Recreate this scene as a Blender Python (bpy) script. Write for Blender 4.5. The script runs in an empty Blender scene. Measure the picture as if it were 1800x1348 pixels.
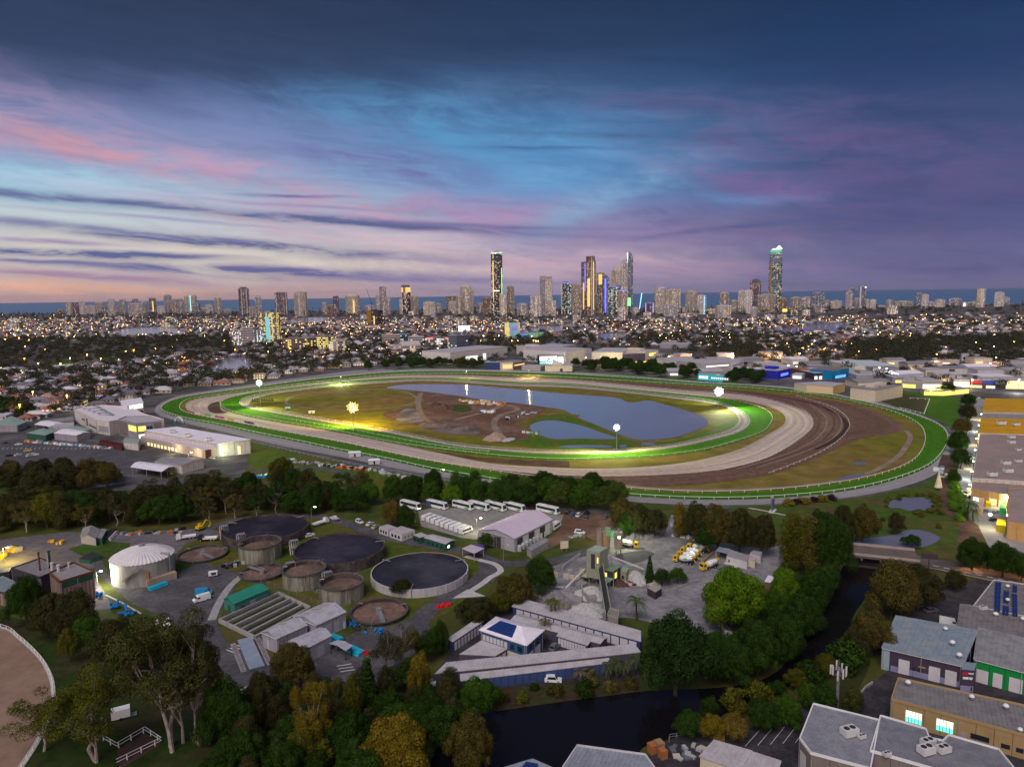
import bpy,math,random
import numpy as np
from mathutils import Vector,Matrix
from mathutils.geometry import tessellate_polygon
random.seed(7)
RNG=np.random.default_rng(7)
SC=bpy.context.scene
COL=SC.collection
R=math.radians
# ------- camera
FPX=1247.0
CAMH=100.0
PITCH=math.atan(157.5/FPX)
ROLL=0.0150
_f=Vector((0,math.cos(PITCH),-math.sin(PITCH)))
_r0=Vector((1,0,0));_u0=_r0.cross(_f)
_cr=math.cos(ROLL)*_r0-math.sin(ROLL)*_u0
_cu=math.sin(ROLL)*_r0+math.cos(ROLL)*_u0
cam=bpy.data.cameras.new('camera');camo=bpy.data.objects.new('camera',cam);COL.objects.link(camo)
_m=Matrix((_cr,_cu,-_f)).transposed().to_4x4();_m.translation=Vector((0,0,CAMH))
camo.matrix_world=_m
cam.sensor_fit='HORIZONTAL';cam.sensor_width=36;cam.lens=36*FPX/1800
cam.clip_start=1;cam.clip_end=200000
SC.camera=camo
def ray(px,py):
 return _f+_cr*((px-900)/FPX)+_cu*((674-py)/FPX)
def G(px,py,z=0.0):
 d=ray(px,py);t=(z-CAMH)/d.z
 return(d.x*t,d.y*t)
def SCL(px,py,z=0.0):
 """pixels per metre at that point of the plane z"""
 d=ray(px,py);return FPX/((z-CAMH)/d.z)
def ZAT(px,py,x,y):
 """height of the point above ground position (x, y) that shows at row py"""
 d=ray(px,py);return CAMH+d.z*(y/d.y)
def AE(px,py):
 d=ray(px,py).normalized();return math.atan2(d.x,d.y),math.asin(d.z)
def lin(c):
 return tuple(((v/255)/12.92 if v/255<=0.04045 else((v/255+0.055)/1.055)**2.4)for v in c)
 # ------- sky
SC.view_settings.view_transform='Standard'
try:SC.view_settings.look='None'
except Exception:pass
SC.view_settings.exposure=0.0;SC.view_settings.gamma=1.0;SC.view_settings.use_curve_mapping=False
world=bpy.data.worlds.new('World');SC.world=world;world.use_nodes=True
wt=world.node_tree;wt.nodes.clear()
class N:
 """small wrapper: build shader maths as expressions"""
 def __init__(s,t,sock):s.t,s.s=t,sock
 def _b(s,o,op,rev=False):
  n=s.t.nodes.new('ShaderNodeMath');n.operation=op
  a,b=(o,s)if rev else(s,o)
  for i,v in((0,a),(1,b)):
   if isinstance(v,N):s.t.links.new(v.s,n.inputs[i])
   elif v is not None:n.inputs[i].default_value=v
  return N(s.t,n.outputs[0])
 def __add__(s,o):return s._b(o,'ADD')
 def __radd__(s,o):return s._b(o,'ADD')
 def __sub__(s,o):return s._b(o,'SUBTRACT')
 def __rsub__(s,o):return s._b(o,'SUBTRACT',True)
 def __mul__(s,o):return s._b(o,'MULTIPLY')
 def __rmul__(s,o):return s._b(o,'MULTIPLY')
 def __truediv__(s,o):return s._b(o,'DIVIDE')
 def f(s,op,o=None):return s._b(o,op)
 def clamp(s):
  n=s.t.nodes.new('ShaderNodeClamp');s.t.links.new(s.s,n.inputs[0]);return N(s.t,n.outputs[0])
 def smooth(s,a,b):
  n=s.t.nodes.new('ShaderNodeMapRange');n.interpolation_type='SMOOTHSTEP'
  s.t.links.new(s.s,n.inputs[0]);n.inputs[1].default_value=a;n.inputs[2].default_value=b
  return N(s.t,n.outputs[0])
def combine(t,x,y,z=0.0):
 n=t.nodes.new('ShaderNodeCombineXYZ')
 for i,v in enumerate((x,y,z)):
  if isinstance(v,N):t.links.new(v.s,n.inputs[i])
  else:n.inputs[i].default_value=v
 return n.outputs[0]
def noise(t,vec,scale=1.0,detail=4,rough=0.55,dist=0.0):
 n=t.nodes.new('ShaderNodeTexNoise');n.inputs['Scale'].default_value=scale
 n.inputs['Detail'].default_value=detail;n.inputs['Roughness'].default_value=rough;n.inputs['Distortion'].default_value=dist
 t.links.new(vec,n.inputs['Vector']);return N(t,n.outputs[0])
def mixc(t,fac,a,b,blend='MIX'):
 n=t.nodes.new('ShaderNodeMix');n.data_type='RGBA';n.blend_type=blend
 if isinstance(fac,N):t.links.new(fac.s,n.inputs[0])
 else:n.inputs[0].default_value=fac
 for i,v in((6,a),(7,b)):
  if isinstance(v,(tuple,list)):n.inputs[i].default_value=(*v[:3],1)
  else:t.links.new(v,n.inputs[i])
 return n.outputs[2]
def ramp(t,fac,stops):
 n=t.nodes.new('ShaderNodeValToRGB');t.links.new(fac.s,n.inputs[0]);e=n.color_ramp.elements
 e[0].position,e[0].color=stops[0][0],(*stops[0][1][:3],1)
 e[1].position,e[1].color=stops[-1][0],(*stops[-1][1][:3],1)
 for p,c in stops[1:-1]:
  k=e.new(p);k.color=(*c[:3],1)
 return n.outputs[0]
tc=wt.nodes.new('ShaderNodeTexCoord');sp=wt.nodes.new('ShaderNodeSeparateXYZ');wt.links.new(tc.outputs['Generated'],sp.inputs[0])
X,Y,Z=(N(wt,sp.outputs[i])for i in range(3))
az=X.f('ARCTAN2',Y);el=Z.f('ARCSINE')
elp=el.f('MAXIMUM',0.0)
warp1=noise(wt,combine(wt,az*2.2,elp*6.0),1.6,5,0.6)-0.5
warp2=noise(wt,combine(wt,az*2.2,elp*9.0,4.0),2.4,5,0.6)-0.5
azw=az+warp1*0.16;elw=elp+warp2*0.040
def rmp(rows):
 k=[(min(1,d/60.0),lin(c))for d,c in rows]
 return ramp(wt,el*(180/math.pi/60.0),k)
cl=rmp([(0,(196,158,160)),(1.5,(206,182,174)),(3.5,(210,204,200)),(6.5,(172,190,206)),(9,(140,165,200)),(12,(110,130,175)),(14,(70,86,128)),(16,(46,62,98)),(22,(36,50,80)),(60,(70,80,118))])
cm=rmp([(0,(158,146,176)),(2,(170,150,178)),(5,(146,138,180)),(8,(92,140,194)),(11,(76,134,186)),(13.5,(62,106,156)),(16,(44,74,116)),(18,(32,56,94)),(22,(22,46,82)),(60,(66,76,114))])
cr_=rmp([(0,(112,108,152)),(2,(92,98,148)),(5,(66,78,130)),(8,(54,72,122)),(11,(42,66,114)),(14,(26,54,102)),(18,(12,46,90)),(22,(4,36,74)),(60,(58,70,108))])
sky=mixc(wt,az.smooth(R(-24),R(6)),cl,cm)
sky=mixc(wt,az.smooth(R(2),R(26)),sky,cr_)
wisp=noise(wt,combine(wt,az*5.0+elp*6.0,elp*34.0+az*2.0,2.0),1.5,10,0.68,0.5)
puff=noise(wt,combine(wt,az*3.4,elp*11.0+az*1.5,7.0),2.4,10,0.68,0.5)
def blob(px,py,wx,wy,ang,col,strength,streak=False):
 """one bank of cloud (half sizes in photograph pixels, angle in degrees, positive = falls to the right)"""
 global sky
 a0,e0=AE(px,py);c,s=math.cos(R(-ang)),math.sin(R(-ang))
 A,E_=(azw,elp+warp2*0.012)if streak else(azw,elw)
 da,de=A-a0,E_-e0
 u=(da*c+de*s)*(FPX/wx);v=(de*c-da*s)*(FPX/wy)
 g=((u*u+v*v)*-1.0).f('EXPONENT')if False else(2.71828+(u*0.0)).f('POWER',(u*u+v*v)*-1.0)
 m=(wisp.smooth(0.34,0.60)if streak else puff.smooth(0.36,0.64))
 fac=(g*strength*(m*1.05+0.18)).clamp()
 sky=mixc(wt,fac,sky,lin(col))
B_=[(330,300,430,44,14,(186,154,190),.8),(90,235,190,28,12,(186,146,168),.7),(200,268,150,12,16,(200,150,164),.55),(240,232,160,10,10,(120,132,176),.7),(560,250,200,40,10,(140,130,185),.5),(80,318,210,22,2,(150,208,228),.9),(250,345,260,14,6,(190,190,214),.6),(860,235,320,58,4,(82,146,194),.9),(700,290,160,26,8,(98,100,160),.8),(560,350,230,20,14,(196,152,180),.75),(660,378,90,8,16,(214,160,172),.6),(880,385,280,34,3,(172,134,176),.8),(1060,350,170,24,-24,(110,165,204),.75),(1020,370,120,30,-20,(140,160,196),.5),(990,300,120,26,-10,(104,158,206),.7),(1240,360,200,26,-8,(84,96,152),.8),(1300,345,110,12,6,(90,140,190),.6),(1400,250,330,40,10,(94,80,132),.8),(1640,320,170,45,8,(86,76,130),.7),(1290,315,150,22,16,(124,92,148),.7),(1250,185,300,20,5,(86,84,132),.7),(1500,412,170,12,5,(114,88,138),.6),(1040,205,160,10,4,(74,120,172),.7),(330,395,420,14,3,(186,206,214),.8),(520,402,170,11,10,(216,172,184),.7),(360,458,600,30,1,(220,212,202),1.2),(90,506,340,10,1,(228,176,158),1.1),(600,420,260,14,4,(200,176,196),.6),(950,462,230,22,2,(206,168,188),.8),(1200,430,200,16,2,(136,118,162),.6),(1250,478,300,14,0,(160,134,168),.7),(1650,470,260,18,3,(78,84,134),.7)]
for b in B_:blob(*b)
for b in[(430,377,480,7,3.6,(78,90,142),1.2),(260,362,330,4,3.2,(100,108,156),.9),(880,398,190,4,2,(110,106,156),.9),(430,430,300,9,4.2,(82,92,144),1.2),(90,398,180,5,4,(120,122,166),.8),(180,448,170,6,1.5,(88,98,150),1.35),(470,478,250,8,2.2,(100,102,156),1.4),(700,492,260,5,1.5,(130,122,166),.9),(170,487,260,7,3.5,(164,136,166),.95),(500,344,90,3,0,(110,114,164),.9),(80,425,120,4,2,(150,140,176),.8),(330,417,250,4,4.5,(118,122,166),.9),(120,462,130,3,2,(110,114,160),.9),(330,388,220,3,3,(150,150,186),.7),(560,366,200,3,3,(150,136,178),.7),(1150,240,260,5,3,(58,80,128),.7),(960,262,120,3,2,(60,92,146),.7),(1300,400,160,5,-4,(76,84,138),.8),(700,455,120,4,4,(150,136,172),.6),(980,497,260,4,0,(140,128,166),.6)]:
 blob(*b,True)
sky=mixc(wt,1.0,sky,ramp(wt,wisp,[(0.3,(0.80,0.83,0.88)),(0.5,(1,1,1)),(0.72,(1.14,1.10,1.05))]),'MULTIPLY')
west=(Y*-1.0).smooth(-0.15,0.9)
sky=mixc(wt,west,sky,ramp(wt,elp*(1/1.57),[(0.0,(0.90,0.66,0.54)),(0.25,(0.62,0.55,0.58)),(0.55,(0.27,0.30,0.40)),(1.0,(0.10,0.12,0.22))]))
nish=wt.nodes.new('ShaderNodeTexSky');nish.sky_type='NISHITA';nish.sun_disc=False
nish.sun_elevation=R(1.5);nish.sun_rotation=R(205)
bg1=wt.nodes.new('ShaderNodeBackground');wt.links.new(nish.outputs[0],bg1.inputs[0]);bg1.inputs[1].default_value=0.012
bg2=wt.nodes.new('ShaderNodeBackground');wt.links.new(sky,bg2.inputs[0]);bg2.inputs[1].default_value=1.0
add=wt.nodes.new('ShaderNodeAddShader');wt.links.new(bg1.outputs[0],add.inputs[0]);wt.links.new(bg2.outputs[0],add.inputs[1])
wo=wt.nodes.new('ShaderNodeOutputWorld');wt.links.new(add.outputs[0],wo.inputs[0])
sun=bpy.data.lights.new('sun','SUN');suno=bpy.data.objects.new('sun',sun);COL.objects.link(suno)
sun.energy=1.9;sun.angle=R(36);sun.color=(1.0,0.93,0.87)
suno.rotation_euler=(R(38),0,R(-25))
# ------- materials
MATS={}
def M(key,rgb=None,rough=0.85,var=0.18,scale=0.25,metal=0.0,spec=0.12,bump=0.0,detail=5,tint=None,obj_color=False,island=0.0,coat=0.0,stretch=None):
 if key in MATS:return MATS[key]
 m=bpy.data.materials.new(key);m.use_nodes=True;t=m.node_tree
 b=t.nodes['Principled BSDF']
 b.inputs['Roughness'].default_value=rough;b.inputs['Metallic'].default_value=metal
 b.inputs['Specular IOR Level'].default_value=spec;b.inputs['Coat Weight'].default_value=coat
 g=t.nodes.new('ShaderNodeNewGeometry');vec=g.outputs['Position']
 if stretch:
  mp=t.nodes.new('ShaderNodeMapping');mp.inputs['Scale'].default_value=stretch;t.links.new(vec,mp.inputs[0]);vec=mp.outputs[0]
 n=noise(t,vec,scale,detail,0.6)
 lo,hi=1-var,1+var
 if obj_color:
  oi=t.nodes.new('ShaderNodeObjectInfo');base=oi.outputs['Color']
 else:base=rgb
 c2=tint if tint else None
 if c2:
  base=mixc(t,n.smooth(0.42,0.62),base,c2)
  n2=noise(t,vec,scale*6.3,4,0.65);c=mixc(t,1.0,base,ramp(t,n2,[(0.3,(lo,)*3),(0.7,(hi,)*3)]),'MULTIPLY')
 else:
  c=mixc(t,1.0,base,ramp(t,n,[(0.3,(lo,)*3),(0.7,(hi,)*3)]),'MULTIPLY')
 if island:
  ri=N(t,g.outputs['Random Per Island'])
  c=mixc(t,1.0,c,ramp(t,ri,[(0.0,(1-island,)*3),(1.0,(1+island,1+island,1+island*0.6))]),'MULTIPLY')
 t.links.new(c,b.inputs['Base Color'])
 if bump:
  bp=t.nodes.new('ShaderNodeBump');bp.inputs['Strength'].default_value=bump;bp.inputs['Distance'].default_value=0.3
  nb=noise(t,vec,scale*9,6,0.7);t.links.new(nb.s,bp.inputs['Height']);t.links.new(bp.outputs[0],b.inputs['Normal'])
 MATS[key]=m;return m
def EM(key,rgb,strength,sample=False,base=None):
 if key in MATS:return MATS[key]
 m=bpy.data.materials.new(key);m.use_nodes=True;t=m.node_tree;b=t.nodes['Principled BSDF']
 b.inputs['Base Color'].default_value=(*(base or(0.3,0.3,0.3)),1);b.inputs['Roughness'].default_value=0.5
 b.inputs['Emission Color'].default_value=(*rgb,1);b.inputs['Emission Strength'].default_value=strength
 m.cycles.emission_sampling='AUTO' if sample else 'NONE'
 MATS[key]=m;return m
def water(key,rgb,rough=0.06,bscale=0.25,bstr=0.15):
 m=bpy.data.materials.new(key);m.use_nodes=True;t=m.node_tree;b=t.nodes['Principled BSDF']
 b.inputs['Base Color'].default_value=(*rgb,1);b.inputs['Roughness'].default_value=rough;b.inputs['IOR'].default_value=1.33
 b.inputs['Specular IOR Level'].default_value=0.5
 g=t.nodes.new('ShaderNodeNewGeometry');bp=t.nodes.new('ShaderNodeBump');bp.inputs['Strength'].default_value=bstr;bp.inputs['Distance'].default_value=0.2
 nb=noise(t,g.outputs['Position'],bscale,5,0.6);t.links.new(nb.s,bp.inputs['Height']);t.links.new(bp.outputs[0],b.inputs['Normal'])
 MATS[key]=m;return m
 # ------- mesh helpers
class MB:
 def __init__(s):s.v=[];s.f=[];s.mi=[];s.cur=0;s.uv=None
 def add(s,vs,fs):
  o=len(s.v);s.v+=[tuple(v)for v in vs];s.f+=[tuple(i+o for i in f)for f in fs];s.mi+=[s.cur]*len(fs);return s
 def box(s,x0,x1,y0,y1,z0,z1):
  return s.add([(x0,y0,z0),(x1,y0,z0),(x1,y1,z0),(x0,y1,z0),(x0,y0,z1),(x1,y0,z1),(x1,y1,z1),(x0,y1,z1)],[(0,3,2,1),(4,5,6,7),(0,1,5,4),(1,2,6,5),(2,3,7,6),(3,0,4,7)])
 def prism(s,poly,z0,z1,top=None):
  """poly: list of xy, counter-clockwise; top: other xy list for the upper ring"""
  n=len(poly);top=top or poly
  zz0=z0 if isinstance(z0,(list,tuple))else[z0]*n;zz1=z1 if isinstance(z1,(list,tuple))else[z1]*n
  vs=[(p[0],p[1],z)for p,z in zip(poly,zz0)]+[(p[0],p[1],z)for p,z in zip(top,zz1)]
  return s.add(vs,[tuple(range(n-1,-1,-1)),tuple(range(n,2*n))]+[(i,(i+1)%n,n+(i+1)%n,n+i)for i in range(n)])
 def cyl(s,x,y,r,z0,z1,n=16,r2=None,cap=True):
  r2=r if r2 is None else r2
  vs=[(x+r*math.cos(2*math.pi*i/n),y+r*math.sin(2*math.pi*i/n),z0)for i in range(n)]+[(x+r2*math.cos(2*math.pi*i/n),y+r2*math.sin(2*math.pi*i/n),z1)for i in range(n)]
  fs=[(i,(i+1)%n,n+(i+1)%n,n+i)for i in range(n)]
  if cap:fs+=[tuple(range(n-1,-1,-1)),tuple(range(n,2*n))]
  return s.add(vs,fs)
 def tube(s,a,b,r,n=5,r2=None):
  a,b=Vector(a),Vector(b);d=b-a
  if d.length<1e-6:return s
  d.normalize();u=d.orthogonal().normalized();w=d.cross(u);r2=r if r2 is None else r2
  vs=[a+(u*math.cos(2*math.pi*i/n)+w*math.sin(2*math.pi*i/n))*r for i in range(n)]+[b+(u*math.cos(2*math.pi*i/n)+w*math.sin(2*math.pi*i/n))*r2 for i in range(n)]
  return s.add(vs,[(i,(i+1)%n,n+(i+1)%n,n+i)for i in range(n)]+[tuple(range(n-1,-1,-1)),tuple(range(n,2*n))])
 def path(s,pts,r,n=5):
  for a,b in zip(pts[:-1],pts[1:]):s.tube(a,b,r,n)
  return s
 def beam(s,a,b,w,h):
  """a box-section bar between two points; h measured upwards"""
  a,b=Vector(a),Vector(b);d=(b-a).normalized();side=d.cross(Vector((0,0,1)))
  side=side.normalized()if side.length>1e-4 else Vector((1,0,0));up=side.cross(d).normalized()
  vs=[]
  for p in(a,b):
   for su,sv in((-1,-1),(1,-1),(1,1),(-1,1)):vs.append(p+side*(su*w/2)+up*(sv*h/2))
  return s.add(vs,[(0,1,2,3),(7,6,5,4),(0,4,5,1),(1,5,6,2),(2,6,7,3),(3,7,4,0)])
 def dome(s,x,y,r,z0,h,n=24,k=5):
  rings=[]
  for j in range(k):
   a=j/k*math.pi/2;rings.append((r*math.cos(a),z0+h*math.sin(a)))
  vs=[];fs=[]
  for rr,z in rings:
   for i in range(n):vs.append((x+rr*math.cos(2*math.pi*i/n),y+rr*math.sin(2*math.pi*i/n),z))
  vs.append((x,y,z0+h))
  for j in range(k-1):
   for i in range(n):fs.append((j*n+i,j*n+(i+1)%n,(j+1)*n+(i+1)%n,(j+1)*n+i))
  for i in range(n):fs.append(((k-1)*n+i,(k-1)*n+(i+1)%n,len(vs)-1))
  return s.add(vs,fs)
 def mesh(s,name,mats):
  me=bpy.data.meshes.new(name);me.from_pydata(s.v,[],s.f)
  for m in(mats if isinstance(mats,(list,tuple))else[mats]):me.materials.append(m)
  if any(s.mi):me.polygons.foreach_set('material_index',s.mi)
  if s.uv is not None:
   l=me.uv_layers.new(name='UVMap');idx=np.zeros(len(me.loops),dtype=np.int32);me.loops.foreach_get('vertex_index',idx)
   l.data.foreach_set('uv',np.array(s.uv,dtype=np.float32)[idx].ravel())
  me.update();return me
def link(name,me,parent=None,loc=None,kind=None,label=None,cat=None,group=None,smooth=False,color=None):
 o=bpy.data.objects.new(name,me);COL.objects.link(o)
 if parent is not None:o.parent=parent
 if loc is not None:o.location=loc
 if kind:o['kind']=kind
 if label:o['label']=label
 if cat:o['category']=cat
 if group:o['group']=group
 if smooth and me is not None:me.polygons.foreach_set('use_smooth',[True]*len(me.polygons))
 if color:o.color=(*color,1)
 return o
def build(mb,name,mats,parent=None,**k):return link(name,mb.mesh(name,mats),parent,**k)
def thing(name,label,cat,loc=(0,0,0),rz=0.0,group=None):
 o=link(name,None,None,loc,None,label,cat,group);o.rotation_euler=(0,0,rz);return o
def dup(root,loc,rz,label=None,group=None,scale=None,color=None):
 """copy of a thing with copies of its parts and sub-parts, sharing mesh data"""
 def rec(o,par):
  c=o.copy();COL.objects.link(c);c.parent=par
  if color is not None and par is not None and o.get('tinted'):c.color=(*color,1)
  for ch in KIDS.get(o.name,()):rec(ch,c)
  return c
 if root.name not in KIDS:index_kids(root)
 r=rec(root,None);r.location=loc;r.rotation_euler=(0,0,rz)
 if label:r['label']=label
 if group:r['group']=group
 if scale:r.scale=scale if isinstance(scale,(tuple,list))else(scale,)*3
 return r
KIDS={}
def index_kids(root):
 todo=[root]
 while todo:
  o=todo.pop();KIDS[o.name]=list(o.children);todo+=KIDS[o.name]
def ccw(p):
 a=sum(p[i][0]*p[(i+1)%len(p)][1]-p[(i+1)%len(p)][0]*p[i][1]for i in range(len(p)))
 return list(p)if a>0 else list(reversed(p))
def crom(pts,n=6,closed=True):
 out=[];L=len(pts)
 rng=range(L)if closed else range(L-1)
 for i in rng:
  p0,p1,p2,p3=(pts[(i+k)%L]if closed else pts[max(0,min(L-1,i+k))]for k in(-1,0,1,2))
  for j in range(n):
   t=j/n
   out.append(tuple(0.5*((2*p1[a])+(-p0[a]+p2[a])*t+(2*p0[a]-5*p1[a]+4*p2[a]-p3[a])*t*t+(-p0[a]+3*p1[a]-3*p2[a]+p3[a])*t**3)for a in(0,1)))
 if not closed:out.append(tuple(pts[-1]))
 return out
LAYER=[0.0]
def sheet(name,pts,mat,z,smooth=False,px=True,kind='structure',parent=None,**k):
 """flat ground sheet; pts in photograph pixels, projected to the ground"""
 g=[G(*p)for p in pts]if px else pts
 if smooth:g=crom(g,6)
 g=ccw(g);tri=tessellate_polygon([[Vector((p[0],p[1],0))for p in g]])
 mb=MB();mb.add([(p[0],p[1],z)for p in g],[tuple(t)for t in tri])
 me=mb.mesh(name,mat)
 for p in me.polygons:
  if p.normal.z<0:p.flip()
 return link(name,me,parent,kind=None if parent else kind,**k)
def strip(name,pts,w,mat,z,px=True,kind='structure',smooth=True,**k):
 """band of width w metres along a line"""
 g=[G(*p)for p in pts]if px else pts
 if smooth and len(g)>2:g=crom(g,5,False)
 mb=MB();L=[];
 for i,p in enumerate(g):
  a=g[max(0,i-1)];b=g[min(len(g)-1,i+1)];d=Vector((b[0]-a[0],b[1]-a[1])).normalized();nrm=Vector((-d.y,d.x))*(w/2)
  L+=[(p[0]+nrm.x,p[1]+nrm.y,z),(p[0]-nrm.x,p[1]-nrm.y,z)]
 mb.add(L,[(2*i+1,2*i+3,2*i+2,2*i)for i in range(len(g)-1)])
 return build(mb,name,mat,kind=kind,**k)
 # ------- ground
grass=M('grass_dull',(0.055,0.075,0.014),tint=(0.090,0.070,0.022),scale=0.02,var=0.35)
grass_g=M('grass_green',(0.045,0.085,0.014),tint=(0.062,0.075,0.016),scale=0.03,var=0.3)
turf=M('turf',(0.045,0.135,0.008),var=0.3,scale=0.05,tint=(0.062,0.135,0.012))
turf2=M('turf_bright',(0.055,0.17,0.008),var=0.2,scale=0.05,tint=(0.07,0.18,0.01))
infield=M('infield_grass',(0.160,0.145,0.016),tint=(0.205,0.128,0.040),scale=0.012,var=0.35)
dirt=M('red_dirt',(0.145,0.078,0.055),tint=(0.205,0.120,0.085),scale=0.03,var=0.35,bump=0.3)
soil=M('brown_soil',(0.085,0.046,0.038),tint=(0.13,0.075,0.056),scale=0.05,var=0.3)
asphalt=M('asphalt',(0.082,0.076,0.086),var=0.3,scale=0.12,tint=(0.115,0.106,0.116))
asphalt_d=M('asphalt_dark',(0.040,0.036,0.043),var=0.3,scale=0.15,tint=(0.060,0.053,0.060))
gravel=M('gravel_yard',(0.20,0.185,0.20),tint=(0.29,0.265,0.28),scale=0.08,var=0.28,bump=0.2)
concrete=M('concrete',(0.36,0.33,0.33),var=0.2,scale=0.5)
conc_pale=M('pale_concrete',(0.52,0.48,0.47),var=0.18,scale=0.6)
pathm=M('path_stone',(0.34,0.30,0.32),var=0.2,scale=0.2)
tan=M('tan_path',(0.26,0.19,0.15),var=0.25,scale=0.1)
white=M('white_paint',(0.80,0.78,0.80),rough=0.5,var=0.05)
line_w=M('road_line_paint',(0.62,0.60,0.60),var=0.25,scale=2.0)
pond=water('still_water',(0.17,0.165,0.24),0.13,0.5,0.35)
creekw=water('creek_water',(0.007,0.006,0.008),0.05,0.3,0.08)
seaw=water('sea_water',(0.085,0.175,0.33),0.5,0.02,0.3)
suburb_ground=M('suburb_ground',(0.085,0.077,0.075),tint=(0.14,0.125,0.13),scale=0.01,var=0.5)
def HZ(px):return 530.0-0.0150*px
coast=[(-1600,582),(-600,566),(0,552),(300,548),(600,546),(900,542),(1200,540),(1500,538),(1800,534),(2400,527),(3400,512)]
cg=[G(*p)for p in coast]
sheet('ground',[(9000,-700),(-9000,-700)]+[(-14000,cg[0][1])]+cg+[(14000,cg[-1][1])],suburb_ground,0.0,px=False)
sheet('sea',[(-55000,2200),(55000,2200),(55000,42000),(-55000,42000)],seaw,-1.5,px=False)
beach=M('beach_sand',(0.42,0.36,0.30))
strip('beach',coast,60,beach,0.5)
sheet('rough_grass',[(-700,1348),(-600,1000),(-350,880),(0,850),(500,830),(900,850),(1300,905),(1500,905),(1660,850),(1700,720),(1800,700),(2300,720),(2600,1348),(2200,2400),(-400,2400)],grass,0.05)
# ------- racecourse
LO=dict(road=[(271,724),(276,713),(290,705),(320,694),(392,683),(440,676),(540,662),(640,650),(760,648),(860,650),(1000,654.5),(1140,666.5),(1260,674),(1340,677.5),(1420,683),(1500,698.5),(1560,712),(1610,726),(1645,742),(1664,757),(1675,775),(1676,795),(1665,818),(1640,836),(1600,852),(1520,871),(1440,879.5),(1360,886),(1288,888),(1172,886),(1080,880),(980,868),(880,853),(780,839),(688,822),(600,803),(500,785),(400,761),(330,744),(286,733)],green=[(281,718),(290,710),(310,701),(330,697),(370,691),(440,682),(540,668.5),(600,662),(680,655),(760,652.5),(860,653.5),(1000,658),(1100,664),(1200,671.5),(1300,677),(1360,681),(1440,690),(1500,702.5),(1560,716),(1610,730),(1650,746),(1666,762),(1667,776),(1660,792),(1640,816),(1600,835),(1520,858),(1440,869.5),(1380,874.5),(1300,879),(1220,878),(1144,875),(1060,868),(960,857),(880,846),(760,826),(680,808),(600,793),(520,776),(440,760),(380,746),(328,737),(306,731),(288,725)],rail2=[(316,716),(322,707),(336,701),(360,697.5),(400,692),(440,686.5),(540,674),(600,667.5),(680,660),(780,657),(900,660),(1000,664.5),(1120,671.5),(1200,676.5),(1282,681),(1340,684.5),(1400,691),(1460,699),(1500,708),(1560,721.5),(1600,738),(1618,750),(1625,766),(1623,784),(1610,806),(1580,824),(1520,842),(1440,855),(1340,864.5),(1260,867),(1160,865),(1060,855),(960,842),(860,828.5),(760,812),(660,791),(600,778),(540,767),(460,752),(410,742),(370,735),(340,729.5),(320,723)],sand=[(327,714.5),(332,706),(350,700.5),(400,693.5),(440,688),(500,680),(600,668.5),(700,660),(800,660),(900,665),(1000,668),(1100,677),(1200,686.5),(1300,693.5),(1350,702),(1390,714),(1418,727),(1429,742),(1424,756),(1408,769),(1380,788),(1340,808),(1260,827),(1160,835),(1060,837.5),(960,834),(880,826.5),(760,810.5),(660,789.5),(600,777),(540,766),(460,751),(410,741),(370,734),(345,728),(330,721)],sandin=[(386,713),(388,706),(400,700),(440,691),(500,682.5),(600,671.5),(700,664.5),(800,664.5),(900,671),(1000,674.5),(1100,683.5),(1200,693),(1290,701),(1320,706.5),(1356,716),(1376,727),(1381,738),(1376,748),(1340,769),(1300,790),(1250,804),(1200,814),(1100,823),(1000,823.5),(940,820),(860,815),(760,793),(700,781),(600,761.5),(540,751),(480,741),(420,729),(396,721)],in_outer=[(386.5,713),(389,706.5),(402,700.5),(440,691.6),(500,683),(600,672),(700,665),(800,665),(900,671.5),(1000,675),(1100,684),(1200,694),(1280,702.5),(1310,709),(1340,718),(1355,728),(1359,737),(1352,750),(1338,762),(1260,787),(1220,795),(1160,802),(1100,805.5),(1000,809),(920,806),(848,799.5),(720,784),(640,769),(600,760.5),(540,750),(480,740),(420,728),(396,720)],in_inner=[(421,710),(426,702),(450,694.5),(480,689),(540,681),(600,675),(680,670),(760,667),(900,675),(1000,678),(1100,687.5),(1200,698.5),(1240,703),(1280,714),(1304,724.5),(1318,738),(1312,752),(1290,763),(1240,776),(1200,785),(1160,790.5),(1080,797),(1000,798.5),(920,796.5),(860,791),(800,785),(700,764.5),(620,750),(600,747),(520,733),(460,722),(432,716.5)],n_inner=[(438,710),(441,704),(456,698.5),(480,692.5),(540,685),(600,678.5),(680,673),(760,670),(900,678.5),(1000,681.5),(1100,691),(1200,703),(1260,711),(1286,722),(1299,738),(1290,752),(1270,762),(1220,774),(1200,779),(1160,785.5),(1080,792),(1000,793.5),(920,791),(860,786.5),(800,780.5),(700,760),(620,745),(600,742),(520,728),(462,719),(444,715)],)
CEN=Vector(G(850,716))
NA=540
TH=np.linspace(0,2*math.pi,NA,endpoint=False)
def polar(pts,sm=5):
 g=crom([G(*p)for p in pts],8)
 th=np.array([math.atan2(y-CEN.y,(x-CEN.x))for x,y in g])%(2*math.pi);rr=np.array([math.hypot(x-CEN.x,y-CEN.y)for x,y in g])
 o=np.argsort(th);th,rr=th[o],rr[o]
 r=np.interp(TH,np.concatenate([th-2*math.pi,th,th+2*math.pi]),np.concatenate([rr]*3))
 k=np.ones(2*sm+1)/(2*sm+1);return np.convolve(np.concatenate([r[-sm:],r,r[:sm]]),k,'valid')
PL={k:polar(v)for k,v in LO.items()}
order=['road','green','rail2','sand','sandin','in_outer','in_inner','n_inner']
for a,b in zip(order[:-1],order[1:]):PL[b]=np.minimum(PL[b],PL[a]-0.15)
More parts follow.
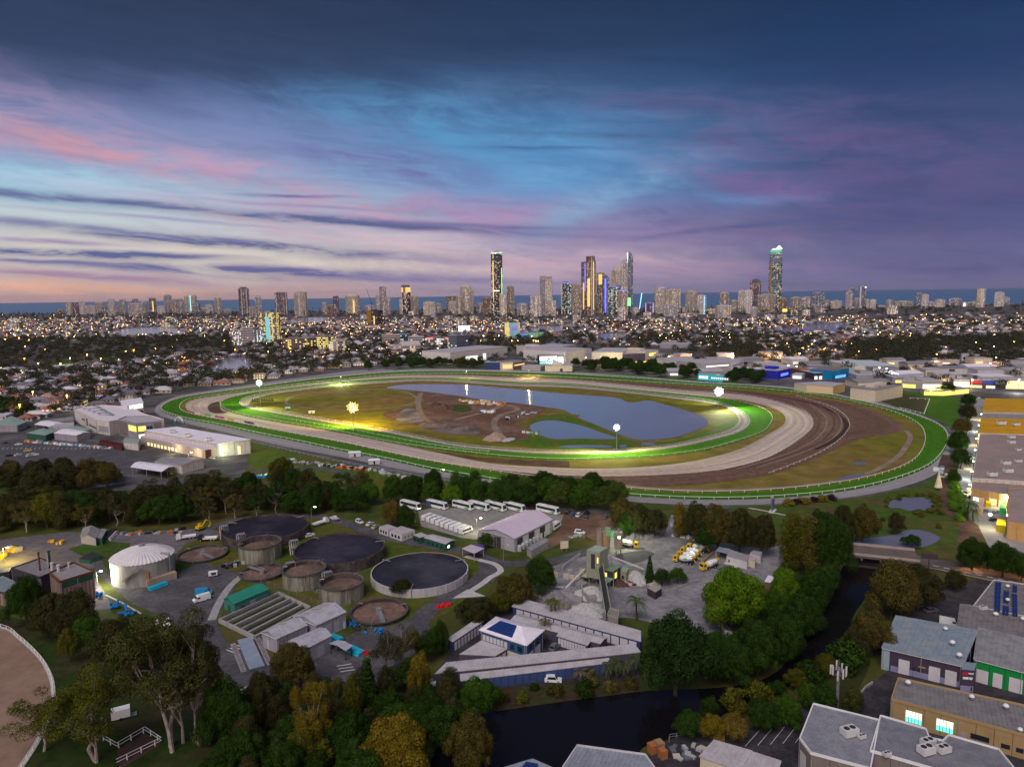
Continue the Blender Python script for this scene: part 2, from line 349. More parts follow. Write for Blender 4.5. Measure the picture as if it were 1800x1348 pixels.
def pp(r,i,off=0.0):i%=NA;return(CEN.x+(r[i]+off)*math.cos(TH[i]),CEN.y+(r[i]+off)*math.sin(TH[i]))
def streakmat(key,c1,c2,c3,usc=0.012,vsc=14.0,var=0.2):
 m=bpy.data.materials.new(key);m.use_nodes=True;t=m.node_tree;b=t.nodes['Principled BSDF']
 b.inputs['Roughness'].default_value=0.95;b.inputs['Specular IOR Level'].default_value=0.1
 uv=t.nodes.new('ShaderNodeUVMap');mp=t.nodes.new('ShaderNodeMapping');mp.inputs['Scale'].default_value=(usc,vsc,1);t.links.new(uv.outputs[0],mp.inputs[0])
 n=noise(t,mp.outputs[0],1.0,6,0.6)
 c=ramp(t,n,[(0.3,c1),(0.5,c2),(0.68,c3)])
 g=t.nodes.new('ShaderNodeNewGeometry');n2=noise(t,g.outputs['Position'],0.25,6,0.7)
 c=mixc(t,1.0,c,ramp(t,n2,[(0.3,(1-var,)*3),(0.7,(1+var,)*3)]),'MULTIPLY');t.links.new(c,b.inputs['Base Color'])
 MATS[key]=m;return m
def ring(name,ro,ri,mat,z,k=6,ids=None):
 ids=ids if ids is not None else list(range(NA+1));mb=MB();vs=[];uv=[];u=0;prev=None
 for i in ids:
  a,b=pp(ro,i),pp(ri,i)
  if prev:u+=math.hypot(a[0]-prev[0],a[1]-prev[1])
  prev=a
  for j in range(k+1):
   t=j/k;vs.append((a[0]+(b[0]-a[0])*t,a[1]+(b[1]-a[1])*t,z));uv.append((u,t))
 mb.add(vs,[(i*(k+1)+j,(i+1)*(k+1)+j,(i+1)*(k+1)+j+1,i*(k+1)+j+1)for i in range(len(ids)-1)for j in range(k)])
 mb.uv=uv;return build(mb,name,mat,kind='structure')
def disk(name,r,mat,z):
 mb=MB();mb.add([(*pp(r,i),z)for i in range(NA)],[tuple(range(NA))]);return build(mb,name,mat,kind='structure')
sandm=streakmat('track_sand',(0.36,0.265,0.23),(0.49,0.38,0.335),(0.64,0.51,0.45),0.006,7)
sandn=streakmat('narrow_track_sand',(0.26,0.19,0.175),(0.36,0.28,0.26),(0.55,0.45,0.42),0.008,4)
turfm=streakmat('mown_turf',(0.044,0.140,0.006),(0.052,0.158,0.007),(0.064,0.180,0.010),0.01,5,0.28)
dirtm=streakmat('harrowed_dirt',(0.115,0.062,0.048),(0.155,0.086,0.064),(0.205,0.122,0.092),0.004,4,0.4)
roadm=streakmat('perimeter_path_surface',(0.24,0.21,0.23),(0.30,0.27,0.29),(0.36,0.33,0.34),0.01,3,0.15)
disk('infield_ground',PL['green'],infield,0.06)
ring('perimeter_path',PL['road'],PL['green'],roadm,0.10,2)
ring('outer_turf_track',PL['green'],PL['rail2'],turfm,0.14)
ring('sand_track',PL['sand'],PL['sandin'],sandm,0.14)
ring('inner_turf_track',PL['in_outer'],PL['in_inner'],streakmat('lit_inner_turf',(0.050,0.165,0.006),(0.060,0.190,0.008),(0.075,0.215,0.011),0.01,4,0.22),0.18)  # brighter green puts part of the floodlight glow into the turf colour
ring('narrow_sand_track',PL['in_inner'],PL['n_inner'],sandn,0.18,3)
dirt_o=polar([(700,659.5),(800,658.5),(900,662),(1000,666),(1120,673.5),(1200,679),(1282,685),(1380,694.5),(1460,704),(1520,717),(1560,732),(1584,747),(1580,760),(1545,766),(1510,772),(1480,784),(1440,803),(1400,820),(1360,833),(1300,843),(1220,852),(1160,855),(1080,854),(1000,847),(940,838),(880,829),(800,800),(600,700)],3)
dirt_o=np.minimum(dirt_o,PL['rail2']-0.5)
ids=[i for i in range(NA)if dirt_o[i]>PL['sand'][i]+0.5]
k0=max(range(len(ids)),key=lambda j:(ids[(j+1)%len(ids)]-ids[j])%NA);ids=ids[k0+1:]+ids[:k0+1];ids=[i if i>=ids[0]else i+NA for i in ids]
ring('dirt_track',dirt_o,PL['sand']-0.3,dirtm,0.12,8,ids)
ids=[i for i in range(NA)if 720<(lambda q:q)(0)+720.5]
a_soil=sheet('soil_wedge',[(700,782),(760,793),(840,804),(920,809),(1000,810.5),(1002,822),(940,818.5),(860,812),(780,798)],soil,0.16)
sheet('left_bend_soil',[(365,716),(372,709),(384,706),(386,713),(389,721),(400,725),(386,727),(370,724)],soil,0.17,True)
strip('tan_vehicle_path',[(1592,756),(1600,768),(1592,786),(1574,806),(1526,832),(1440,850),(1360,857.5),(1260,861),(1160,859),(1090,852)],3.2,tan,0.15)
strip('rut_arc',[(1290,687),(1380,699),(1430,710),(1468,726),(1486,742),(1486,756),(1466,774),(1432,790)],3.5,M('damp_soil',(0.055,0.028,0.026),var=.35,scale=.2),0.135)
strip('rut_arc',[(1340,704),(1380,716),(1400,730),(1402,746),(1380,768),(1340,790),(1280,812)],1.6,MATS['brown_soil'],0.135)if 'brown_soil' in MATS else None
for k in range(7):strip('tyre_line',[(1450-14*k,712-1.5*k),(1478-13*k,735-.5*k),(1470-14*k,765),(1420-16*k,792+2*k),(1330-18*k,822+1.5*k)],.9,[tan,soil][k%2],0.136)
def oval(name,cx,cy,ax,ay,rot,mat,z,w=None):
 c=G(cx,cy);ax_m=ax/SCL(cx,cy);ay_px=G(cx,cy-ay)[1]-c[1]
 pts=[(c[0]+ax_m*math.cos(t),c[1]+ay_px*math.sin(t)+rot*math.cos(t))for t in np.linspace(0,2*math.pi,96,endpoint=False)]
 return pts
op=[(500,706),(508,698.5),(540,691),(600,686.5),(660,684.5),(700,685.5),(724,692),(735,701),(730,708),(710,713.5),(680,718),(620,720.5),(560,719.5),(520,714.5),(504,710.5)]
og=crom([G(*p)for p in op],8)
sheet('small_oval_path',og,tan,0.12,px=False)
oc=np.mean(og,axis=0);sheet('small_oval_grass',[((x-oc[0])*0.955+oc[0],(y-oc[1])*0.945+oc[1])for x,y in og],infield,0.16,px=False)
sheet('works_dirt',[(728,690),(760,689),(800,695),(860,706),(905,709),(960,718),(930,735),(905,745),(935,760),(925,772),(880,778),(850,768),(800,757),(740,748),(700,742),(672,728),(700,720),(738,710),(744,700)],dirt,0.13,True)
sheet('works_green_patch',[(792,716),(806,711),(828,716),(824,724),(800,724)],grass_g,0.17,True)
sheet('wash_patch',[(700,728),(716,718),(740,724),(748,738),(720,744),(698,740)],M('pale_wash',(0.26,0.22,0.22),tint=(0.12,0.11,0.10),scale=0.06),0.16,True)
sheet('stockpile_ground',[(735,748),(780,742),(830,748),(842,762),(800,764),(760,757)],M('pale_rubble_ground',(0.2,0.15,0.14),tint=(0.11,0.08,0.075),scale=0.05,bump=0.5),0.155,True)
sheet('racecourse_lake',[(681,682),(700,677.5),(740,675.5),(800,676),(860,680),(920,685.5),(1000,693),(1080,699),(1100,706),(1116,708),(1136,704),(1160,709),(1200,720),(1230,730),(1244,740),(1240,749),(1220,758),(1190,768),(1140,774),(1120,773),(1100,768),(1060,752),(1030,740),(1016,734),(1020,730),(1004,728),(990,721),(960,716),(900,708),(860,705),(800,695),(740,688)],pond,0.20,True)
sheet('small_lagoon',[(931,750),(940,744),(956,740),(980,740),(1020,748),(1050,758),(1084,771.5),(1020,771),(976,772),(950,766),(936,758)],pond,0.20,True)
bank=M('marsh_bank',(0.065,0.15,0.010),tint=(0.13,0.125,0.02),scale=0.04,var=0.3)
sheet('marsh_bank',[(925,745),(945,735),(985,727),(1010,735),(1040,745),(1066,756),(1095,769),(1110,775),(1140,778),(1200,772),(1250,752),(1268,748),(1290,738),(1296,748),(1240,768),(1180,780),(1100,789),(1000,791),(930,786),(905,775),(940,768)],bank,0.15,True)
for i,(cx,cy,a,b)in enumerate([(1030,785,46,3.2),(1095,784.5,7,3),(1140,780.5,13,2.8),(1512,815,13,3)]):
 sheet('puddle',[(cx+a*math.cos(t)*(1+0.15*math.sin(3*t)),cy+b*math.sin(t)*(1+.2*math.cos(2*t)))for t in np.linspace(0,2*math.pi,14,endpoint=False)],pond,0.21)
sheet('long_puddle',[(1462,845.5),(1480,840),(1500,834.5),(1518,831),(1522,834),(1505,840),(1485,844)],pond,0.21)
rail_white=M('rail_white',(0.85,0.85,0.80),rough=0.45,var=0.04)
def railing(name,label,ring_r,off,h,r,step,i0=0,i1=NA,cat='railing',pr=0.07):
 top=MB();post=MB();pts=[(*pp(ring_r,i,off),h)for i in range(i0,i1+1)]
 top.path(pts,r,4);acc=0;last=pts[0]
 for a,b in zip(pts[:-1],pts[1:]):
  L=math.hypot(b[0]-a[0],b[1]-a[1]);d=step-acc
  while d<L:
   x,y=a[0]+(b[0]-a[0])*d/L,a[1]+(b[1]-a[1])*d/L
   post.box(x-pr,x+pr,y-pr,y+pr,0.1,h);d+=step
  acc=L-(d-step)
 t=thing(name,label,cat);build(top,'top_rail',rail_white,t);build(post,'post',rail_white,t,kind='stuff');return t
railing('running_rail','long white running rail round the outside of the wide turf track',PL['green'],-0.6,1.35,0.13,7.0,pr=0.10)
railing('running_rail','long white running rail along the inner edge of the wide turf track',PL['rail2'],0.3,1.35,0.13,7.0,pr=0.10)
railing('running_rail','white rail between the pale sand track and inner turf track',PL['in_outer'],-0.5,1.2,0.10,8.0)
mid=PL['in_outer']*0.5+PL['in_inner']*0.5
railing('running_rail','white rail down the middle of the inner turf along the near straight',mid,0,1.2,0.10,6.0,int(NA*.53),int(NA*.76))
railing('running_rail','white rail on the inner edge of the inner turf track',PL['in_inner'],0,1.2,0.11,9.0)
railing('running_rail','low white rail round the innermost narrow sand track',PL['n_inner'],0.2,1.0,0.08,10.0)
railing('running_rail','low timber rail on the outside of the pale sand track',PL['sand'],0.3,0.9,0.07,8.0)
def fence_line(name,label,pts,h,mat,r=0.08,step=4.0,rails=2,cat='fence',smooth=True,group=None,postr=None):
 g=[G(*p)for p in pts];g=crom(g,5,False)if smooth and len(g)>2 else g
 t=thing(name,label,cat,(g[0][0],g[0][1],0),group=group);ox,oy=g[0]
 g=[(x-ox,y-oy)for x,y in g]
 for k in range(rails):
  z=h*(k+1)/rails;mb=MB();mb.path([(x,y,z)for x,y in g],r,4);build(mb,'rail',mat,t)
 post=MB();acc=0;pr=postr or r*1.3
 for a,b in zip(g[:-1],g[1:]):
  L=math.hypot(b[0]-a[0],b[1]-a[1]);d=(step-acc)if acc else 0
  while d<L:
   x,y=a[0]+(b[0]-a[0])*d/max(L,1e-6),a[1]+(b[1]-a[1])*d/max(L,1e-6)
   post.box(x-pr,x+pr,y-pr,y+pr,0,h);d+=step
  acc=L-(d-step)
 build(post,'post',mat,t,kind='stuff');return t
fence_line('low_rail','broken white rail across the brown dirt on the right bend',[(1400,697),(1452,712),(1482,728),(1493,744),(1490,757),(1474,775),(1440,797),(1400,815),(1350,834)],.9,rail_white,.09,8,1)
fence_line('spectator_fence','dark double fence beside the perimeter path of the near straight',[(306,739),(340,749),(400,766),(500,791),(600,813),(688,829),(780,846),(850,858)],1.3,M('fence_grey',(0.30,0.33,0.30)),0.09,5)
strip('back_chute_turf',[(690,650),(760,646),(860,646.5),(960,650),(1060,656),(1140,662),(1220,668),(1300,673.5)],14,turf,0.11)
strip('back_chute_path',[(1010,654.5),(1060,657.5),(1140,664),(1220,671),(1290,676)],9,roadm,0.125)
sheet('corner_turf',[(1500,690),(1530,684),(1580,686),(1640,692),(1690,700),(1685,740),(1672,752),(1650,738),(1600,720),(1560,708),(1520,700)],turf,0.055)
sheet('corner_brown_patch',[(1540,692),(1600,693),(1632,700),(1622,724),(1580,716),(1550,706)],M('brown_turf',(0.08,0.06,0.035),tint=(0.05,0.06,0.02),scale=0.02),0.07)
fence_line('paddock_rail','white rail round the brown corner paddock beyond the right bend',[(1600,701),(1634,703),(1624,729),(1580,718)],1.2,rail_white,0.12,6,1,smooth=False)
sheet('near_lawn',[(300,745),(400,768),(500,792),(600,814),(700,834),(800,852),(900,866),(900,900),(700,880),(500,850),(430,830),(440,790),(360,768)],M('lawn',(0.075,0.110,0.010),tint=(0.105,0.100,0.014),scale=0.03,var=0.25),0.065)
sheet('right_lawn',[(1280,890),(1380,887),(1450,881),(1530,872),(1620,852),(1660,826),(1690,830),(1700,900),(1710,960),(1690,1000),(1600,985),(1500,972),(1400,940),(1300,915)],M('lawn_right',(0.055,0.100,0.012),tint=(0.090,0.075,0.026),scale=0.03,var=0.3),0.065)
strip('service_lane',[(400,842),(440,832),(480,826),(530,822),(590,828),(630,842),(645,856)],6,asphalt,0.09)
# ------- near ground surfaces
sheet('creek',[(1500,958),(1560,966),(1556,1000),(1530,1040),(1502,1080),(1490,1120),(1476,1150),(1430,1180),(1392,1204),(1340,1228),(1290,1246),(1240,1276),(1180,1298),(1150,1308),(1120,1330),(1090,1480),(700,1480),(740,1348),(800,1290),(860,1250),(989,1230),(1118,1216),(1200,1212),(1290,1206),(1350,1190),(1385,1160),(1405,1120),(1440,1080),(1466,1040),(1480,1000)],creekw,0.12,True)
sheet('upper_creek',[(1560,966),(1500,958),(1516,948),(1560,942),(1600,935),(1640,938),(1650,950),(1620,962)],pond,0.13,True)
sheet('reed_pond',[(1557,886),(1566,880),(1580,878),(1590,874),(1602,876),(1618,873),(1630,878),(1644,880),(1640,886),(1646,893),(1632,898),(1615,895),(1598,898),(1580,893),(1566,893)],pond,0.12,True)
sheet('bird_pond',[(1584,936),(1610,931),(1640,938),(1650,948),(1600,950)],pond,0.12,True)
sheet('works_grass',[(330,945),(420,925),(560,905),(700,925),(830,965),(880,990),(860,1040),(800,1070),(720,1110),(640,1105),(560,1070),(480,1040),(400,1060),(380,1100),(330,1040),(300,985)],M('works_lawn',(0.070,0.100,0.010),tint=(0.110,0.085,0.020),scale=0.05,var=0.3),0.07)
sheet('works_yard',[(300,985),(345,985),(400,1000),(425,1012),(380,1090),(395,1125),(440,1150),(520,1160),(640,1105),(690,1100),(740,1080),(760,1110),(700,1180),(620,1215),(560,1235),(500,1230),(430,1240),(400,1200),(360,1130),(300,1090),(230,1060),(170,1010),(160,985)],asphalt,0.09)
sheet('north_yard',[(-80,960),(30,945),(120,935),(240,935),(360,928),(400,938),(330,952),(310,975),(200,985),(160,1000),(200,1070),(130,1075),(100,1040),(-80,1000)],M('yard_grey',(0.13,0.115,0.135),tint=(0.17,0.145,0.155),scale=0.06,var=0.25),0.08)
sheet('tank_surround_grass',[(180,985),(200,970),(330,975),(345,990),(300,1010),(240,1030),(200,1020),(188,1000)],grass_g,0.11,True)
sheet('verge_grass',[(120,965),(170,950),(230,955),(215,985),(160,985)],grass_g,0.10)
strip('works_road',[(360,930),(440,910),(540,905),(600,918),(660,938),(730,955),(820,970),(875,990),(930,990),(980,985),(1060,960)],6,asphalt,0.12)
strip('works_road',[(880,985),(850,1020),(800,1045),(760,1068),(735,1095),(710,1130),(690,1170),(640,1230),(600,1275)],7,asphalt,0.13)
strip('tank_road',[(836,968),(852,990),(845,1012),(815,1035),(780,1056)],4.5,asphalt,0.14)
strip('footpath',[(818,978),(845,985),(870,992),(880,1004),(862,1015),(848,1026),(826,1040)],2.4,conc_pale,0.16)
sheet('paved_slab',[(795,1052),(822,1036),(854,1048),(830,1050)],conc_pale,0.15)
sheet('bus_depot_yard',[(735,898),(760,893),(870,893),(960,898),(990,905),(985,925),(900,960),(850,950),(810,945),(740,925)],M('depot_paving',(0.24,0.22,0.22),tint=(0.30,0.28,0.26),scale=0.06),0.10)
sheet('depot_side_dirt',[(975,905),(1080,905),(1085,930),(1050,950),(1020,940),(985,955),(955,968),(945,958),(985,930)],dirt,0.095,True)
strip('depot_road',[(690,880),(800,884),(900,888),(1000,893),(1090,903)],8,asphalt,0.12)
sheet('batching_yard',[(1060,960),(1085,930),(1170,930),(1180,905),(1200,905),(1195,935),(1250,950),(1340,965),(1390,955),(1378,985),(1345,1030),(1300,1020),(1262,1060),(1270,1085),(1290,1115),(1250,1122),(1200,1105),(1100,1085),(1060,1090),(1010,1075),(930,1050),(900,1040),(960,1000),(1000,985)],gravel,0.10)
sheet('stain_patch',[(1085,975),(1130,968),(1150,975),(1120,990),(1090,988)],M('oily_ground',(0.10,0.09,0.10)),0.12,True)
sheet('storage_yard',[(765,1185),(800,1130),(850,1090),(905,1060),(1130,1120),(1130,1200),(1000,1210),(860,1235),(760,1215)],asphalt_d,0.09)
sheet('storage_bank',[(760,1205),(860,1210),(1000,1203),(1130,1190),(1140,1214),(1000,1232),(860,1252),(780,1258)],M('leaf_litter',(0.050,0.034,0.020),tint=(0.040,0.050,0.012),scale=0.1,var=0.35),0.15)
sheet('left_bank_ground',[(280,1140),(420,1250),(560,1240),(700,1180),(770,1190),(800,1290),(740,1348),(700,1600),(-300,1600),(-300,1140),(0,1080)],M('dark_lawn',(0.022,0.040,0.006),tint=(0.040,0.036,0.014),scale=0.05,var=0.35),0.075)
sheet('south_yard',[(1175,1299),(1250,1285),(1330,1278),(1415,1240),(1500,1225),(1560,1180),(1540,1130),(1600,1075),(1660,1030),(1720,1020),(1900,1050),(2300,1300),(2300,2000),(1000,2000),(1130,1335)],asphalt_d,0.14)
sheet('curved_grass_bank',[(1400,1235),(1440,1180),(1500,1140),(1530,1160),(1510,1210),(1490,1240),(1440,1250)],M('dark_bank',(0.03,0.045,0.010),tint=(0.05,0.04,0.016),scale=0.08),0.16,True)
road_o=[(1400,962),(1485,972),(1560,979),(1642,991),(1720,1006),(1800,1023),(2000,1065)]
strip('bridge_road',road_o,11,M('road_surface',(0.12,0.095,0.09),var=0.2,scale=0.2),1.25 if False else 0.18)
strip('road_edge_line',[(1500,981),(1560,988),(1642,1000),(1720,1016),(1800,1033)],0.35,line_w,0.20)
for i in range(9):
 x0=1640+i*19;y0=994.5+(x0-1640)*0.205
 strip('lane_marking',[(x0,y0),(x0+10,y0+2.1)],0.5,line_w,0.21,smooth=False)
sheet('racecourse_car_park',[(-200,800),(0,775),(60,768),(150,775),(210,785),(240,800),(300,800),(290,815),(240,830),(200,838),(150,835),(0,815),(-200,830)],asphalt,0.08)
for i in range(26):
 x0=-20+i*8.0
 strip('bay_line',[(x0,790),(x0+3,786.5)],0.22,line_w,0.10,smooth=False)
sheet('yard_behind_sheds',[(110,850),(170,835),(300,842),(330,838),(420,815),(450,820),(330,850),(240,862),(150,862)],asphalt,0.085)
sheet('delivery_lane',[(1716,700),(1732,702),(1725,740),(1716,790),(1706,842),(1712,860),(1770,870),(1800,930),(1800,960),(1740,955),(1722,925),(1690,905),(1672,880),(1680,838),(1694,790),(1705,740)],M('lane_concrete',(0.30,0.29,0.29),var=0.15,scale=0.2),0.10)
sheet('east_yard',[(1720,925),(1800,925),(2200,960),(2200,1000),(1800,985),(1740,965)],M('lane_concrete'),0.105)
strip('brown_track',[(1668,800),(1660,830),(1664,862),(1670,890),(1690,915),(1705,930),(1700,955)],7,soil,0.11)
sheet('side_street',[(1440,672),(1520,676),(1600,684),(1700,690),(1840,698),(1840,688),(1720,682),(1600,672),(1480,664),(1400,662)],asphalt,0.06)
tr=[(-300,1085),(-120,1082),(0,1102),(35,1123),(69,1155),(86,1182),(93,1208),(92,1245),(70,1297),(38,1348),(-40,1460),(-500,1500),(-700,1200)]
sheet('training_track',tr,streakmat('x',(.1,.1,.1),(.1,.1,.1),(.1,.1,.1))if False else M('training_sand',(0.26,0.165,0.12),tint=(0.30,0.195,0.145),scale=0.05,var=0.15),0.12,True)
strip('training_track_kerb',tr[1:11],1.0,conc_pale,0.15)
fence_line('track_rail','curved white rail round the brown training track',tr[1:11],1.1,rail_white,0.06,3.0,1)
# ------- trees
leaf=M('leaf',rough=0.7,var=0.28,scale=0.22,obj_color=True,island=0.36,spec=0.06)
bark=M('bark',(0.070,0.055,0.050),var=0.35,scale=1.5)
bark_p=M('pale_bark',(0.36,0.29,0.27),var=0.3,scale=1.0)
def np_mesh(name,verts,faces,mat):
 me=bpy.data.meshes.new(name);nv,nf,k=len(verts),len(faces),faces.shape[1]
 me.vertices.add(nv);me.vertices.foreach_set('co',verts.astype(np.float32).ravel())
 me.loops.add(nf*k);me.loops.foreach_set('vertex_index',faces.astype(np.int32).ravel())
 me.polygons.add(nf);me.polygons.foreach_set('loop_start',np.arange(0,nf*k,k,dtype=np.int32))
 try:me.polygons.foreach_set('loop_total',np.full(nf,k,dtype=np.int32))
 except Exception:pass
 for m in(mat if isinstance(mat,(list,tuple))else[mat]):me.materials.append(m)
 me.update(calc_edges=True);return me
def leaf_quads(C,nrm,size,rng,flat=0.8):
 n=len(C);a=rng.normal(size=(n,3));N_=nrm*flat+rng.normal(size=(n,3))*(1-flat)*0.9
 N_/=np.linalg.norm(N_,axis=1,keepdims=True)+1e-9
 u=np.cross(N_,a);u/=np.linalg.norm(u,axis=1,keepdims=True)+1e-9;w=np.cross(N_,u)
 s=(size*rng.uniform(0.6,1.3,n))[:,None];s2=s*rng.uniform(0.45,0.9,n)[:,None]
 V=np.stack([C-u*s-w*s2*.3,C+w*s2,C+u*s+w*s2*.2,C-w*s2],1).reshape(-1,3)
 F=np.arange(4*n).reshape(-1,4);return V,F
def crown(lobes,n,size,seed,shell=(0.72,1.06),low_cut=-0.75):
 rng=np.random.default_rng(seed);L=np.array(lobes);vol=(L[:,3]*L[:,4]+L[:,5]**2);idx=rng.choice(len(L),n,p=vol/vol.sum())
 d=rng.normal(size=(n,3));d/=np.linalg.norm(d,axis=1,keepdims=True);d[:,2]=np.where(d[:,2]<low_cut,-d[:,2],d[:,2])
 r=rng.uniform(*shell,n)[:,None];C=L[idx,:3]+d*r*L[idx,3:6]
 return leaf_quads(C,d,size,rng)
def lobes_dome(W,H,base,k,seed,lr=(0.22,0.34),top_bias=0.2):
 rng=random.Random(seed);out=[]
 for i in range(k):
  a=i*2.39996+rng.uniform(-.5,.5);t=(i+.5)/k;ph=math.acos(1-t*1.25);rr=math.sin(min(ph,math.pi/2+.25))*rng.uniform(.72,1.22)*(1+.16*math.sin(2*a+seed)+.10*math.sin(3*a+2*seed))
  z=base+(H-base)*(0.32+0.50*math.cos(ph)*rng.uniform(.72,1.15));r=rng.uniform(*lr)
  out.append((math.cos(a)*rr*W*.5*.72,math.sin(a)*rr*W*.5*.72,z,W*r*.8,W*r*.8,(H-base)*r*.85))
 out.append((0,0,base+(H-base)*.45,W*.33,W*.33,(H-base)*.42));return out
def lobes_gum(W,H,base,k,seed):
 rng=random.Random(seed);out=[]
 for i in range(k):
  a=rng.uniform(0,6.28);q=math.sqrt(rng.random());z=base+(H-base)*(rng.uniform(.15,.95)*(1-.35*q*q))
  s=rng.uniform(.10,.19)
  out.append((math.cos(a)*q*W*.43,math.sin(a)*q*W*.43,z,W*s,W*s,W*s*rng.uniform(.5,.8)))
 return out
def lobes_oak(W,H,base,k,seed):
 rng=random.Random(seed);out=[]
 for i in range(k):
  t=(i+.5)/k;z=base+(H-base)*(.06+.88*t);q=math.sin(math.pi*min(1,.12+t*.84))**.7*rng.uniform(.7,1.3);a=i*2.4+rng.uniform(-.6,.6)
  s=rng.uniform(.13,.24)*(0.75+.3*(1-t));out.append((math.cos(a)*q*W*.28,math.sin(a)*q*W*.28,z,W*s*1.25,W*s*1.25,(H-base)*s*.9))
 return out
def trunk_mb(lobes,H,r,seed,nl=8,mat=bark,spread=.7):
 mb=MB();rng=random.Random(seed);top=H*.55;p=Vector((0,0,0));pts=[p]
 for i in range(4):p=p+Vector((rng.uniform(-.04,.04)*H,rng.uniform(-.04,.04)*H,top/4));pts.append(p)
 for i,(a,b)in enumerate(zip(pts[:-1],pts[1:])):mb.tube(a,b,r*(1-.17*i),7,r*(1-.17*(i+1)))
 for L in sorted(lobes,key=lambda q:-q[3])[:nl]:
  e=Vector(L[:3]);s=pts[rng.choice([2,3,4])]
  m=s.lerp(e,.5)+Vector((0,0,-.06*H))+Vector((rng.uniform(-.03,.03),rng.uniform(-.03,.03),0))*H
  mb.tube(s,m,r*.42,5,r*.28);mb.tube(m,e,r*.28,5,r*.10)
  for _ in range(2):mb.tube(m.lerp(e,.4),e+Vector((rng.uniform(-1,1),rng.uniform(-1,1),rng.uniform(-.3,.8)))*L[3]*.9,r*.14,4,r*.05)
 return mb
PROTO={}
def proto(kind,name,lobes,n,size,r,H,nb,seed,bm=bark,**kw):
 V,F=crown(lobes,n,size,seed,**kw)
 cme=np_mesh(name+'_crown',V,F,leaf);tme=trunk_mb(lobes,H,r,seed,nb).mesh(name+'_trunk',bm)
 t=bpy.data.objects.new(name,None);c=bpy.data.objects.new('crown',cme);k=bpy.data.objects.new('trunk',tme)
 PROTO.setdefault(kind,[]).append((name,cme,tme,H,max(l[0]+l[3]for l in lobes)*2))
for s in range(3):
 proto('fig','fig_tree',lobes_dome(16,13,1.5,60,s,(.11,.21)),30000,.21,.55,13,6,10+s)
 proto('gum','gum_tree',lobes_gum(18,24,9,30,s),20000,.18,.45,24,20,20+s,bark_p)
 proto('oak','bushy_tree',lobes_oak(9,14,1.0,34,s),15000,.17,.30,14,6,30+s)
 proto('round','round_tree',lobes_dome(10,10,1.5,36,40+s,(.13,.24)),15000,.16,.30,10,6,40+s)
 proto('bush','bush',lobes_dome(5,3.2,0.1,11,60+s,(.24,.36)),1700,.2,.10,3,3,60+s)
proto('open','open_gum_tree',lobes_gum(22,27,11,26,77),9000,.24,.55,27,26,77,bark_p)
proto('conifer','conifer_tree',[(0,0,1+i*1.05,2.4*(1-i/13)+.3,2.4*(1-i/13)+.3,.9)for i in range(12)],4500,.22,.22,13,2,88)
NTREE=[0]
def plant(kind,x,y,ytop=None,wpx=None,color=(.03,.05,.01),label='',group=None,H=None,W=None,var=None,loc=None,cat='tree',name=None):
 pr=PROTO[kind];nm,cme,tme,H0,W0=pr[(var if var is not None else NTREE[0])%len(pr)];NTREE[0]+=1
 gx,gy=loc if loc else G(x,y)
 if H is None:H=ZAT(x,ytop,gx,gy)
 if W is None:W=wpx/(SCL(x,y))*(1+.0*H)if wpx else H/H0*W0
 t=link(name or nm,None,None,(gx,gy,0),None,label,cat,group);t.rotation_euler=(0,0,random.uniform(0,6.28))
 t.scale=(W/W0,W/W0,H/H0)
 link('crown',cme,t,color=color);link('trunk',tme,t);return t
DG,MG,OL,YO,BZ,BR,LG=(.022,.048,.006),(.038,.084,.008),(.074,.076,.008),(.145,.105,.010),(.076,.060,.014),(.040,.038,.012),(.080,.155,.006)
CW={DG:'dark green',MG:'mid green',OL:'olive',YO:'golden',BZ:'bronze',BR:'dark brown',LG:'bright green'}
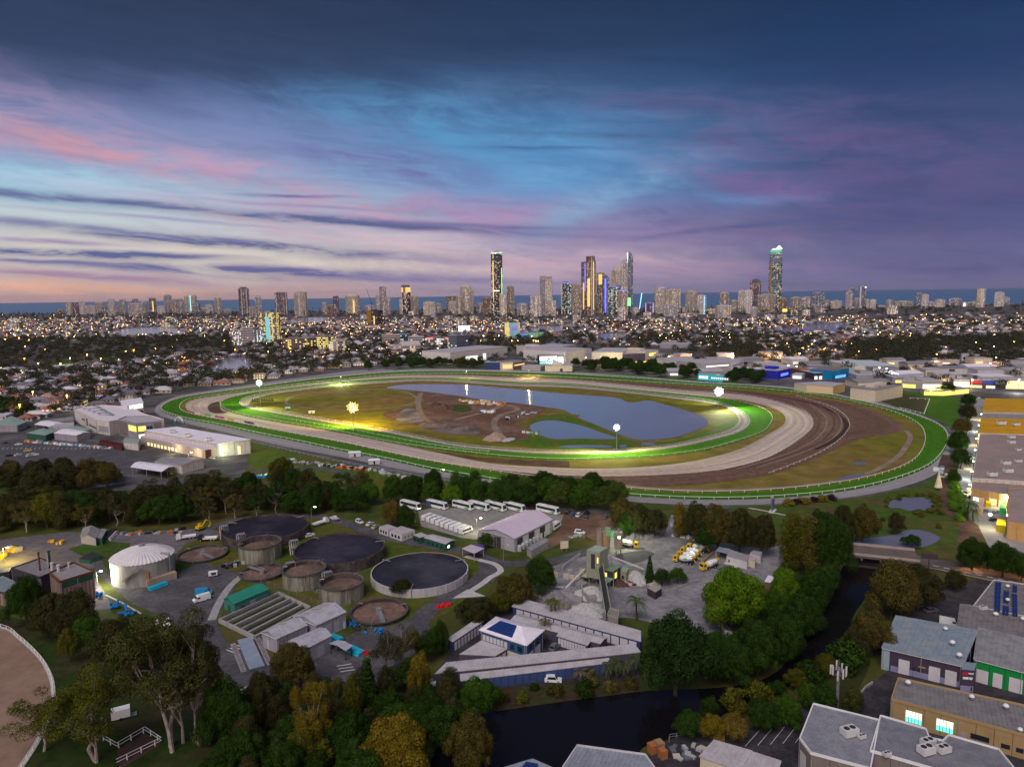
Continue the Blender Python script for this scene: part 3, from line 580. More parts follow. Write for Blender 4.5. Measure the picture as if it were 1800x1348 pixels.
# ---- individual trees of the foreground and middle ground: kind, base x, base row, top row, width, colour, label
TREES=[('gum',303,1322,1062,172,(.052,.052,.014),'huge dark gum with bare pale limbs above the horse yard',0),('gum',350,1310,1085,110,BR,'dark gum leaning behind the huge pale-limbed gum',1),('gum',168,1338,1168,165,OL,'olive gum with pale trunk beside the curved training track',2),('open',78,1320,1212,110,OL,'sparse gum reaching over the brown training track rail',0),('fig',48,1098,1012,68,DG,'dark dense tree in front of the ribbed-wall building',0),('fig',92,1118,1040,82,BR,'brownish round tree second along from the ribbed-wall building',1),('fig',138,1128,1032,80,BR,'wide dark brown tree covering the corner of the green-banded building',2),('round',158,1152,1078,62,MG,'mid green tree in front of the wide brown tree',0),('round',124,1165,1100,46,OL,'small olive tree at the lawn edge',1),('round',202,1172,1082,74,BR,'dark tree between the blue pipes and the huge gum',2),('fig',240,1190,1095,86,DG,'dark green tree left of the huge gum crown',1),('fig',400,1315,1186,92,DG,'dark spreading tree left of the weighbridge ramp',2),('bush',361,1310,1272,54,(.075,.085,.035),'pale green bush under the bare gum limbs',0),('fig',518,1215,1128,84,BZ,'bronze tree in front of the three grey sheds',0),('fig',462,1285,1176,76,BR,'dark brown tree below the grey ramp',1),('gum',552,1345,1186,70,YO,'tall yellow-olive tree with a pale trunk',0),('round',548,1352,1262,76,OL,'low olive tree at the foot of the yellow-olive tree',2),('gum',596,1282,1188,50,BZ,'slim bronze tree right of the yellow-olive tree',1),('oak',622,1290,1184,44,OL,'narrow olive tree next to the slim bronze tree',2),('conifer',648,1262,1160,58,DG,'dark conifer with drooping boughs below the painted road lines',0),('fig',702,1372,1254,128,YO,'big orange-yellow domed tree at the bottom edge',2),('open',706,1182,1098,62,BZ,'thin open tree beside the works road',0),('open',680,1196,1108,56,BR,'thin dark tree left of the works road',0),('round',738,1232,1142,52,YO,'yellow tree in front of the long storage building',1),('round',757,1162,1104,50,DG,'dark round tree left of the white storage doors',0),('oak',776,1148,1090,36,DG,'narrow dark tree beside the left storage row',2),('round',728,1140,1108,34,OL,'small olive tree by the works road bend',1),('fig',828,1362,1250,96,BZ,'bronze tree standing over the dark creek',1),('fig',838,1262,1190,84,MG,'mid green tree in front of the blue storage wall',2),('round',794,1268,1208,50,DG,'dark tree at the end of the creek bank',0),('fig',950,1044,980,66,DG,'dark green tree beside the batching yard fence',0),('fig',905,1068,1006,72,BZ,'bronze tree between road and batching yard',1),('fig',838,1100,1048,74,BR,'low brown spreading tree above the storage house',2),('round',876,1082,1040,44,OL,'olive tree behind the storage house roof',1),('round',854,964,935,28,MG,'small green tree at the corner of the bus depot shed',0),('round',706,1048,1015,42,BR,'small dark tree against the white tank wall',1),('fig',1095,932,874,54,BZ,'bronze tree at the left end of the roadside clump',0),('fig',1124,944,884,56,BR,'dark brown tree in the roadside clump',1),('round',1104,944,900,44,DG,'dark green tree in front of the roadside clump',2),('round',1150,946,890,44,BR,'brown tree at the right end of the roadside clump',0),('oak',1194,945,886,26,YO,'yellow-orange tree left of the wide bronze clump',0),('fig',1226,962,878,66,BR,'tall brown tree right of the yellow-orange tree',2),('fig',1262,970,884,66,BZ,'bronze tree above the mixer trucks',0),('round',1244,972,916,52,DG,'dark green tree behind the mixer trucks',1),('fig',1300,972,890,66,BR,'wide dark brown tree above the blue awning',1),('fig',1338,978,900,58,BR,'brown tree at the right end of the wide clump',2),('oak',1392,1004,906,50,OL,'tall olive tree left of the bridge',0),('oak',1424,1010,912,52,(.10,.085,.016),'golden-olive tree left of the bridge',1),('fig',1462,1018,900,74,DG,'large dark green tree beside the bridge end',0),('fig',1440,968,892,56,DG,'dark green tree behind the golden-olive tree',2),('fig',1286,1104,992,116,LG,'big bright green fig at the yard edge',1),('round',1268,1112,1038,62,(.11,.125,.016),'yellow-green tree on the left flank of the big fig',0),('round',1320,1100,1052,56,DG,'dark tree on the right flank of the big fig',2),('fig',1378,1068,996,66,LG,'bright green tree on the creek bank behind the white roof',2),('fig',1424,1072,998,72,DG,'dark green tree on the bank below the bridge',0),('round',1360,1092,1034,56,MG,'green tree in front of the small white roof',1),('fig',1187,1222,1072,134,(.017,.038,.008),'huge very dark green fig by the creek',2),('fig',1285,1200,1118,90,DG,'dark tree right of the huge dark fig',0),('fig',1330,1190,1088,90,DG,'dark mangrove-like tree halfway along the creek bend',1),('fig',1378,1165,1072,84,DG,'dark bank tree above the open water',2),('fig',1410,1120,1040,70,DG,'dark bank tree upstream of the open water',0),('fig',1262,1162,1110,56,MG,'green tree below the white yard fence',1),('conifer',1142,1022,978,20,DG,'first spiky conifer behind the mixer yard hut',0),('round',1164,1030,998,34,DG,'dark bushy tree right of the spiky conifer',1),('round',1192,1026,996,30,MG,'green tree at the right end of the yard garden',2),('fig',1566,1088,984,102,BZ,'wide bronze tree below the bridge',0),('fig',1612,1072,990,84,BR,'wide brown tree on the bank right of the creek',1),('fig',1532,1152,1070,74,BZ,'bronze tree above the teal-roofed shed corner',2),('round',1504,1168,1096,44,BR,'dark tree at the water above the mast',0),('round',1678,1038,1000,42,BR,'small brown tree by the road entrance',1),('fig',1708,1002,944,62,DG,'dark green tree lit orange by the street lamp',2),('fig',1762,1016,952,60,DG,'dark tree at the right edge beside the road',0),('round',1796,1024,968,46,DG,'tree against the right edge of the road',1),('round',1252,1302,1254,50,YO,'yellow tree at the left of the creekside group',0),('round',1292,1304,1250,54,(.16,.11,.02),'orange-yellow tree beside the pallet stack',1),('conifer',1296,1262,1214,16,BZ,'thin brown cypress above the yellow trees',0),('fig',1338,1286,1224,62,DG,'dark green tree right of the thin brown cypress',2),('fig',1384,1278,1222,58,MG,'green tree beside the white-edged grey roof',0),('round',1420,1250,1196,44,MG,'green tree left of the telecom mast',1),('round',1450,1262,1196,46,DG,'dark tree at the foot of the telecom mast',2),('round',1500,1262,1206,44,(.05,.055,.014),'olive tree right of the telecom mast',0),('fig',1480,968,884,52,BR,'brown tree left of the reed pond',1),('fig',1516,958,884,52,BZ,'bronze tree below the outer rail',2),('round',1574,940,898,34,BR,'dark rounded tree below the reed pond',1),('round',1602,962,938,30,DG,'low dark tree beside the upper creek',2),('round',1702,716,690,30,DG,'small dark tree at the far end of the lane hedge row',0),('round',1700,742,708,34,BR,'second tree from the far end of the lane hedge row',1),('round',1690,765,734,36,BZ,'bronze tree in the middle of the lane row',2),('fig',1684,796,756,44,DG,'widest dark tree of the lane row',1),('round',1688,824,786,36,DG,'nearest dark tree of the lane row',0),('round',1676,852,822,20,DG,'small tree beside the horse gate',2),('round',1540,700,676,26,DG,'dark tree at the end of the long pale shed',0),('round',1562,696,670,24,DG,'dark tree beside the corner paddock',1),('round',1665,693,672,30,DG,'dark tree in front of the yellow-lit shop',2),('fig',494,856,802,52,OL,'tree with olive crown beside the blue tarpaulin',0),('fig',762,874,822,36,DG,'dark tree poking above the depot tree row',1),('fig',820,882,832,40,DG,'dark tree above the row of coaches',2),('round',690,928,876,44,(.11,.075,.016),'orange-brown tree left of the parked coaches',0),('round',714,932,884,40,DG,'dark tree hiding the first coach',1),]
for t in TREES:plant(*t[:6],label=t[6],var=t[7])
def fill(poly,spacing,spec,H,label,group,limit=400,seed=1,wfac=1.0,cat='tree',avoid=None):
 """spread single trees over a piece of ground; spec: list of (kind, colour, weight)"""
 g=[G(*p)for p in poly];rng=random.Random(seed);xs=[p[0]for p in g];ys=[p[1]for p in g];pts=[];tries=0
 def inside(x,y):
  c=False;j=len(g)-1
  for i in range(len(g)):
   if(g[i][1]>y)!=(g[j][1]>y)and x<(g[j][0]-g[i][0])*(y-g[i][1])/(g[j][1]-g[i][1])+g[i][0]:c=not c
   j=i
  return c
 while len(pts)<limit and tries<limit*40:
  tries+=1;x,y=rng.uniform(min(xs),max(xs)),rng.uniform(min(ys),max(ys))
  if inside(x,y)and all((x-a)**2+(y-b)**2>spacing**2 for a,b in pts):pts.append((x,y))
 for x,y in pts:
  k,c,_=rng.choices(spec,[s[2]for s in spec])[0];h=rng.uniform(*H);f=rng.uniform(.8,1.25)
  pos=(x/y-min(a/b for a,b in g))/(max(a/b for a,b in g)-min(a/b for a,b in g));lb=(CW.get(c,'green')+{'fig':' spreading ','oak':' upright ','round':' rounded ','gum':' tall ','bush':' low '}[k]+label+(' (left end)',' (middle)',' (right end)')[min(2,int(pos*3))])if len(pts)>9 else label
  plant(k,0,0,H=h,W=h*{'fig':1.15,'oak':.72,'round':1.0,'gum':.8,'bush':1.6,'conifer':.4,'open':.8}[k]*wfac,color=tuple(v*f for v in c),label=lb,group=group,loc=(x,y),cat=cat)
 return len(pts)
fill([(-90,948),(60,938),(200,932),(400,912),(560,905),(640,900),(640,874),(450,872),(200,896),(-90,904)],7.2,[('fig',DG,3),('oak',BR,3),('round',OL,1),('round',BR,2),('oak',DG,2),('gum',BR,4),('gum',BZ,2),('gum',DG,2)],(9,17),'tree of the belt behind the round tanks','trees of the dark belt',100,3)
fill([(-40,858),(90,868),(190,864),(196,846),(100,838),(-40,842)],9.0,[('fig',BR,3),('round',BZ,2)],(11,15),'tree of the clump before the car park','trees of the car park clump',20,4)
fill([(640,892),(880,884),(900,868),(760,864),(640,872)],8.5,[('round',LG,2),('round',MG,3),('fig',DG,2),('oak',MG,2)],(9,12),'tree of the row behind the coaches','trees of the depot row',26,5)
fill([(885,892),(1090,900),(1080,876),(960,868),(890,868)],8.0,[('fig',DG,3),('fig',MG,1),('round',(.05,.075,.012),2)],(10,14),'tree of the thicket above the depot shed','trees of the depot thicket',26,6)
fill([(380,1400),(400,1330),(450,1270),(560,1250),(640,1225),(720,1215),(800,1240),(800,1300),(760,1370),(640,1420)],5.0,[('round',DG,4),('fig',DG,2),('oak',BR,2)],(6,11),'tree of the undergrowth left of the creek','dark trees of the creek end',60,7)
fill([(860,1246),(989,1228),(1118,1212),(1112,1198),(980,1206),(860,1222)],5.0,[('bush',OL,2),('bush',DG,2),('bush',BZ,2),('bush',(.09,.08,.02),1)],(2,4),'bush on the bank below the storage wall','bushes of the creek bank',20,8,cat='bush')
fill([(1230,1215),(1350,1192),(1400,1130),(1470,1040),(1440,1040),(1380,1120),(1300,1150),(1240,1180)],7.0,[('fig',DG,3),('round',DG,2)],(7,11),'tree of the inner creek bend','trees of the inner creek bend',36,9)
fill([(1672,905),(1694,924),(1700,908),(1690,880),(1676,830),(1669,838)],3.0,[('bush',(.07,.16,.012),1)],(2.2,3.2),'bright green hedge bush beside the lit delivery lane','hedge of the delivery lane',26,10,1.0,'bush')
fill([(1560,905),(1640,900),(1660,930),(1600,930),(1540,925)],9.0,[('bush',BR,1),('bush',OL,1)],(1.5,3),'scrub bush round the reed pond','scrub round the reed pond',14,11,cat='bush')
def bare(x,y,ytop,label,seed,r=.5):
 gx,gy=G(x,y);h=ZAT(x,ytop,gx,gy);t=thing('bare_tree',label,'tree',(gx,gy,0));rr=random.Random(seed);mb=MB()
 def grow(p,d,L,r,k):
  q=p+d*L;mb.tube(p,q,r,6,r*.72)
  if k==0:return
  for _ in range(2 if k>3 else 3):e=(d+Vector((rr.uniform(-.75,.75),rr.uniform(-.5,.5),rr.uniform(-.1,.45)))).normalized();grow(q,e,L*rr.uniform(.62,.85),r*.66,k-1)
 grow(Vector((0,0,0)),Vector((.03,0,1)),h*.30,r,5);build(mb,'trunk_and_limbs',bark_p,t);return t
bare(301,1312,1186,'bare pale-limbed tree standing in front of the huge dark gum',5,.65);bare(322,1306,1205,'smaller bare pale tree leaning right of the tall bare one',9,.4);bare(170,1340,1250,'pale bare trunk beside the training track',12,.4)
fill([(1200,1300),(1245,1290),(1300,1250),(1400,1226),(1390,1214),(1300,1238),(1240,1268)],4.5,[('round',DG,3),('bush',OL,1),('round',BZ,1)],(4,7),'tree of the creek corner by the canopies','trees of the creek corner',16,15)
fill([(1395,1212),(1430,1192),(1480,1158),(1494,1128),(1520,1110),(1530,1150),(1480,1190),(1440,1215),(1400,1232)],5.5,[('round',DG,2),('round',OL,1),('bush',DG,2)],(4,7),'tree of the outer creek bank','trees of the outer creek bank',16,13)
fill([(1552,900),(1560,880),(1600,868),(1650,872),(1655,905),(1600,904),(1640,898),(1640,876),(1600,873),(1562,886)],3.2,[('bush',(.09,.10,.015),1)],(1.2,2.2),'reed clump round the reed pond','reeds of the reed pond',26,14,cat='bush')
frond_m=M('palm_frond',rough=0.5,var=0.2,obj_color=True,spec=0.3)
def palm_mesh(n=26,L=4.2,seed=1):
 rng=random.Random(seed);mb=MB()
 for i in range(n):
  a=i*2.4+rng.uniform(-.2,.2);up=rng.uniform(-.15,1.1);P=[]
  for j in range(7):
   t=j/6;r=L*t*math.cos(up*.8)*(1-.12*t);z=L*(math.sin(up)*t-0.75*t*t*(1.0))
   P.append(Vector((math.cos(a)*r,math.sin(a)*r,z)))
  side=Vector((-math.sin(a),math.cos(a),0))
  for j in range(6):
   w=.62*math.sin(math.pi*(j+.6)/7.2)
   for k in(0,.5):
    q=P[j].lerp(P[j+1],k);d=(P[j+1]-P[j]).normalized()
    for sg in(-1,1):mb.add([q,q+d*.26,q+side*sg*w+d*.34+Vector((0,0,-.3*w))],[(0,1,2)])
 return mb
PALM=[palm_mesh(26,4.2,s).mesh('palm_fronds',frond_m)for s in range(2)]
PTRUNK={}
def palm(x,y,h,L,color,label,r=.28,group=None,loc=None):
 gx,gy=loc if loc else G(x,y);t=thing('palm_tree',label,'palm',(gx,gy,0),random.uniform(0,6),group)
 key=(round(h),r)
 if key not in PTRUNK:
  mb=MB();p=Vector((0,0,0))
  for i in range(5):q=Vector((.05*i*math.sin(i),.06*i,h*(i+1)/5));mb.tube(p,q,r*(1.15-.08*i),7);p=q
  PTRUNK[key]=(mb.mesh('palm_trunk',bark),p)
 me,p=PTRUNK[key];link('trunk',me,t);c=link('crown',PALM[len(KIDS)%2],t,loc=p,color=color);c.scale=(L/4.2,)*3;return t
palm(1119,1090,6.5,4.6,(.06,.085,.02),'large date palm in the batching yard')
palm(968,1092,6.5,3.2,(.09,.10,.015),'left palm of the tall pair beside the storage house')
palm(977,1092,6.0,3.0,(.08,.10,.015),'right palm of the tall pair beside the storage house')
palm(958,1118,5.0,3.0,(.10,.10,.012),'yellowish palm in front of the tall pair')
palm(956,1130,2.5,2.2,(.05,.08,.012),'short palm beside the parked dark car')
palm(1023,1206,4.0,3.6,(.10,.085,.04),'pale dry palm on the creek bank')
for i,(x,y)in enumerate([(1070,1196),(1084,1192),(1100,1194),(1114,1188)]):palm(x,y,4.2+i%2,3.0,(.05,.07,.014),['first palm of the bank row from the dry palm','second palm of the bank row from the dry palm','third palm of the bank row from the dry palm','palm of the bank row nearest the huge dark fig'][i])
palm(1700,912,7.0,6.2,(.045,.09,.012),'big spreading palm at the bend of the delivery lane',.4)
palm(1710,916,4.5,4.6,(.05,.09,.012),'lower palm behind the big spreading palm of the lane',.35)
# ------- buildings
def W_(key,c=None,**k):return M(key,c,rough=k.pop('rough',.7),var=k.pop('var',.10),scale=k.pop('scale',.4),**k)
roof_lav=W_('roof_sheet_pale',(0.52,0.47,0.50),rough=.5,spec=.25,tint=(.44,.40,.42),var=.14)
roof_grey=W_('roof_sheet_grey',(0.30,0.28,0.30),rough=.5,tint=(.24,.22,.235),var=.16)
roof_dark=W_('roof_sheet_dark',(0.22,0.20,0.23),rough=.5)
roof_white=W_('roof_sheet_white',(0.86,0.78,0.86),rough=.4)
roof_teal=W_('roof_sheet_blue_grey',(0.22,0.275,0.33),rough=.5,tint=(0.29,0.31,0.34),var=.16)
roof_tan=W_('roof_sheet_tan',(0.34,0.26,0.25),rough=.6,var=.12,tint=(.30,.23,.22),scale=.1)
wall_grey=W_('wall_grey',(0.34,0.31,0.35));wall_lt=W_('wall_light',(0.62,0.57,0.58));wall_cream=W_('wall_cream',(0.66,0.56,0.44))
wall_navy=W_('wall_navy',(0.035,0.055,0.16));wall_purple=W_('wall_dusk_purple',(0.10,0.075,0.12));wall_dark=W_('wall_dark',(0.06,0.05,0.065))
wall_green=W_('wall_dark_green',(0.03,0.10,0.075));teal_roof=W_('roof_teal_green',(0.03,0.24,0.17));teal_wall=W_('wall_teal',(0.05,0.20,0.17))
door_w=W_('roller_door_white',(0.66,0.60,0.64));glass_d=M('dark_glass',(0.02,0.025,0.04),rough=.12,spec=.6,var=.1);glass_b=M('blue_panel_glass',(0.015,0.04,0.17),rough=.25,spec=.35,var=.15,scale=2)
steel=M('steel',(0.32,0.31,0.33),rough=.5,metal=.3,var=.2,scale=2);rust=M('rusty_brown',(0.16,0.06,0.03),var=.3,scale=1.5)
black=M('black_rubber',(0.015,0.015,0.016),rough=.7);darkm=M('dark_metal',(0.04,0.04,0.045),rough=.6)
lit_warm=EM('lit_window_warm',(1.0,0.72,0.25),1.6);lit_yel=EM('lit_window_yellow',(1.0,0.80,0.08),1.3);lit_wh=EM('lit_window_white',(0.95,1.0,0.85),1.5);lit_teal=EM('lit_window_teal',(0.1,0.95,0.75),1.2)
lit_or=EM('lit_orange',(1.0,0.42,0.06),2.2);lit_red=EM('lit_red',(1.0,0.06,0.05),1.6);lit_blue=EM('lit_blue',(0.06,0.15,1.0),1.8);lamp_or=EM('lamp_orange',(1.0,0.42,0.08),60);lamp_wh=EM('lamp_white',(1.0,0.98,0.9),60);lamp_gr=EM('lamp_green_white',(0.55,1.0,0.75),50)
def shed(name,label,cat,px,h,wall,roof,kind='gable',rise=1.4,ridge=0,over=.35,ops=(),seams=False,open_=False,group=None,sky=0,z0=0.0,metres=False,parapet=0.0,trim=None):
 P=[G(*p,h)for p in px]if not metres else list(px)
 cx,cy=sum(p[0]for p in P)/len(P),sum(p[1]for p in P)/len(P)
 t=thing(name,label,cat,(cx,cy,z0),group=group)
 L=[Vector((p[0]-cx,p[1]-cy))for p in P];h=h-z0;n=len(L)
 sg=1 if sum(L[i].x*L[(i+1)%n].y-L[(i+1)%n].x*L[i].y for i in range(n))>0 else-1
 hs=[h]*n
 if kind=='skil':hs=[h,h,h+rise,h+rise]
 O=[p*(1+over/max(p.length,.1))if kind!='flat' else p for p in L]
 mb=MB();fs=[]
 if open_:
  for p in L:
   q=p*.94;mb.box(q.x-.13,q.x+.13,q.y-.13,q.y+.13,0,h)
  for i in range(n):
   a,b=L[i]*.94,L[(i+1)%n]*.94
   if(b-a).length>9:q=(a+b)/2;mb.box(q.x-.13,q.x+.13,q.y-.13,q.y+.13,0,h)
  build(mb,'posts',wall,t,kind='stuff')
 else:
  V=[(p.x,p.y,0)for p in L]+[(p.x,p.y,z)for p,z in zip(L,hs)]
  fs=[(i,(i+1)%n,n+(i+1)%n,n+i)for i in range(n)]
  if kind=='gable':
   e=((3,0),(1,2))if ridge==0 else((0,1),(2,3))
   for a,b in e:m=(L[a]+L[b])/2;V.append((m.x,m.y,h+rise));fs.append((n+a,n+b,len(V)-1))
  fs.append(tuple(range(n,2*n)))
  mb.add(V,fs);build(mb,'wall',wall,t)
  if h>4.5 and not z0:
   jb=MB();gb=MB();dp=MB()
   for i in range(n):
    a,b=L[i],L[(i+1)%n];dd=b-a;k=int(dd.length/3.2);oo=Vector((dd.y,-dd.x)).normalized()*sg*.02
    for j in range(1,k):p=a+dd*(j/k)+oo;jb.beam((*p,.1),(p.x+.001,p.y,hs[i]-.2),.07,.05)
    if dd.length>5:
     p,q=a+oo*12,b+oo*12;gb.beam((*p,hs[i]-.12),(*q,hs[(i+1)%n]-.12),.2,.16)if kind!='flat' and i%2==0 else None
     for u in(.02,.5,.98):p=a+dd*u+oo*5;dp.tube((*p,.1),(p.x,p.y,min(hs)-.1),.09,5)
   if jb.v:build(jb,'wall_joints',darkm,t,kind='stuff')
   if gb.v:build(gb,'gutter',wall_lt,t)
   if dp.v:build(dp,'downpipes',wall_grey,t,kind='stuff')
 rb=MB();slopes=[]
 def slab(q):
  m=len(q);rb.add([tuple(p)for p in q]+[(p[0],p[1],p[2]-.16)for p in q],[tuple(range(m)),tuple(range(2*m-1,m-1,-1))]+[(i,(i+1)%m,m+(i+1)%m,m+i)for i in range(m)])
 e=.10
 if kind=='gable':
  if ridge==0:A,B,C,D=O
  else:B,C,D,A=O
  r0,r1=(D+A)/2,(B+C)/2;zz=h+rise+e
  slopes=[((*A,h+e),(*B,h+e),(*r1,zz),(*r0,zz)),((*C,h+e),(*D,h+e),(*r0,zz),(*r1,zz))]
 elif kind=='hip':
  if(O[1]-O[0]).length>=(O[2]-O[1]).length:A,B,C,D=O
  else:B,C,D,A=O
  m0,m1=(D+A)/2,(B+C)/2;half=((D-A).length+(B-C).length)/4;ax=(m1-m0).normalized()
  half=min(half,(m1-m0).length*.48);r0,r1=m0+ax*half,m1-ax*half;zz=h+rise+e
  slopes=[((*A,h+e),(*B,h+e),(*r1,zz),(*r0,zz)),((*C,h+e),(*D,h+e),(*r0,zz),(*r1,zz)),((*B,h+e),(*C,h+e),(*r1,zz)),((*D,h+e),(*A,h+e),(*r0,zz))]
 elif kind=='skil':slopes=[tuple((*o,z+e)for o,z in zip(O,hs))]
 elif kind=='flat':
  slopes=[tuple((*o,h+e)for o in O)]
  if parapet:
   pb=MB()
   for i in range(n):
    a,b=O[i],O[(i+1)%n];pb.beam((*a,h+parapet/2),(*b,h+parapet/2),.25,parapet+.3)
   build(pb,'parapet',trim or wall,t)
 for q in slopes:slab(q)
 build(rb,'roof',roof,t)
 if seams and slopes and len(slopes[0])==4:
  sb=MB()
  for q in slopes[:2]:
   a,b,c,d=(Vector(v)for v in(q if len(q)==4 else(*q,q[-1])));k=max(2,int((b-a).length/1.1))
   for i in range(1,k):t_=i/k;sb.beam(a.lerp(b,t_)+Vector((0,0,.03)),d.lerp(c,t_)+Vector((0,0,.03)),.14,.12)
  build(sb,'roof_ribs',roof,t,kind='stuff')
 if kind=='flat' and min(O[i].length for i in range(n))>4 and(seams or h<9)and not open_:
  sb=MB();ed=max(((O[(i+1)%n]-O[i])for i in range(n)),key=lambda v:v.length).normalized();nn=Vector((-ed.y,ed.x));lo_,hi_=min(p.dot(ed)for p in O),max(p.dot(ed)for p in O);st=max(.9,(hi_-lo_)/90);c_=lo_+st
  while c_<hi_:
   xs=[]
   for i in range(n):
    a,b=O[i],O[(i+1)%n];da,db=a.dot(ed)-c_,b.dot(ed)-c_
    if da*db<0:xs.append(a.lerp(b,da/(da-db)).dot(nn))
   xs.sort()
   for u,v in zip(xs[::2],xs[1::2]):
    if v-u>1:p,q=ed*c_+nn*(u+.3),ed*c_+nn*(v-.3);sb.beam((*p,h+.14),(*q,h+.14),.13,.10)
   c_+=st
  if sb.v:build(sb,'roof_ribs',roof,t,kind='stuff')
 if sky and slopes:
  a,b,c,d=(Vector(v)for v in slopes[0][:4])
  for i in range(sky):
   u=(i+.6)/(sky+.3);m=MB();p,q=a.lerp(b,u),d.lerp(c,u);w=(b-a).normalized()*.45
   m.add([v+Vector((0,0,.13))for v in(p.lerp(q,.12)-w,p.lerp(q,.12)+w,p.lerp(q,.92)+w,p.lerp(q,.92)-w)],[(0,1,2,3)]);build(m,'skylight',MATS['skylight_sheet'],t)
 for op in ops:opening(t,L,sg,*op)
 t['_n']=0;del t['_n']
 SH[t.name]=(L,sg,h);return t
SH={}
M('skylight_sheet',(0.55,0.44,0.24),var=.3,scale=1)
def opening(t,L,sg,side,u0,u1,z0,z1,mat,nm='door',proud=.07):
 n=len(L);a,b=L[side],L[(side+1)%n];d=b-a;o=Vector((d.y,-d.x)).normalized()*sg*proud
 p,q=a+d*u0,a+d*u1;mb=MB();i_=o*-.5
 mb.add([(*(p+i_),z0),(*(q+i_),z0),(*(q+i_),z1),(*(p+i_),z1),(*(p+o),z0),(*(q+o),z0),(*(q+o),z1),(*(p+o),z1)],[(4,5,6,7),(0,4,7,3),(5,1,2,6),(3,7,6,2),(0,1,5,4)])
 return build(mb,nm,mat,t)
def row(side,n,z0,z1,mat,nm='door',u0=.02,u1=.98,fill=.8):
 w=(u1-u0)/n;return[(side,u0+w*(i+(1-fill)/2),u0+w*(i+1-(1-fill)/2),z0,z1,mat,nm)for i in range(n)]
def rooftop(label,px,py,h,kind='ac',s=1.0,rz=0.3,group=None):
 x,y=G(px,py,h);
 if kind=='ac':
  t=thing('air_conditioner',label,'air conditioner',(x,y,h),rz,group);mb=MB();mb.box(-1.1*s,1.1*s,-.7*s,.7*s,0,1.0*s);build(mb,'casing',W_('unit_casing',(.62,.60,.60)),t)
  f=MB();[f.cyl(c*s,0,.42*s,1.0*s,1.06*s,10)for c in(-.5,.5)];build(f,'fan_grille',darkm,t)
  q=MB();q.tube((1.1*s,0,.3*s),(2.2*s,.2,.3*s),.12,5);build(q,'duct',steel,t)
 else:
  t=thing('roof_vent',label,'vent',(x,y,h),rz,group);mb=MB();mb.cyl(0,0,.28*s,0,.5*s,8);build(mb,'neck',steel,t);c=MB();c.dome(0,0,.5*s,.5*s,.45*s,10,3);build(c,'vent_cap',white,t)
 return t
 # --- storage facility
navy_posts=dict(wall=wall_navy)
shed('storage_building','longest storage building with pale roof and navy wall facing the creek','storage unit',[(766,1184),(1124.7,1146.3),(1112.7,1134.6),(787,1167)],3.4,wall_purple,roof_lav,'skil',.5,seams=True)
shed('storage_building','lower navy lean-to with white roof along the longest storage building','storage unit',[(811,1197),(1071,1165),(1068.6,1159),(811,1187)],2.8,wall_navy,roof_lav,'skil',.4,seams=True,ops=row(0,20,.1,2.5,W_('door_navy',(.05,.08,.2)),'roller_door',fill=.86))
shed('storage_building','long diagonal storage row with many white doors below the batching yard','storage unit',[(901,1066),(1125,1127),(1124.7,1111),(914,1053.6)],3.0,wall_navy,roof_lav,'skil',.5,seams=True,ops=row(0,15,.1,2.5,door_w,'roller_door',.03,.98,.86))
shed('storage_building','middle storage row with pale roof beside the palms','storage unit',[(899,1090),(1054,1131),(1067,1120.4),(914,1079)],3.0,wall_purple,roof_lav,'gable',.5,seams=True)
shed('storage_building','short storage row with white doors beside the dark parked car','storage unit',[(980,1118),(1031,1134),(1037,1128.4),(985,1112)],2.8,wall_navy,roof_lav,'skil',.4,seams=True,ops=row(0,10,.1,2.4,door_w,'roller_door',fill=.84))
shed('storage_building','left storage row with nine white doors behind the dark round tree','storage unit',[(797,1127.5),(849,1093),(839,1089),(788,1124)],3.0,wall_navy,roof_lav,'skil',.4,seams=True,ops=row(0,9,.1,2.5,door_w,'roller_door',fill=.7))
shed('storage_building','stepped storage block with purple walls in front of the solar roof house','storage unit',[(807,1150),(871,1153),(896,1138),(850,1123)],3.0,wall_purple,roof_lav,'flat',ops=[(1,.1,.35,.1,2.4,door_w,'roller_door'),(1,.45,.7,.1,2.4,door_w,'roller_door'),(0,.62,.78,.1,2.3,wall_navy,'door')])
shed('storage_building','small awning with a white top at the stepped storage block','porch',[(845,1150),(858,1153),(863,1147),(851,1143)],2.9,wall_navy,roof_white,'flat',ops=())
t=shed('storage_office','blue two-storey storage office with a hipped pale roof and solar panels','house',[(845.6,1107),(924.4,1133),(953.7,1107),(873.6,1085)],6.0,W_('office_blue',(.04,.11,.25)),roof_white,'hip',2.0,over=.7,ops=[(0,.0,1.0,.1,2.6,wall_cream,'lower_wall')]+row(0,7,3.3,4.9,wall_lt,'window',.03,.6,.8)+[(0,.66,.74,3.3,4.9,glass_d,'window'),(0,.82,.92,3.3,4.9,glass_d,'window'),(1,.08,.42,.15,2.7,door_w,'roller_door'),(1,.5,.85,.15,2.7,door_w,'roller_door'),(1,.2,.35,3.4,4.8,glass_d,'window'),(1,.6,.75,3.4,4.8,glass_d,'window')])
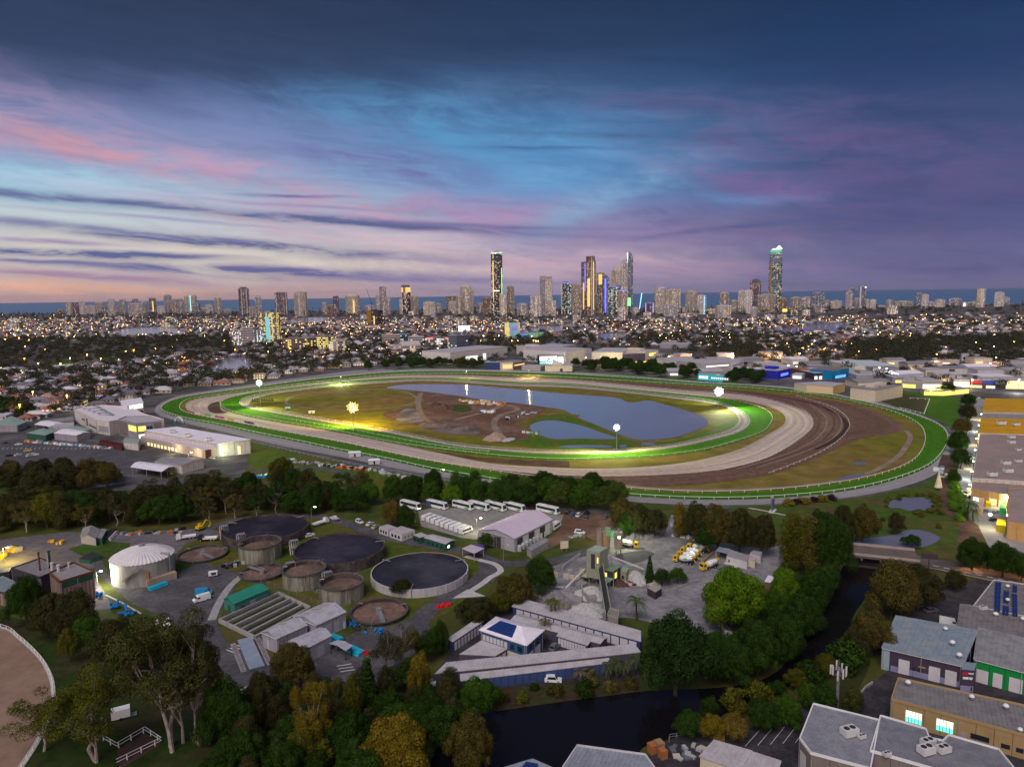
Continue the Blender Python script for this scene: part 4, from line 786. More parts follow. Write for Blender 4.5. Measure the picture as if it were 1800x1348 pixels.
def solar(t,quad,nx,ny,lift=.2,gap=.06):
 """panels on a roof plane given by four local corners"""
 a,b,c,d=(Vector(v)for v in quad);nrm=(b-a).cross(d-a).normalized();nrm=nrm if nrm.z>0 else-nrm
 for i in range(nx):
  for j in range(ny):
   u0,u1,v0,v1=(i+gap)/nx,(i+1-gap)/nx,(j+gap)/ny,(j+1-gap)/ny
   P=lambda u,v:a.lerp(b,u).lerp(d.lerp(c,u),v)
   q=[P(u0,v0),P(u1,v0),P(u1,v1),P(u0,v1)];mb=MB();mb.add([p+nrm*lift for p in q]+[p+nrm*(lift+.08)for p in q],[(3,2,1,0),(4,5,6,7),(0,1,5,4),(1,2,6,5),(2,3,7,6),(3,0,4,7)]);build(mb,'solar_panel',glass_b,t)
L,sg,h=SH[t.name];A,B,C,D=L
m0,m1=(D+A)/2,(B+C)/2;half=(D-A).length/2;ax=(m1-m0).normalized();r0,r1=m0+ax*half*.98,m1-ax*half*.98
def onroof(u,v):p=A.lerp(B,u).lerp(Vector(r0).lerp(r1,u),v);return Vector((*p,h+.1+2.0*v))
solar(t,(onroof(.08,.10),onroof(.70,.10),onroof(.80,.94),onroof(.02,.94)),6,3,gap=.03)
# --- treatment works sheds
wl=W_('shed_wall_lilac',(0.36,0.33,0.38));rl=W_('shed_roof_lilac',(0.46,0.44,0.50),rough=.5,tint=(.38,.36,.42),var=.14)
shed('works_shed','largest grey gabled works shed with yellowed skylight strips','shed',[(516.8,1083),(556.3,1098.5),(607.6,1075.5),(571,1059.8)],5.0,wl,rl,'gable',1.5,1,seams=True,sky=3,ops=[(1,.30,.48,.1,3.6,W_('door_lilac',(.44,.42,.48)),'roller_door'),(1,.58,.76,.1,3.6,MATS['door_lilac'],'roller_door'),(1,.9,.96,.1,2.2,white,'door'),(0,.5,.6,.1,2.2,MATS['door_lilac'],'door')])
shed('works_shed','middle grey gabled works shed beside the weighbridge','shed',[(460,1110.5),(487.5,1122),(539.7,1099),(514,1087)],4.6,wl,rl,'gable',1.3,1,seams=True,sky=1,ops=[(0,.3,.55,.1,3.0,MATS['door_lilac'],'roller_door'),(1,.2,.3,.1,2.1,white,'door')])
shed('works_shed','front grey works shed with low gable behind the bronze tree','shed',[(496.7,1131),(537.6,1140),(582,1117),(561.6,1103.6)],4.4,wl,rl,'gable',1.0,1,seams=True,ops=[(1,.45,.7,.1,3.2,MATS['door_lilac'],'roller_door')])
shed('works_awning','open awning shed between blue pipe stacks','shelter',[(580,1131),(607,1143),(618,1135),(594,1125.8)],3.0,wall_dark,rl,'gable',.5,1,open_=True)
shed('pump_house','green shed with teal gabled roof beside the long basins','shed',[(393.4,1052),(412,1061),(471.6,1036),(449.4,1027)],3.6,teal_wall,teal_roof,'gable',1.1,1,seams=True,ops=[(1,.45,.6,.1,2.4,W_('door_lilac2',(.40,.42,.46)),'door'),(0,.35,.6,.1,2.2,wall_green,'door'),(1,.15,.3,.9,2.0,glass_d,'window')])
for i,(q,lb,r)in enumerate([([(666,926),(682,932),(698,927),(681.8,921.5)],'left white site office on the works road',roof_lav),([(684.5,933),(706,940),(729.4,931.5),(705,924.5)],'larger white site office on the works road',roof_lav)]):
 shed('site_office',lb,'site office',q,2.8,wall_lt,r,'flat',ops=row(0,3,.8,2.0,glass_d,'window',.1,.9,.6)+row(1,3,.8,2.0,wall_grey,'window',.1,.9,.5))
shed('site_office','small green site office with a pale flat roof','site office',[(726,940),(738,945),(753,941),(740,936)],2.7,wall_green,roof_lav,'flat',ops=row(0,2,.9,1.9,glass_d,'window'))
shed('site_office','long green site office with a lit window and pale roof','site office',[(746,945),(783,956),(799,949),(762,939.5)],3.0,wall_green,roof_lav,'gable',.4,ops=row(0,4,.9,1.9,glass_d,'window',.1,.9,.4)+[(1,.2,.45,.9,2.0,lit_wh,'window')])
# --- coach depot shed
t=shed('depot_shed','big lilac-roofed coach depot shed with grey walls','shed',[(840.2,931),(905.6,946),(971,913),(924,897)],5.6,wall_grey,W_('depot_roof',(0.60,0.50,0.60),rough=.5,var=.05),'gable',2.0,1,seams=True,ops=[(0,.02,.22,0,5.2,W_('wall_mauve',(.42,.38,.42)),'wall_panel'),(0,.45,.62,0,4.6,wall_dark,'roller_door'),(0,.72,.98,0,5.3,W_('wall_mauve'),'wall_panel')]+[(1,u,u+.13,.1,4.8,[wall_dark,wall_lt][i%2],'wall_panel')for i,u in enumerate([.05,.2,.35,.5,.65,.8])])
shed('purple_pavilion','open shelter with lilac roof at the works gate','shelter',[(812,964),(833.5,973),(851,964),(828,957)],3.4,wall_grey,W_('lilac_roof',(.55,.44,.52)),'flat',open_=True)
mb=MB();mb.dome(0,0,2.6,1.0,1.8,18,4);mb.cyl(0,0,2.6,0,1.0,18);t=thing('water_tank','round purple tank behind the lilac-roofed shelter','tank',(*G(842,968),0));build(mb,'tank_shell',W_('purple_tank',(.10,.06,.22)),t)
shed('tank_shed','long grey shipping container shed beside the row of steel tanks','shed',[(926,963),(934,968),(964,950),(955,945.5)],3.0,wall_grey,roof_grey,'gable',.3,1,ops=row(1,8,.2,2.6,roof_grey,'wall_panel'))
tank=thing('steel_tank','steel drum tank at the near end of the depot tank row','tank',(*G(913,968),0),group='steel tanks beside the depot shed')
mb=MB();mb.cyl(0,0,1.0,0,2.1,14);build(mb,'tank_shell',W_('galvanised',(.50,.49,.52),rough=.4),tank);mb=MB();mb.cyl(0,0,1.05,2.1,2.45,14,.3);build(mb,'lid',MATS['galvanised'],tank)
for i in range(1,8):dup(tank,(*G(913+i*6.1,968-i*3.7),0),0,f'steel drum tank number {i + 1} from the near end beside the depot shed' if i<7 else 'steel drum tank at the far end of the depot tank row')
# --- left: ribbed-wall works building and neighbours
rib=W_('ribbed_concrete',(0.36,0.24,0.20))
t=shed('filter_building','flat-roofed works building with brown ribbed walls and dark green band','building',[(88,1008),(106,1024),(165,1006),(130,990)],9.0,rib,W_('filter_roof',(.30,.26,.28)),'flat',parapet=.5,trim=rust,ops=[(1,0,1,6.9,8.9,wall_green,'green_band'),(0,0,1,8.4,9.0,rust,'fascia')]+row(0,7,0,8.3,W_('rib_dark_panel',(.20,.12,.10)),'rib',0,1,.45)+row(1,9,0,6.8,MATS['rib_dark_panel'],'rib',0,1,.4))  # rib panels are a darker brown than the wall
t=shed('filter_building','lower flat-roofed works building behind the green-banded one','building',[(20,1000),(70,1016),(110,1000),(72,982)],6.5,wall_dark,W_('filter_roof'),'flat',parapet=.4)
t=shed('filter_building','small building with pale blue-grey roof and ribbed walls at the left edge','building',[(-30,1034),(8,1040),(36,1026),(4,1012)],5.0,rib,roof_teal,'flat',ops=row(0,6,0,4.4,MATS['rib_dark_panel'],'rib',0,1,.4)+row(1,6,0,4.0,MATS['rib_dark_panel'],'rib',0,1,.4)+[(0,0,1,4.2,5,wall_green,'green_band'),(1,0,1,4.2,5,wall_green,'green_band')])
shed('filter_building','long low lean-to with pale roof at the left edge','building',[(-60,1018),(16,1004),(20,998),(-60,1008)],4.0,wall_dark,roof_teal,'flat')
for i,(x,y,hh,r,m,lb)in enumerate([(70,998,5,.3,rust,'rusty brown exhaust stack on the works roof'),(84,995,4,.25,steel,'thin steel stack beside the rusty stack'),(88,993,4.5,.4,darkm,'dark thick stack on the works roof'),(93,1012,4,.45,wall_lt,'white round stack at the roof edge'),(104,1012,3.2,.5,wall_lt,'second white stack at the roof edge'),(122,1006,3,.3,wall_lt,'small white stack on the green-banded building')]):
 t=thing('exhaust_stack',lb,'chimney',(*G(x,y,7.5),6.4));mb=MB();mb.cyl(0,0,r,0,hh+1.5,10);build(mb,'pipe',m,t);mb=MB();mb.cyl(0,0,r*1.3,hh+1.5,hh+1.8,10);build(mb,'stack_cap',m,t)
shed('arched_shed','grey arched shed by the dark tree belt','shed',[(142,943),(168,947),(176,931),(146,928)],3.0,wall_grey,roof_grey,'gable',1.4,1)
shed('green_container','dark green container with pale roof beside the arched shed','container',[(167,944),(179,946),(188,930),(178,929)],2.8,wall_green,roof_grey,'flat')
shed('dark_container','dark green open-top pit frame in the middle of the yellow-posted verge','container',[(139,982),(158,984),(178,976),(162,969)],1.6,wall_green,darkm,'flat')
# --- tanks
def round_tank(name,label,px,py,rpx,h,wall,floor,inside=.6,lid=None,rim=None,walk=True,bridge=False,n=56):
 cx,cy=G(px,py,h);r=rpx/SCL(px,py,h);t=thing(name,label,'tank',(cx,cy,0))
 mb=MB();mb.cyl(0,0,r,0,h,n,cap=False)
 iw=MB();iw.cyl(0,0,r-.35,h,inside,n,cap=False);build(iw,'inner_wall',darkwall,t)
 mb.add([(q*math.cos(2*math.pi*i/n),q*math.sin(2*math.pi*i/n),h)for q in(r,r-.35)for i in range(n)],[(i,(i+1)%n,n+(i+1)%n,n+i)for i in range(n)]);build(mb,'wall',wall,t)
 f=MB();f.add([((r-.3)*math.cos(2*math.pi*i/n),(r-.3)*math.sin(2*math.pi*i/n),inside)for i in range(n)],[tuple(range(n))]);build(f,'tank_floor',floor,t)
 g=MB()
 for i in range(n//2):
  a=4*math.pi*i/n;g.box(-.1,.1,-.1,.1,0,0)if False else g.beam((r*math.cos(a),r*math.sin(a),h/2),(r*1.008*math.cos(a),r*1.008*math.sin(a),h/2+.001),.3,h)
 build(g,'wall_rib',wall,t,kind='stuff')
 pr=MB()
 for i in range(3):a=i*2.1+r;pr.path([(r*1.01*math.cos(a),r*1.01*math.sin(a),0),(r*1.01*math.cos(a),r*1.01*math.sin(a),h+.5),(r*.8*math.cos(a),r*.8*math.sin(a),h+.5)],.16,6)
 build(pr,'inlet_pipes',steel,t,kind='stuff')
 if rim:
  k=MB()
  for i in range(n):
   a,b=2*math.pi*i/n,2*math.pi*(i+1)/n
   k.add([(q*math.cos(c),q*math.sin(c),z)for q,z in((r+.5,h-.15),(r+.5,h+.12),(r-.2,h+.12))for c in(a,b)],[(0,1,3,2),(2,3,5,4)])
   k.beam(((r+.4)*math.cos(a),(r+.4)*math.sin(a),h+.6),((r+.4)*math.cos(a)+.01,(r+.4)*math.sin(a),h+.6),.08,1.0)
  k.path([((r+.4)*math.cos(2*math.pi*i/n),(r+.4)*math.sin(2*math.pi*i/n),h+1.1)for i in range(n+1)],.05,4);build(k,'walkway_rim',rim,t)
 if bridge:
  k=MB();k.box(-r,r*.1,-.7,.7,h+.1,h+.3);k.tube((-r,.7,h+1),(r*.1,.7,h+1),.05,4);k.tube((-r,-.7,h+1),(r*.1,-.7,h+1),.05,4);k.cyl(0,0,1.0,inside,h+.8,12);o=build(k,'bridge',steel,t);o.rotation_euler.z=bridge
 return t,r
def cover_mat(key,c1,c2):
 m=M(key,c1,tint=c2,scale=.05,var=.25,rough=.5,spec=.35,bump=.0);t=m.node_tree;b=t.nodes['Principled BSDF']
 g=t.nodes.new('ShaderNodeNewGeometry');bp=t.nodes.new('ShaderNodeBump');bp.inputs['Strength'].default_value=.9;bp.inputs['Distance'].default_value=.5
 nb=noise(t,g.outputs['Position'],.22,7,.72,1.5);t.links.new(nb.s,bp.inputs['Height']);t.links.new(bp.outputs[0],b.inputs['Normal']);return m
cov=cover_mat('tank_membrane',(0.020,0.016,0.026),(0.046,0.036,0.056));cov2=cover_mat('tank_membrane_grey',(0.026,0.023,0.033),(0.055,0.050,0.064))
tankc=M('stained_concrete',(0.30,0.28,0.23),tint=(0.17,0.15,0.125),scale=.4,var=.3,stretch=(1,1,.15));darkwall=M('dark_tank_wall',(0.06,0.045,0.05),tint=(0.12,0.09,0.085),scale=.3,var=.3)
bfloor=M('sludge_floor',(0.22,0.135,0.105),tint=(0.13,0.085,0.07),scale=.12,var=.3);rimm=M('rim_grey',(.10,.09,.09))
round_tank('covered_tank','large dark covered tank nearest the tree belt',467,925,73,4.2,darkwall,cov,3.4,rim=None)
round_tank('covered_tank','large dark covered tank in the middle of the works',597,962,78,4.2,darkwall,cov,3.4)
t,r=round_tank('covered_tank','large covered tank with a white lower wall beside the works road',738,1001,85,3.0,W_('white_tank_wall',(.50,.46,.49)),cov2,2.5)
for(x,y,a,hh)in[(467,925,73,4.6),(597,962,78,4.6),(738,1001,85,3.6)]:
 pass
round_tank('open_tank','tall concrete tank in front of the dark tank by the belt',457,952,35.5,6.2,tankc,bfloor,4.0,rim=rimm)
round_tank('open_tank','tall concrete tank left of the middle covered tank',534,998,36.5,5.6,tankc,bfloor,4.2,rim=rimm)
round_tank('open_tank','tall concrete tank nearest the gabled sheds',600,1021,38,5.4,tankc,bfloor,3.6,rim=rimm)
round_tank('settling_basin','low round brown basin near the white domed tank',356,972,40,1.0,rimm,bfloor,.35,rim=rimm,bridge=2.4)
round_tank('settling_basin','low round brown basin between the tall tanks and the van yard',461,1004,37,1.2,rimm,bfloor,.4,rim=rimm,bridge=-.6)
round_tank('settling_basin','low round brown basin in front of the white-walled tank',666,1073,49,1.2,darkwall,bfloor,.3,rim=rimm,bridge=1.9)
for(x,y,w,lb)in[(395,948,3,'grey stair and pipe rack at the tank by the belt'),(518,975,3,'grey pipe rack left of the middle covered tank'),(425,963,3,'valve frame against the tall tank near the belt'),(512,1016,3,'valve frame against the middle tall tank'),(577,1034,3,'valve frame against the nearest tall tank')]:
 t=thing('pipe_rack',lb,'pipe rack',(*G(x,y),0),.5);mb=MB()
 for i in(-1,1):
  for j in(-1,1):mb.tube((i*w/2,j*w/3,0),(i*w/2,j*w/3,6),.12,5)
 for z in(3,6):mb.box(-w/2,w/2,-w/3,w/3,z-.1,z)
 build(mb,'frame',steel,t);mb=MB();[mb.tube((-w/2+k*.8,0,.2),(-w/2+k*.8,1.5,5.2),.2,6)for k in range(4)];build(mb,'pipes',wall_lt,t,kind='stuff')
cx,cy=G(250,976,8.2);r=50.5/SCL(250,976,8.2);t=thing('domed_tank','big white tank with a ribbed domed roof','tank',(cx,cy,0))
mb=MB();mb.cyl(0,0,r,0,8.2,64);build(mb,'tank_wall',M('white_tank_concrete',(.42,.40,.37),tint=(.30,.28,.26),scale=.5,var=.15,stretch=(1,1,.1)),t)
mb=MB();n=48
for i in range(n):
 a0,a1=2*math.pi*i/n,2*math.pi*(i+1)/n;am=(a0+a1)/2
 q=[(rr,z)for rr,z in((r*1.02,8.2),(r*.8,9.5),(r*.55,10.6),(r*.28,11.4),(0.6,11.9))]
 for(ra,za),(rb_,zb)in zip(q[:-1],q[1:]):
  mb.add([(ra*math.cos(a0),ra*math.sin(a0),za),(ra*math.cos(am),ra*math.sin(am),za+.22*ra/r),(ra*math.cos(a1),ra*math.sin(a1),za),(rb_*math.cos(a1),rb_*math.sin(a1),zb),(rb_*math.cos(am),rb_*math.sin(am),zb+.22*rb_/r),(rb_*math.cos(a0),rb_*math.sin(a0),zb)],[(0,1,4,5),(1,2,3,4)])
build(mb,'domed_roof',W_('dome_sheet',(.70,.64,.66),rough=.4),t)
mb=MB();mb.cyl(0,0,1.0,11.8,12.6,12);mb.path([(0,0,12.8),(r*.5,r*.1,11.9),(r*.95,r*.2,9.6)],.07,4);mb.path([(0,.8,12.8),(r*.5,r*.1+.8,11.9),(r*.95,r*.2+.8,9.6)],.07,4);build(mb,'roof_walkway',steel,t)
mb=MB();mb.beam((-1.5,-r-.8,3),(4.5,-r-.8,8.3),1.0,.3);mb.tube((-1.5,-r-1.3,4),(4.5,-r-1.3,9.3),.06,4);mb.box(4,6,-r-1.4,-r,8.1,8.3);build(mb,'stair',steel,t)
mb=MB();mb.box(r*.55,r*.55+.9,-r*.86,-r*.86+.5,0,5.5);build(mb,'rusty_pipe_casing',M('orange_rust',(.42,.20,.06)),t)
mb=MB();mb.path([(r+.4,-2,0),(r+.4,-2,9.6),(r-2.5,-2,9.8),(r-3,-2,9.2)],.28,8);build(mb,'riser_pipe',steel,t)
t=thing('blue_pipe','bright blue upright pipe at the foot of the domed tank','pipe',(*G(224,1020),0));mb=MB();mb.path([(0,0,.2),(0,0,3.2),(1.0,.6,4.2),(2.2,1.2,4.0)],.5,10);build(mb,'pipe_bend',W_('pipe_blue',(.01,.22,.62)),t)
for(x,y,s,lb)in[(176,1048,1.4,'blue pump beside the ribbed building'),(203,1066,1.8,'heap of blue pipe fittings by the kerb'),(226,1080,2.4,'dark blue pipe heap above the huge gum'),(212,1018,.8,'small blue valve box at the tank foot'),(695,1098,0,'')]:
 if s:
  t=thing('pipe_heap',lb,'pipes',(*G(x,y),0),.4);rr=random.Random(x)
  for k in range(6):mb=MB();p=Vector((rr.uniform(-s,s),rr.uniform(-s,s),.4));mb.tube(p,p+Vector((rr.uniform(-1,1),rr.uniform(-1,1),rr.uniform(0,.8)))*s*1.1,.38,8);build(mb,'pipe',MATS['pipe_blue'],t)
def bar_thing(name,label,cat,a,b,w,h,mat,z0=0.0,parts=None):
 ga,gb=G(*a),G(*b);d=math.hypot(gb[0]-ga[0],gb[1]-ga[1]);t=thing(name,label,cat,((ga[0]+gb[0])/2,(ga[1]+gb[1])/2,z0),math.atan2(gb[1]-ga[1],gb[0]-ga[0]));return t,d
t,d=bar_thing('shipping_container','long cream container in front of the domed tank','container',(257,1031),(309,1016),0,0,None);mb=MB();mb.box(-d/2,d/2,-1.25,1.25,.15,2.75);build(mb,'container_body',W_('container_cream',(.50,.36,.24)),t)
mb=MB();[mb.box(-d/2+.6+k*.7,-d/2+.85+k*.7,-1.32,-1.24,.3,2.6)for k in range(int((d-1.6)/.7))];build(mb,'side_ribs',W_('container_lilac',(.34,.30,.36)),t,kind='stuff');mb=MB();mb.box(-d/2-.05,-d/2,-1.1,1.1,.3,2.6);build(mb,'container_door',MATS['container_cream'],t)
def pipes(label,a,b,n,r,mat,stack=2):
 t,d=bar_thing('pipe_stack',label,'pipes',a,b,0,0,None)
 for k in range(n):
  mb=MB();row_,c=divmod(k,max(1,n//stack));mb.tube((-d/2,(c-n/stack/2)*r*2.1+row_*r,r+row_*r*1.8),(d/2,(c-n/stack/2)*r*2.1+row_*r,r+row_*r*1.8),r,8);build(mb,'pipe',mat,t)
 return t
cyan=W_('pipe_cyan',(.02,.42,.58))
pipes('cyan pipes lying along the cream container',(262,1038),(292,1027),6,.32,cyan)
pipes('cyan pipe bundle right of the open awning shed',(611,1140),(637,1152),8,.30,cyan)
pipes('cyan pipe bundle behind the open awning shed',(582,1121),(600,1129),6,.35,cyan)
pipes('red pipe ends at the end of the cyan bundle',(636,1152),(646,1149),5,.25,W_('pipe_red',(.45,.04,.05)))
pipes('long black and silver pipes beside the green container',(184,950),(200,934),6,.4,darkm)
pipes('silver pipe on the ground right of the green container',(192,951),(204,938),2,.35,wall_lt)
for(x,y,s,c,lb)in[(622,1100,1.8,'pipe_blue','blue pipe fittings left in the yard by the low basin'),(640,1104,1.6,'dark_metal','dark pipe fittings in the middle of the scrap row'),(660,1113,1.8,'pipe_blue','blue pipe heap at the right end of the scrap row'),(285,1098,2.2,'white_paint','white pipe crates above the huge gum'),(682,1124,.8,'pipe_blue','single blue drum at the yard edge')]:
 t=thing('pipe_heap',lb,'pipes',(*G(x,y),0),.4);rr=random.Random(x)
 for k in range(6):mb=MB();p=Vector((rr.uniform(-s,s)*1.4,rr.uniform(-s,s)*.7,.3));mb.tube(p,p+Vector((rr.uniform(-1,1),rr.uniform(-1,1),rr.uniform(0,.5)))*s*.9,.30,8);build(mb,'pipe',MATS[c],t)
q=[G(*p)for p in[(386,1094),(490,1046),(545,1072),(448,1124)]];c=Vector((sum(p[0]for p in q)/4,sum(p[1]for p in q)/4));t=thing('aeration_basin','group of long concrete basins with green water and walkways','basin',(c.x,c.y,0));A,B,C,D=(Vector(p)-c for p in q)
for k in range(6):
 u=k/5;a,b=A.lerp(D,u),B.lerp(C,u);mb=MB();mb.beam((*a,.6),(*b,.6),.7,1.2);build(mb,'basin_wall',concrete,t)
 if k in(0,1,3):mb=MB();mb.tube((*a,2.2),(*b,2.2),.05,4);mb.tube((*a,1.7),(*b,1.7),.04,4);[mb.tube((*a.lerp(b,s/12),1.2),(*a.lerp(b,s/12),2.2),.04,4)for s in range(13)];build(mb,'walkway_rail',steel,t)
for a,b in((A,D),(B,C)):mb=MB();mb.beam((*a,.6),(*b,.6),.7,1.25);build(mb,'end_wall',concrete,t)
mb=MB();mb.add([(*A,.4),(*B,.4),(*C,.4),(*D,.4)],[(0,1,2,3)]);build(mb,'basin_water',M('green_water',(.030,.042,.012),tint=(.05,.045,.02),scale=.1,rough=.25),t)
t,d=bar_thing('weighbridge','pale blue-grey weighbridge deck with slotted side ramps','weighbridge',(452,1175),(430,1124),0,0,None);mb=MB();mb.box(-d/2,d/2,-2.0,2.0,.2,.5);build(mb,'deck',W_('deck_blue_grey',(.28,.32,.42),rough=.3),t)
for sg_ in(-1,1):
 mb=MB();mb.box(-d/2,d/2-1,sg_*3.4-.7,sg_*3.4+.7,.12,.22);build(mb,'side_ramp',pathm,t);mb=MB();[mb.box(-d/2+.5+k*.8,-d/2+.75+k*.8,sg_*3.4-.5,sg_*3.4+.5,.22,.26)for k in range(int(d/.8)-2)];build(mb,'slots',darkm,t,kind='stuff')
for(x,y)in[(398,1142),(404,1139),(410,1136),(416,1134)]:strip('yard_marking',[(x,y),(x+12,y+5)],.35,line_w,.13,smooth=False)
for k in range(3):strip('yard_marking',[(592+k*3,1171+k*5),(618+k*3,1167+k*5)],.35,line_w,.13,smooth=False)
strip('yard_kerb',[(422,1214),(445,1200),(462,1185)],.6,conc_pale,.16,smooth=False)
strip('yard_kerb',[(186,1046),(215,1060),(248,1079)],.6,conc_pale,.16,smooth=False)
strip('kerb_strip',[(428,1010),(405,1030),(385,1060),(372,1090)],2.5,concrete,.13)
fence_line('mesh_fence','thin mesh fence round the tall concrete tanks',[(430,1010),(450,1022),(520,1048),(560,1065),(640,1060)],1.8,steel,.03,4,3,smooth=False)
fence_line('white_fence','white fence of the empty horse yard at the bottom left',[(182,1302),(206,1316),(255,1287),(284,1306),(205,1345)],1.5,white,.07,3,2,smooth=False)
sheet('horse_yard_ground',[(206,1318),(255,1289),(283,1307),(240,1335),(210,1352)],soil,.10)
t=thing('horse_trailer','white horse float with open ramp under the gum trees','trailer',(*G(213,1262),0),.5);mb=MB();mb.box(-2,2,-1.1,1.1,.5,2.6);build(mb,'trailer_body',white,t);mb=MB();mb.box(-2.05,-1.95,-.8,.8,.8,1.7);build(mb,'window',glass_d,t);mb=MB();mb.box(2,3.4,-.9,.9,.3,.4);build(mb,'ramp',steel,t)
for sy in(-1,1):mb=MB();mb.tube((0,sy*1.0,.35),(0,sy*1.25,.35),.35,10);build(mb,'wheel',black,t)
# ------- vehicles
def paint(k,c):return M('paint_'+k,c,rough=.3,var=.03,spec=.5,coat=.3)
PA={k:paint(k,c)for k,c in dict(white=(.80,.79,.80),black=(.02,.02,.025),blue=(.06,.10,.22),grey=(.16,.16,.18),red=(.45,.02,.02),silver=(.45,.45,.48),yellow=(.75,.48,.02),orange=(.6,.2,.03),green=(.10,.45,.06),cream=(.6,.52,.4),bluebright=(.02,.30,.60)).items()}
def profile(mb,pts,y0,y1,inset=0.0):
 """extrude an x-z outline across the width"""
 n=len(pts);zm=max(p[1]for p in pts);zl=min(p[1]for p in pts)
 f=lambda z:inset*(z-zl)/max(zm-zl,.01)
 vs=[(x,y0+f(z),z)for x,z in pts]+[(x,y1-f(z),z)for x,z in pts]
 return mb.add(vs,[tuple(range(n-1,-1,-1))if False else tuple(range(n)),tuple(range(2*n-1,n-1,-1))]+[(i,n+i,n+(i+1)%n,(i+1)%n)for i in range(n)])
def wheels(t,xs,w,r=.33,tw=.22):
 for x in xs:
  for s in(-1,1):
   mb=MB();mb.tube((x,s*(w/2-tw),r),(x,s*w/2,r),r,10);wo=build(mb,'wheel',black,t);mb=MB();mb.tube((x,s*(w/2),r),(x,s*(w/2+.02),r),r*.55,8);build(mb,'rim',PA['silver'],wo)
VP={}
def vproto(kind,col):
 if(kind,col)in VP:return VP[(kind,col)]
 t=thing({'car':'parked_car','suv':'parked_car','van':'van','ute':'utility_truck','coach':'coach','minibus':'minibus','mixer':'mixer_truck','truck':'flatbed_truck','excavator':'excavator'}[kind],'x','x',(0,-500,-50));P_=PA[col]
 def lights(x,y,z,back=None):
  for s in(-1,1):mb=MB();mb.box(x-.03,x+.04,s*y-.16,s*y+.16,z,z+.16);build(mb,'headlight',wall_lt,t)
  if back is not None:
   for s in(-1,1):mb=MB();mb.box(back-.04,back+.03,s*y-.14,s*y+.14,z,z+.2);build(mb,'tail_light',M('tail_red',(.3,.01,.01)),t)
 if kind in('car','suv'):
  h=1.45 if kind=='car' else 1.75;mb=MB();profile(mb,[(-2.2,.28),(2.2,.28),(2.25,.62),(2.1,.80),(1.15,.95),(-1.9,.98),(-2.22,.85)],-.9,.9,.08);profile(mb,[(-1.95 if kind=='suv' else-1.6,.95),(1.15,.93),(.45,h-.02),(-1.2 if kind=='car' else-1.85,h)],-.80,.80,.14);build(mb,'body',P_,t)
  mb=MB();profile(mb,[(-1.55,1.02),(.98,1.0),(.42,h-.10),(-1.25,h-.10)],-.825,.825,.14);mb.add([(1.13,-.7,.97),(1.13,.7,.97),(.52,.62,h-.06),(.52,-.62,h-.06)],[(0,1,2,3)]);mb.add([(-1.7 if kind=='car' else-2.0,-.65,1.05),(-1.7 if kind=='car' else-2.0,.65,1.05),(-1.28 if kind=='car' else-1.9,.6,h-.08),(-1.28 if kind=='car' else-1.9,-.6,h-.08)],[(3,2,1,0)]);build(mb,'windows',glass_d,t)
  wheels(t,(-1.35,1.35),1.8);lights(2.2,.62,.6,-2.22)
 elif kind=='van':
  mb=MB();profile(mb,[(-2.7,.35),(2.6,.35),(2.7,.85),(2.45,1.15),(1.9,1.3),(1.25,2.25),(-2.6,2.35),(-2.7,2.2)],-1.0,1.0,.14);build(mb,'body',P_,t);mb=MB();mb.add([(2.0,-.85,1.25),(2.0,.85,1.25),(1.33,.78,2.12),(1.33,-.78,2.12)],[(0,1,2,3)]);profile(mb,[(.6,1.3),(1.75,1.3),(1.2,2.0),(.6,2.0)],-.97,.97,.1);build(mb,'windows',glass_d,t);wheels(t,(-1.7,1.7),2.0,.36);lights(2.65,.7,.8,-2.7)
 elif kind=='ute':
  mb=MB();profile(mb,[(-.5,.45),(2.6,.45),(2.65,.9),(2.3,1.1),(1.3,1.18),(.75,1.8),(-.4,1.85),(-.5,1.1)],-.92,.92,.1);build(mb,'cab',P_,t);mb=MB();mb.box(-2.8,-.6,-.98,.98,.75,.9);mb.box(-2.8,-2.7,-.98,.98,.9,1.2);mb.box(-2.8,-.6,-.98,-.92,.9,1.15);mb.box(-2.8,-.6,.92,.98,.9,1.15);build(mb,'tray',PA['silver'],t);mb=MB();mb.add([(1.33,-.75,1.15),(1.33,.75,1.15),(.82,.7,1.75),(.82,-.7,1.75)],[(0,1,2,3)]);profile(mb,[(-.35,1.15),(1.1,1.15),(.7,1.7),(-.3,1.7)],-.9,.9,.1);build(mb,'windows',glass_d,t);wheels(t,(-1.7,1.6),1.9,.38);lights(2.6,.65,.8)
 elif kind in('coach','minibus'):
  Lh=6.0 if kind=='coach' else 3.6;h=3.4 if kind=='coach' else 2.7
  mb=MB();profile(mb,[(-Lh,.4),(Lh,.4),(Lh+.12,1.0),(Lh,1.3),(Lh-.55,h-.35),(Lh-1.0,h),(-Lh+.2,h),(-Lh,h-.25)],-1.25,1.25,.1);build(mb,'body',PA['white'],t)
  mb=MB();z0=h*.50;profile(mb,[(-Lh+.4,z0),(Lh-.9,z0),(Lh-1.1,h-.55),(-Lh+.4,h-.55)],-1.262,1.262,.06);build(mb,'side_windows',glass_d,t)
  mb=MB();mb.add([(Lh+.02,-1.1,1.35),(Lh+.02,1.1,1.35),(Lh-.5,1.05,h-.4),(Lh-.5,-1.05,h-.4)],[(0,1,2,3)]);build(mb,'windscreen',glass_d,t)
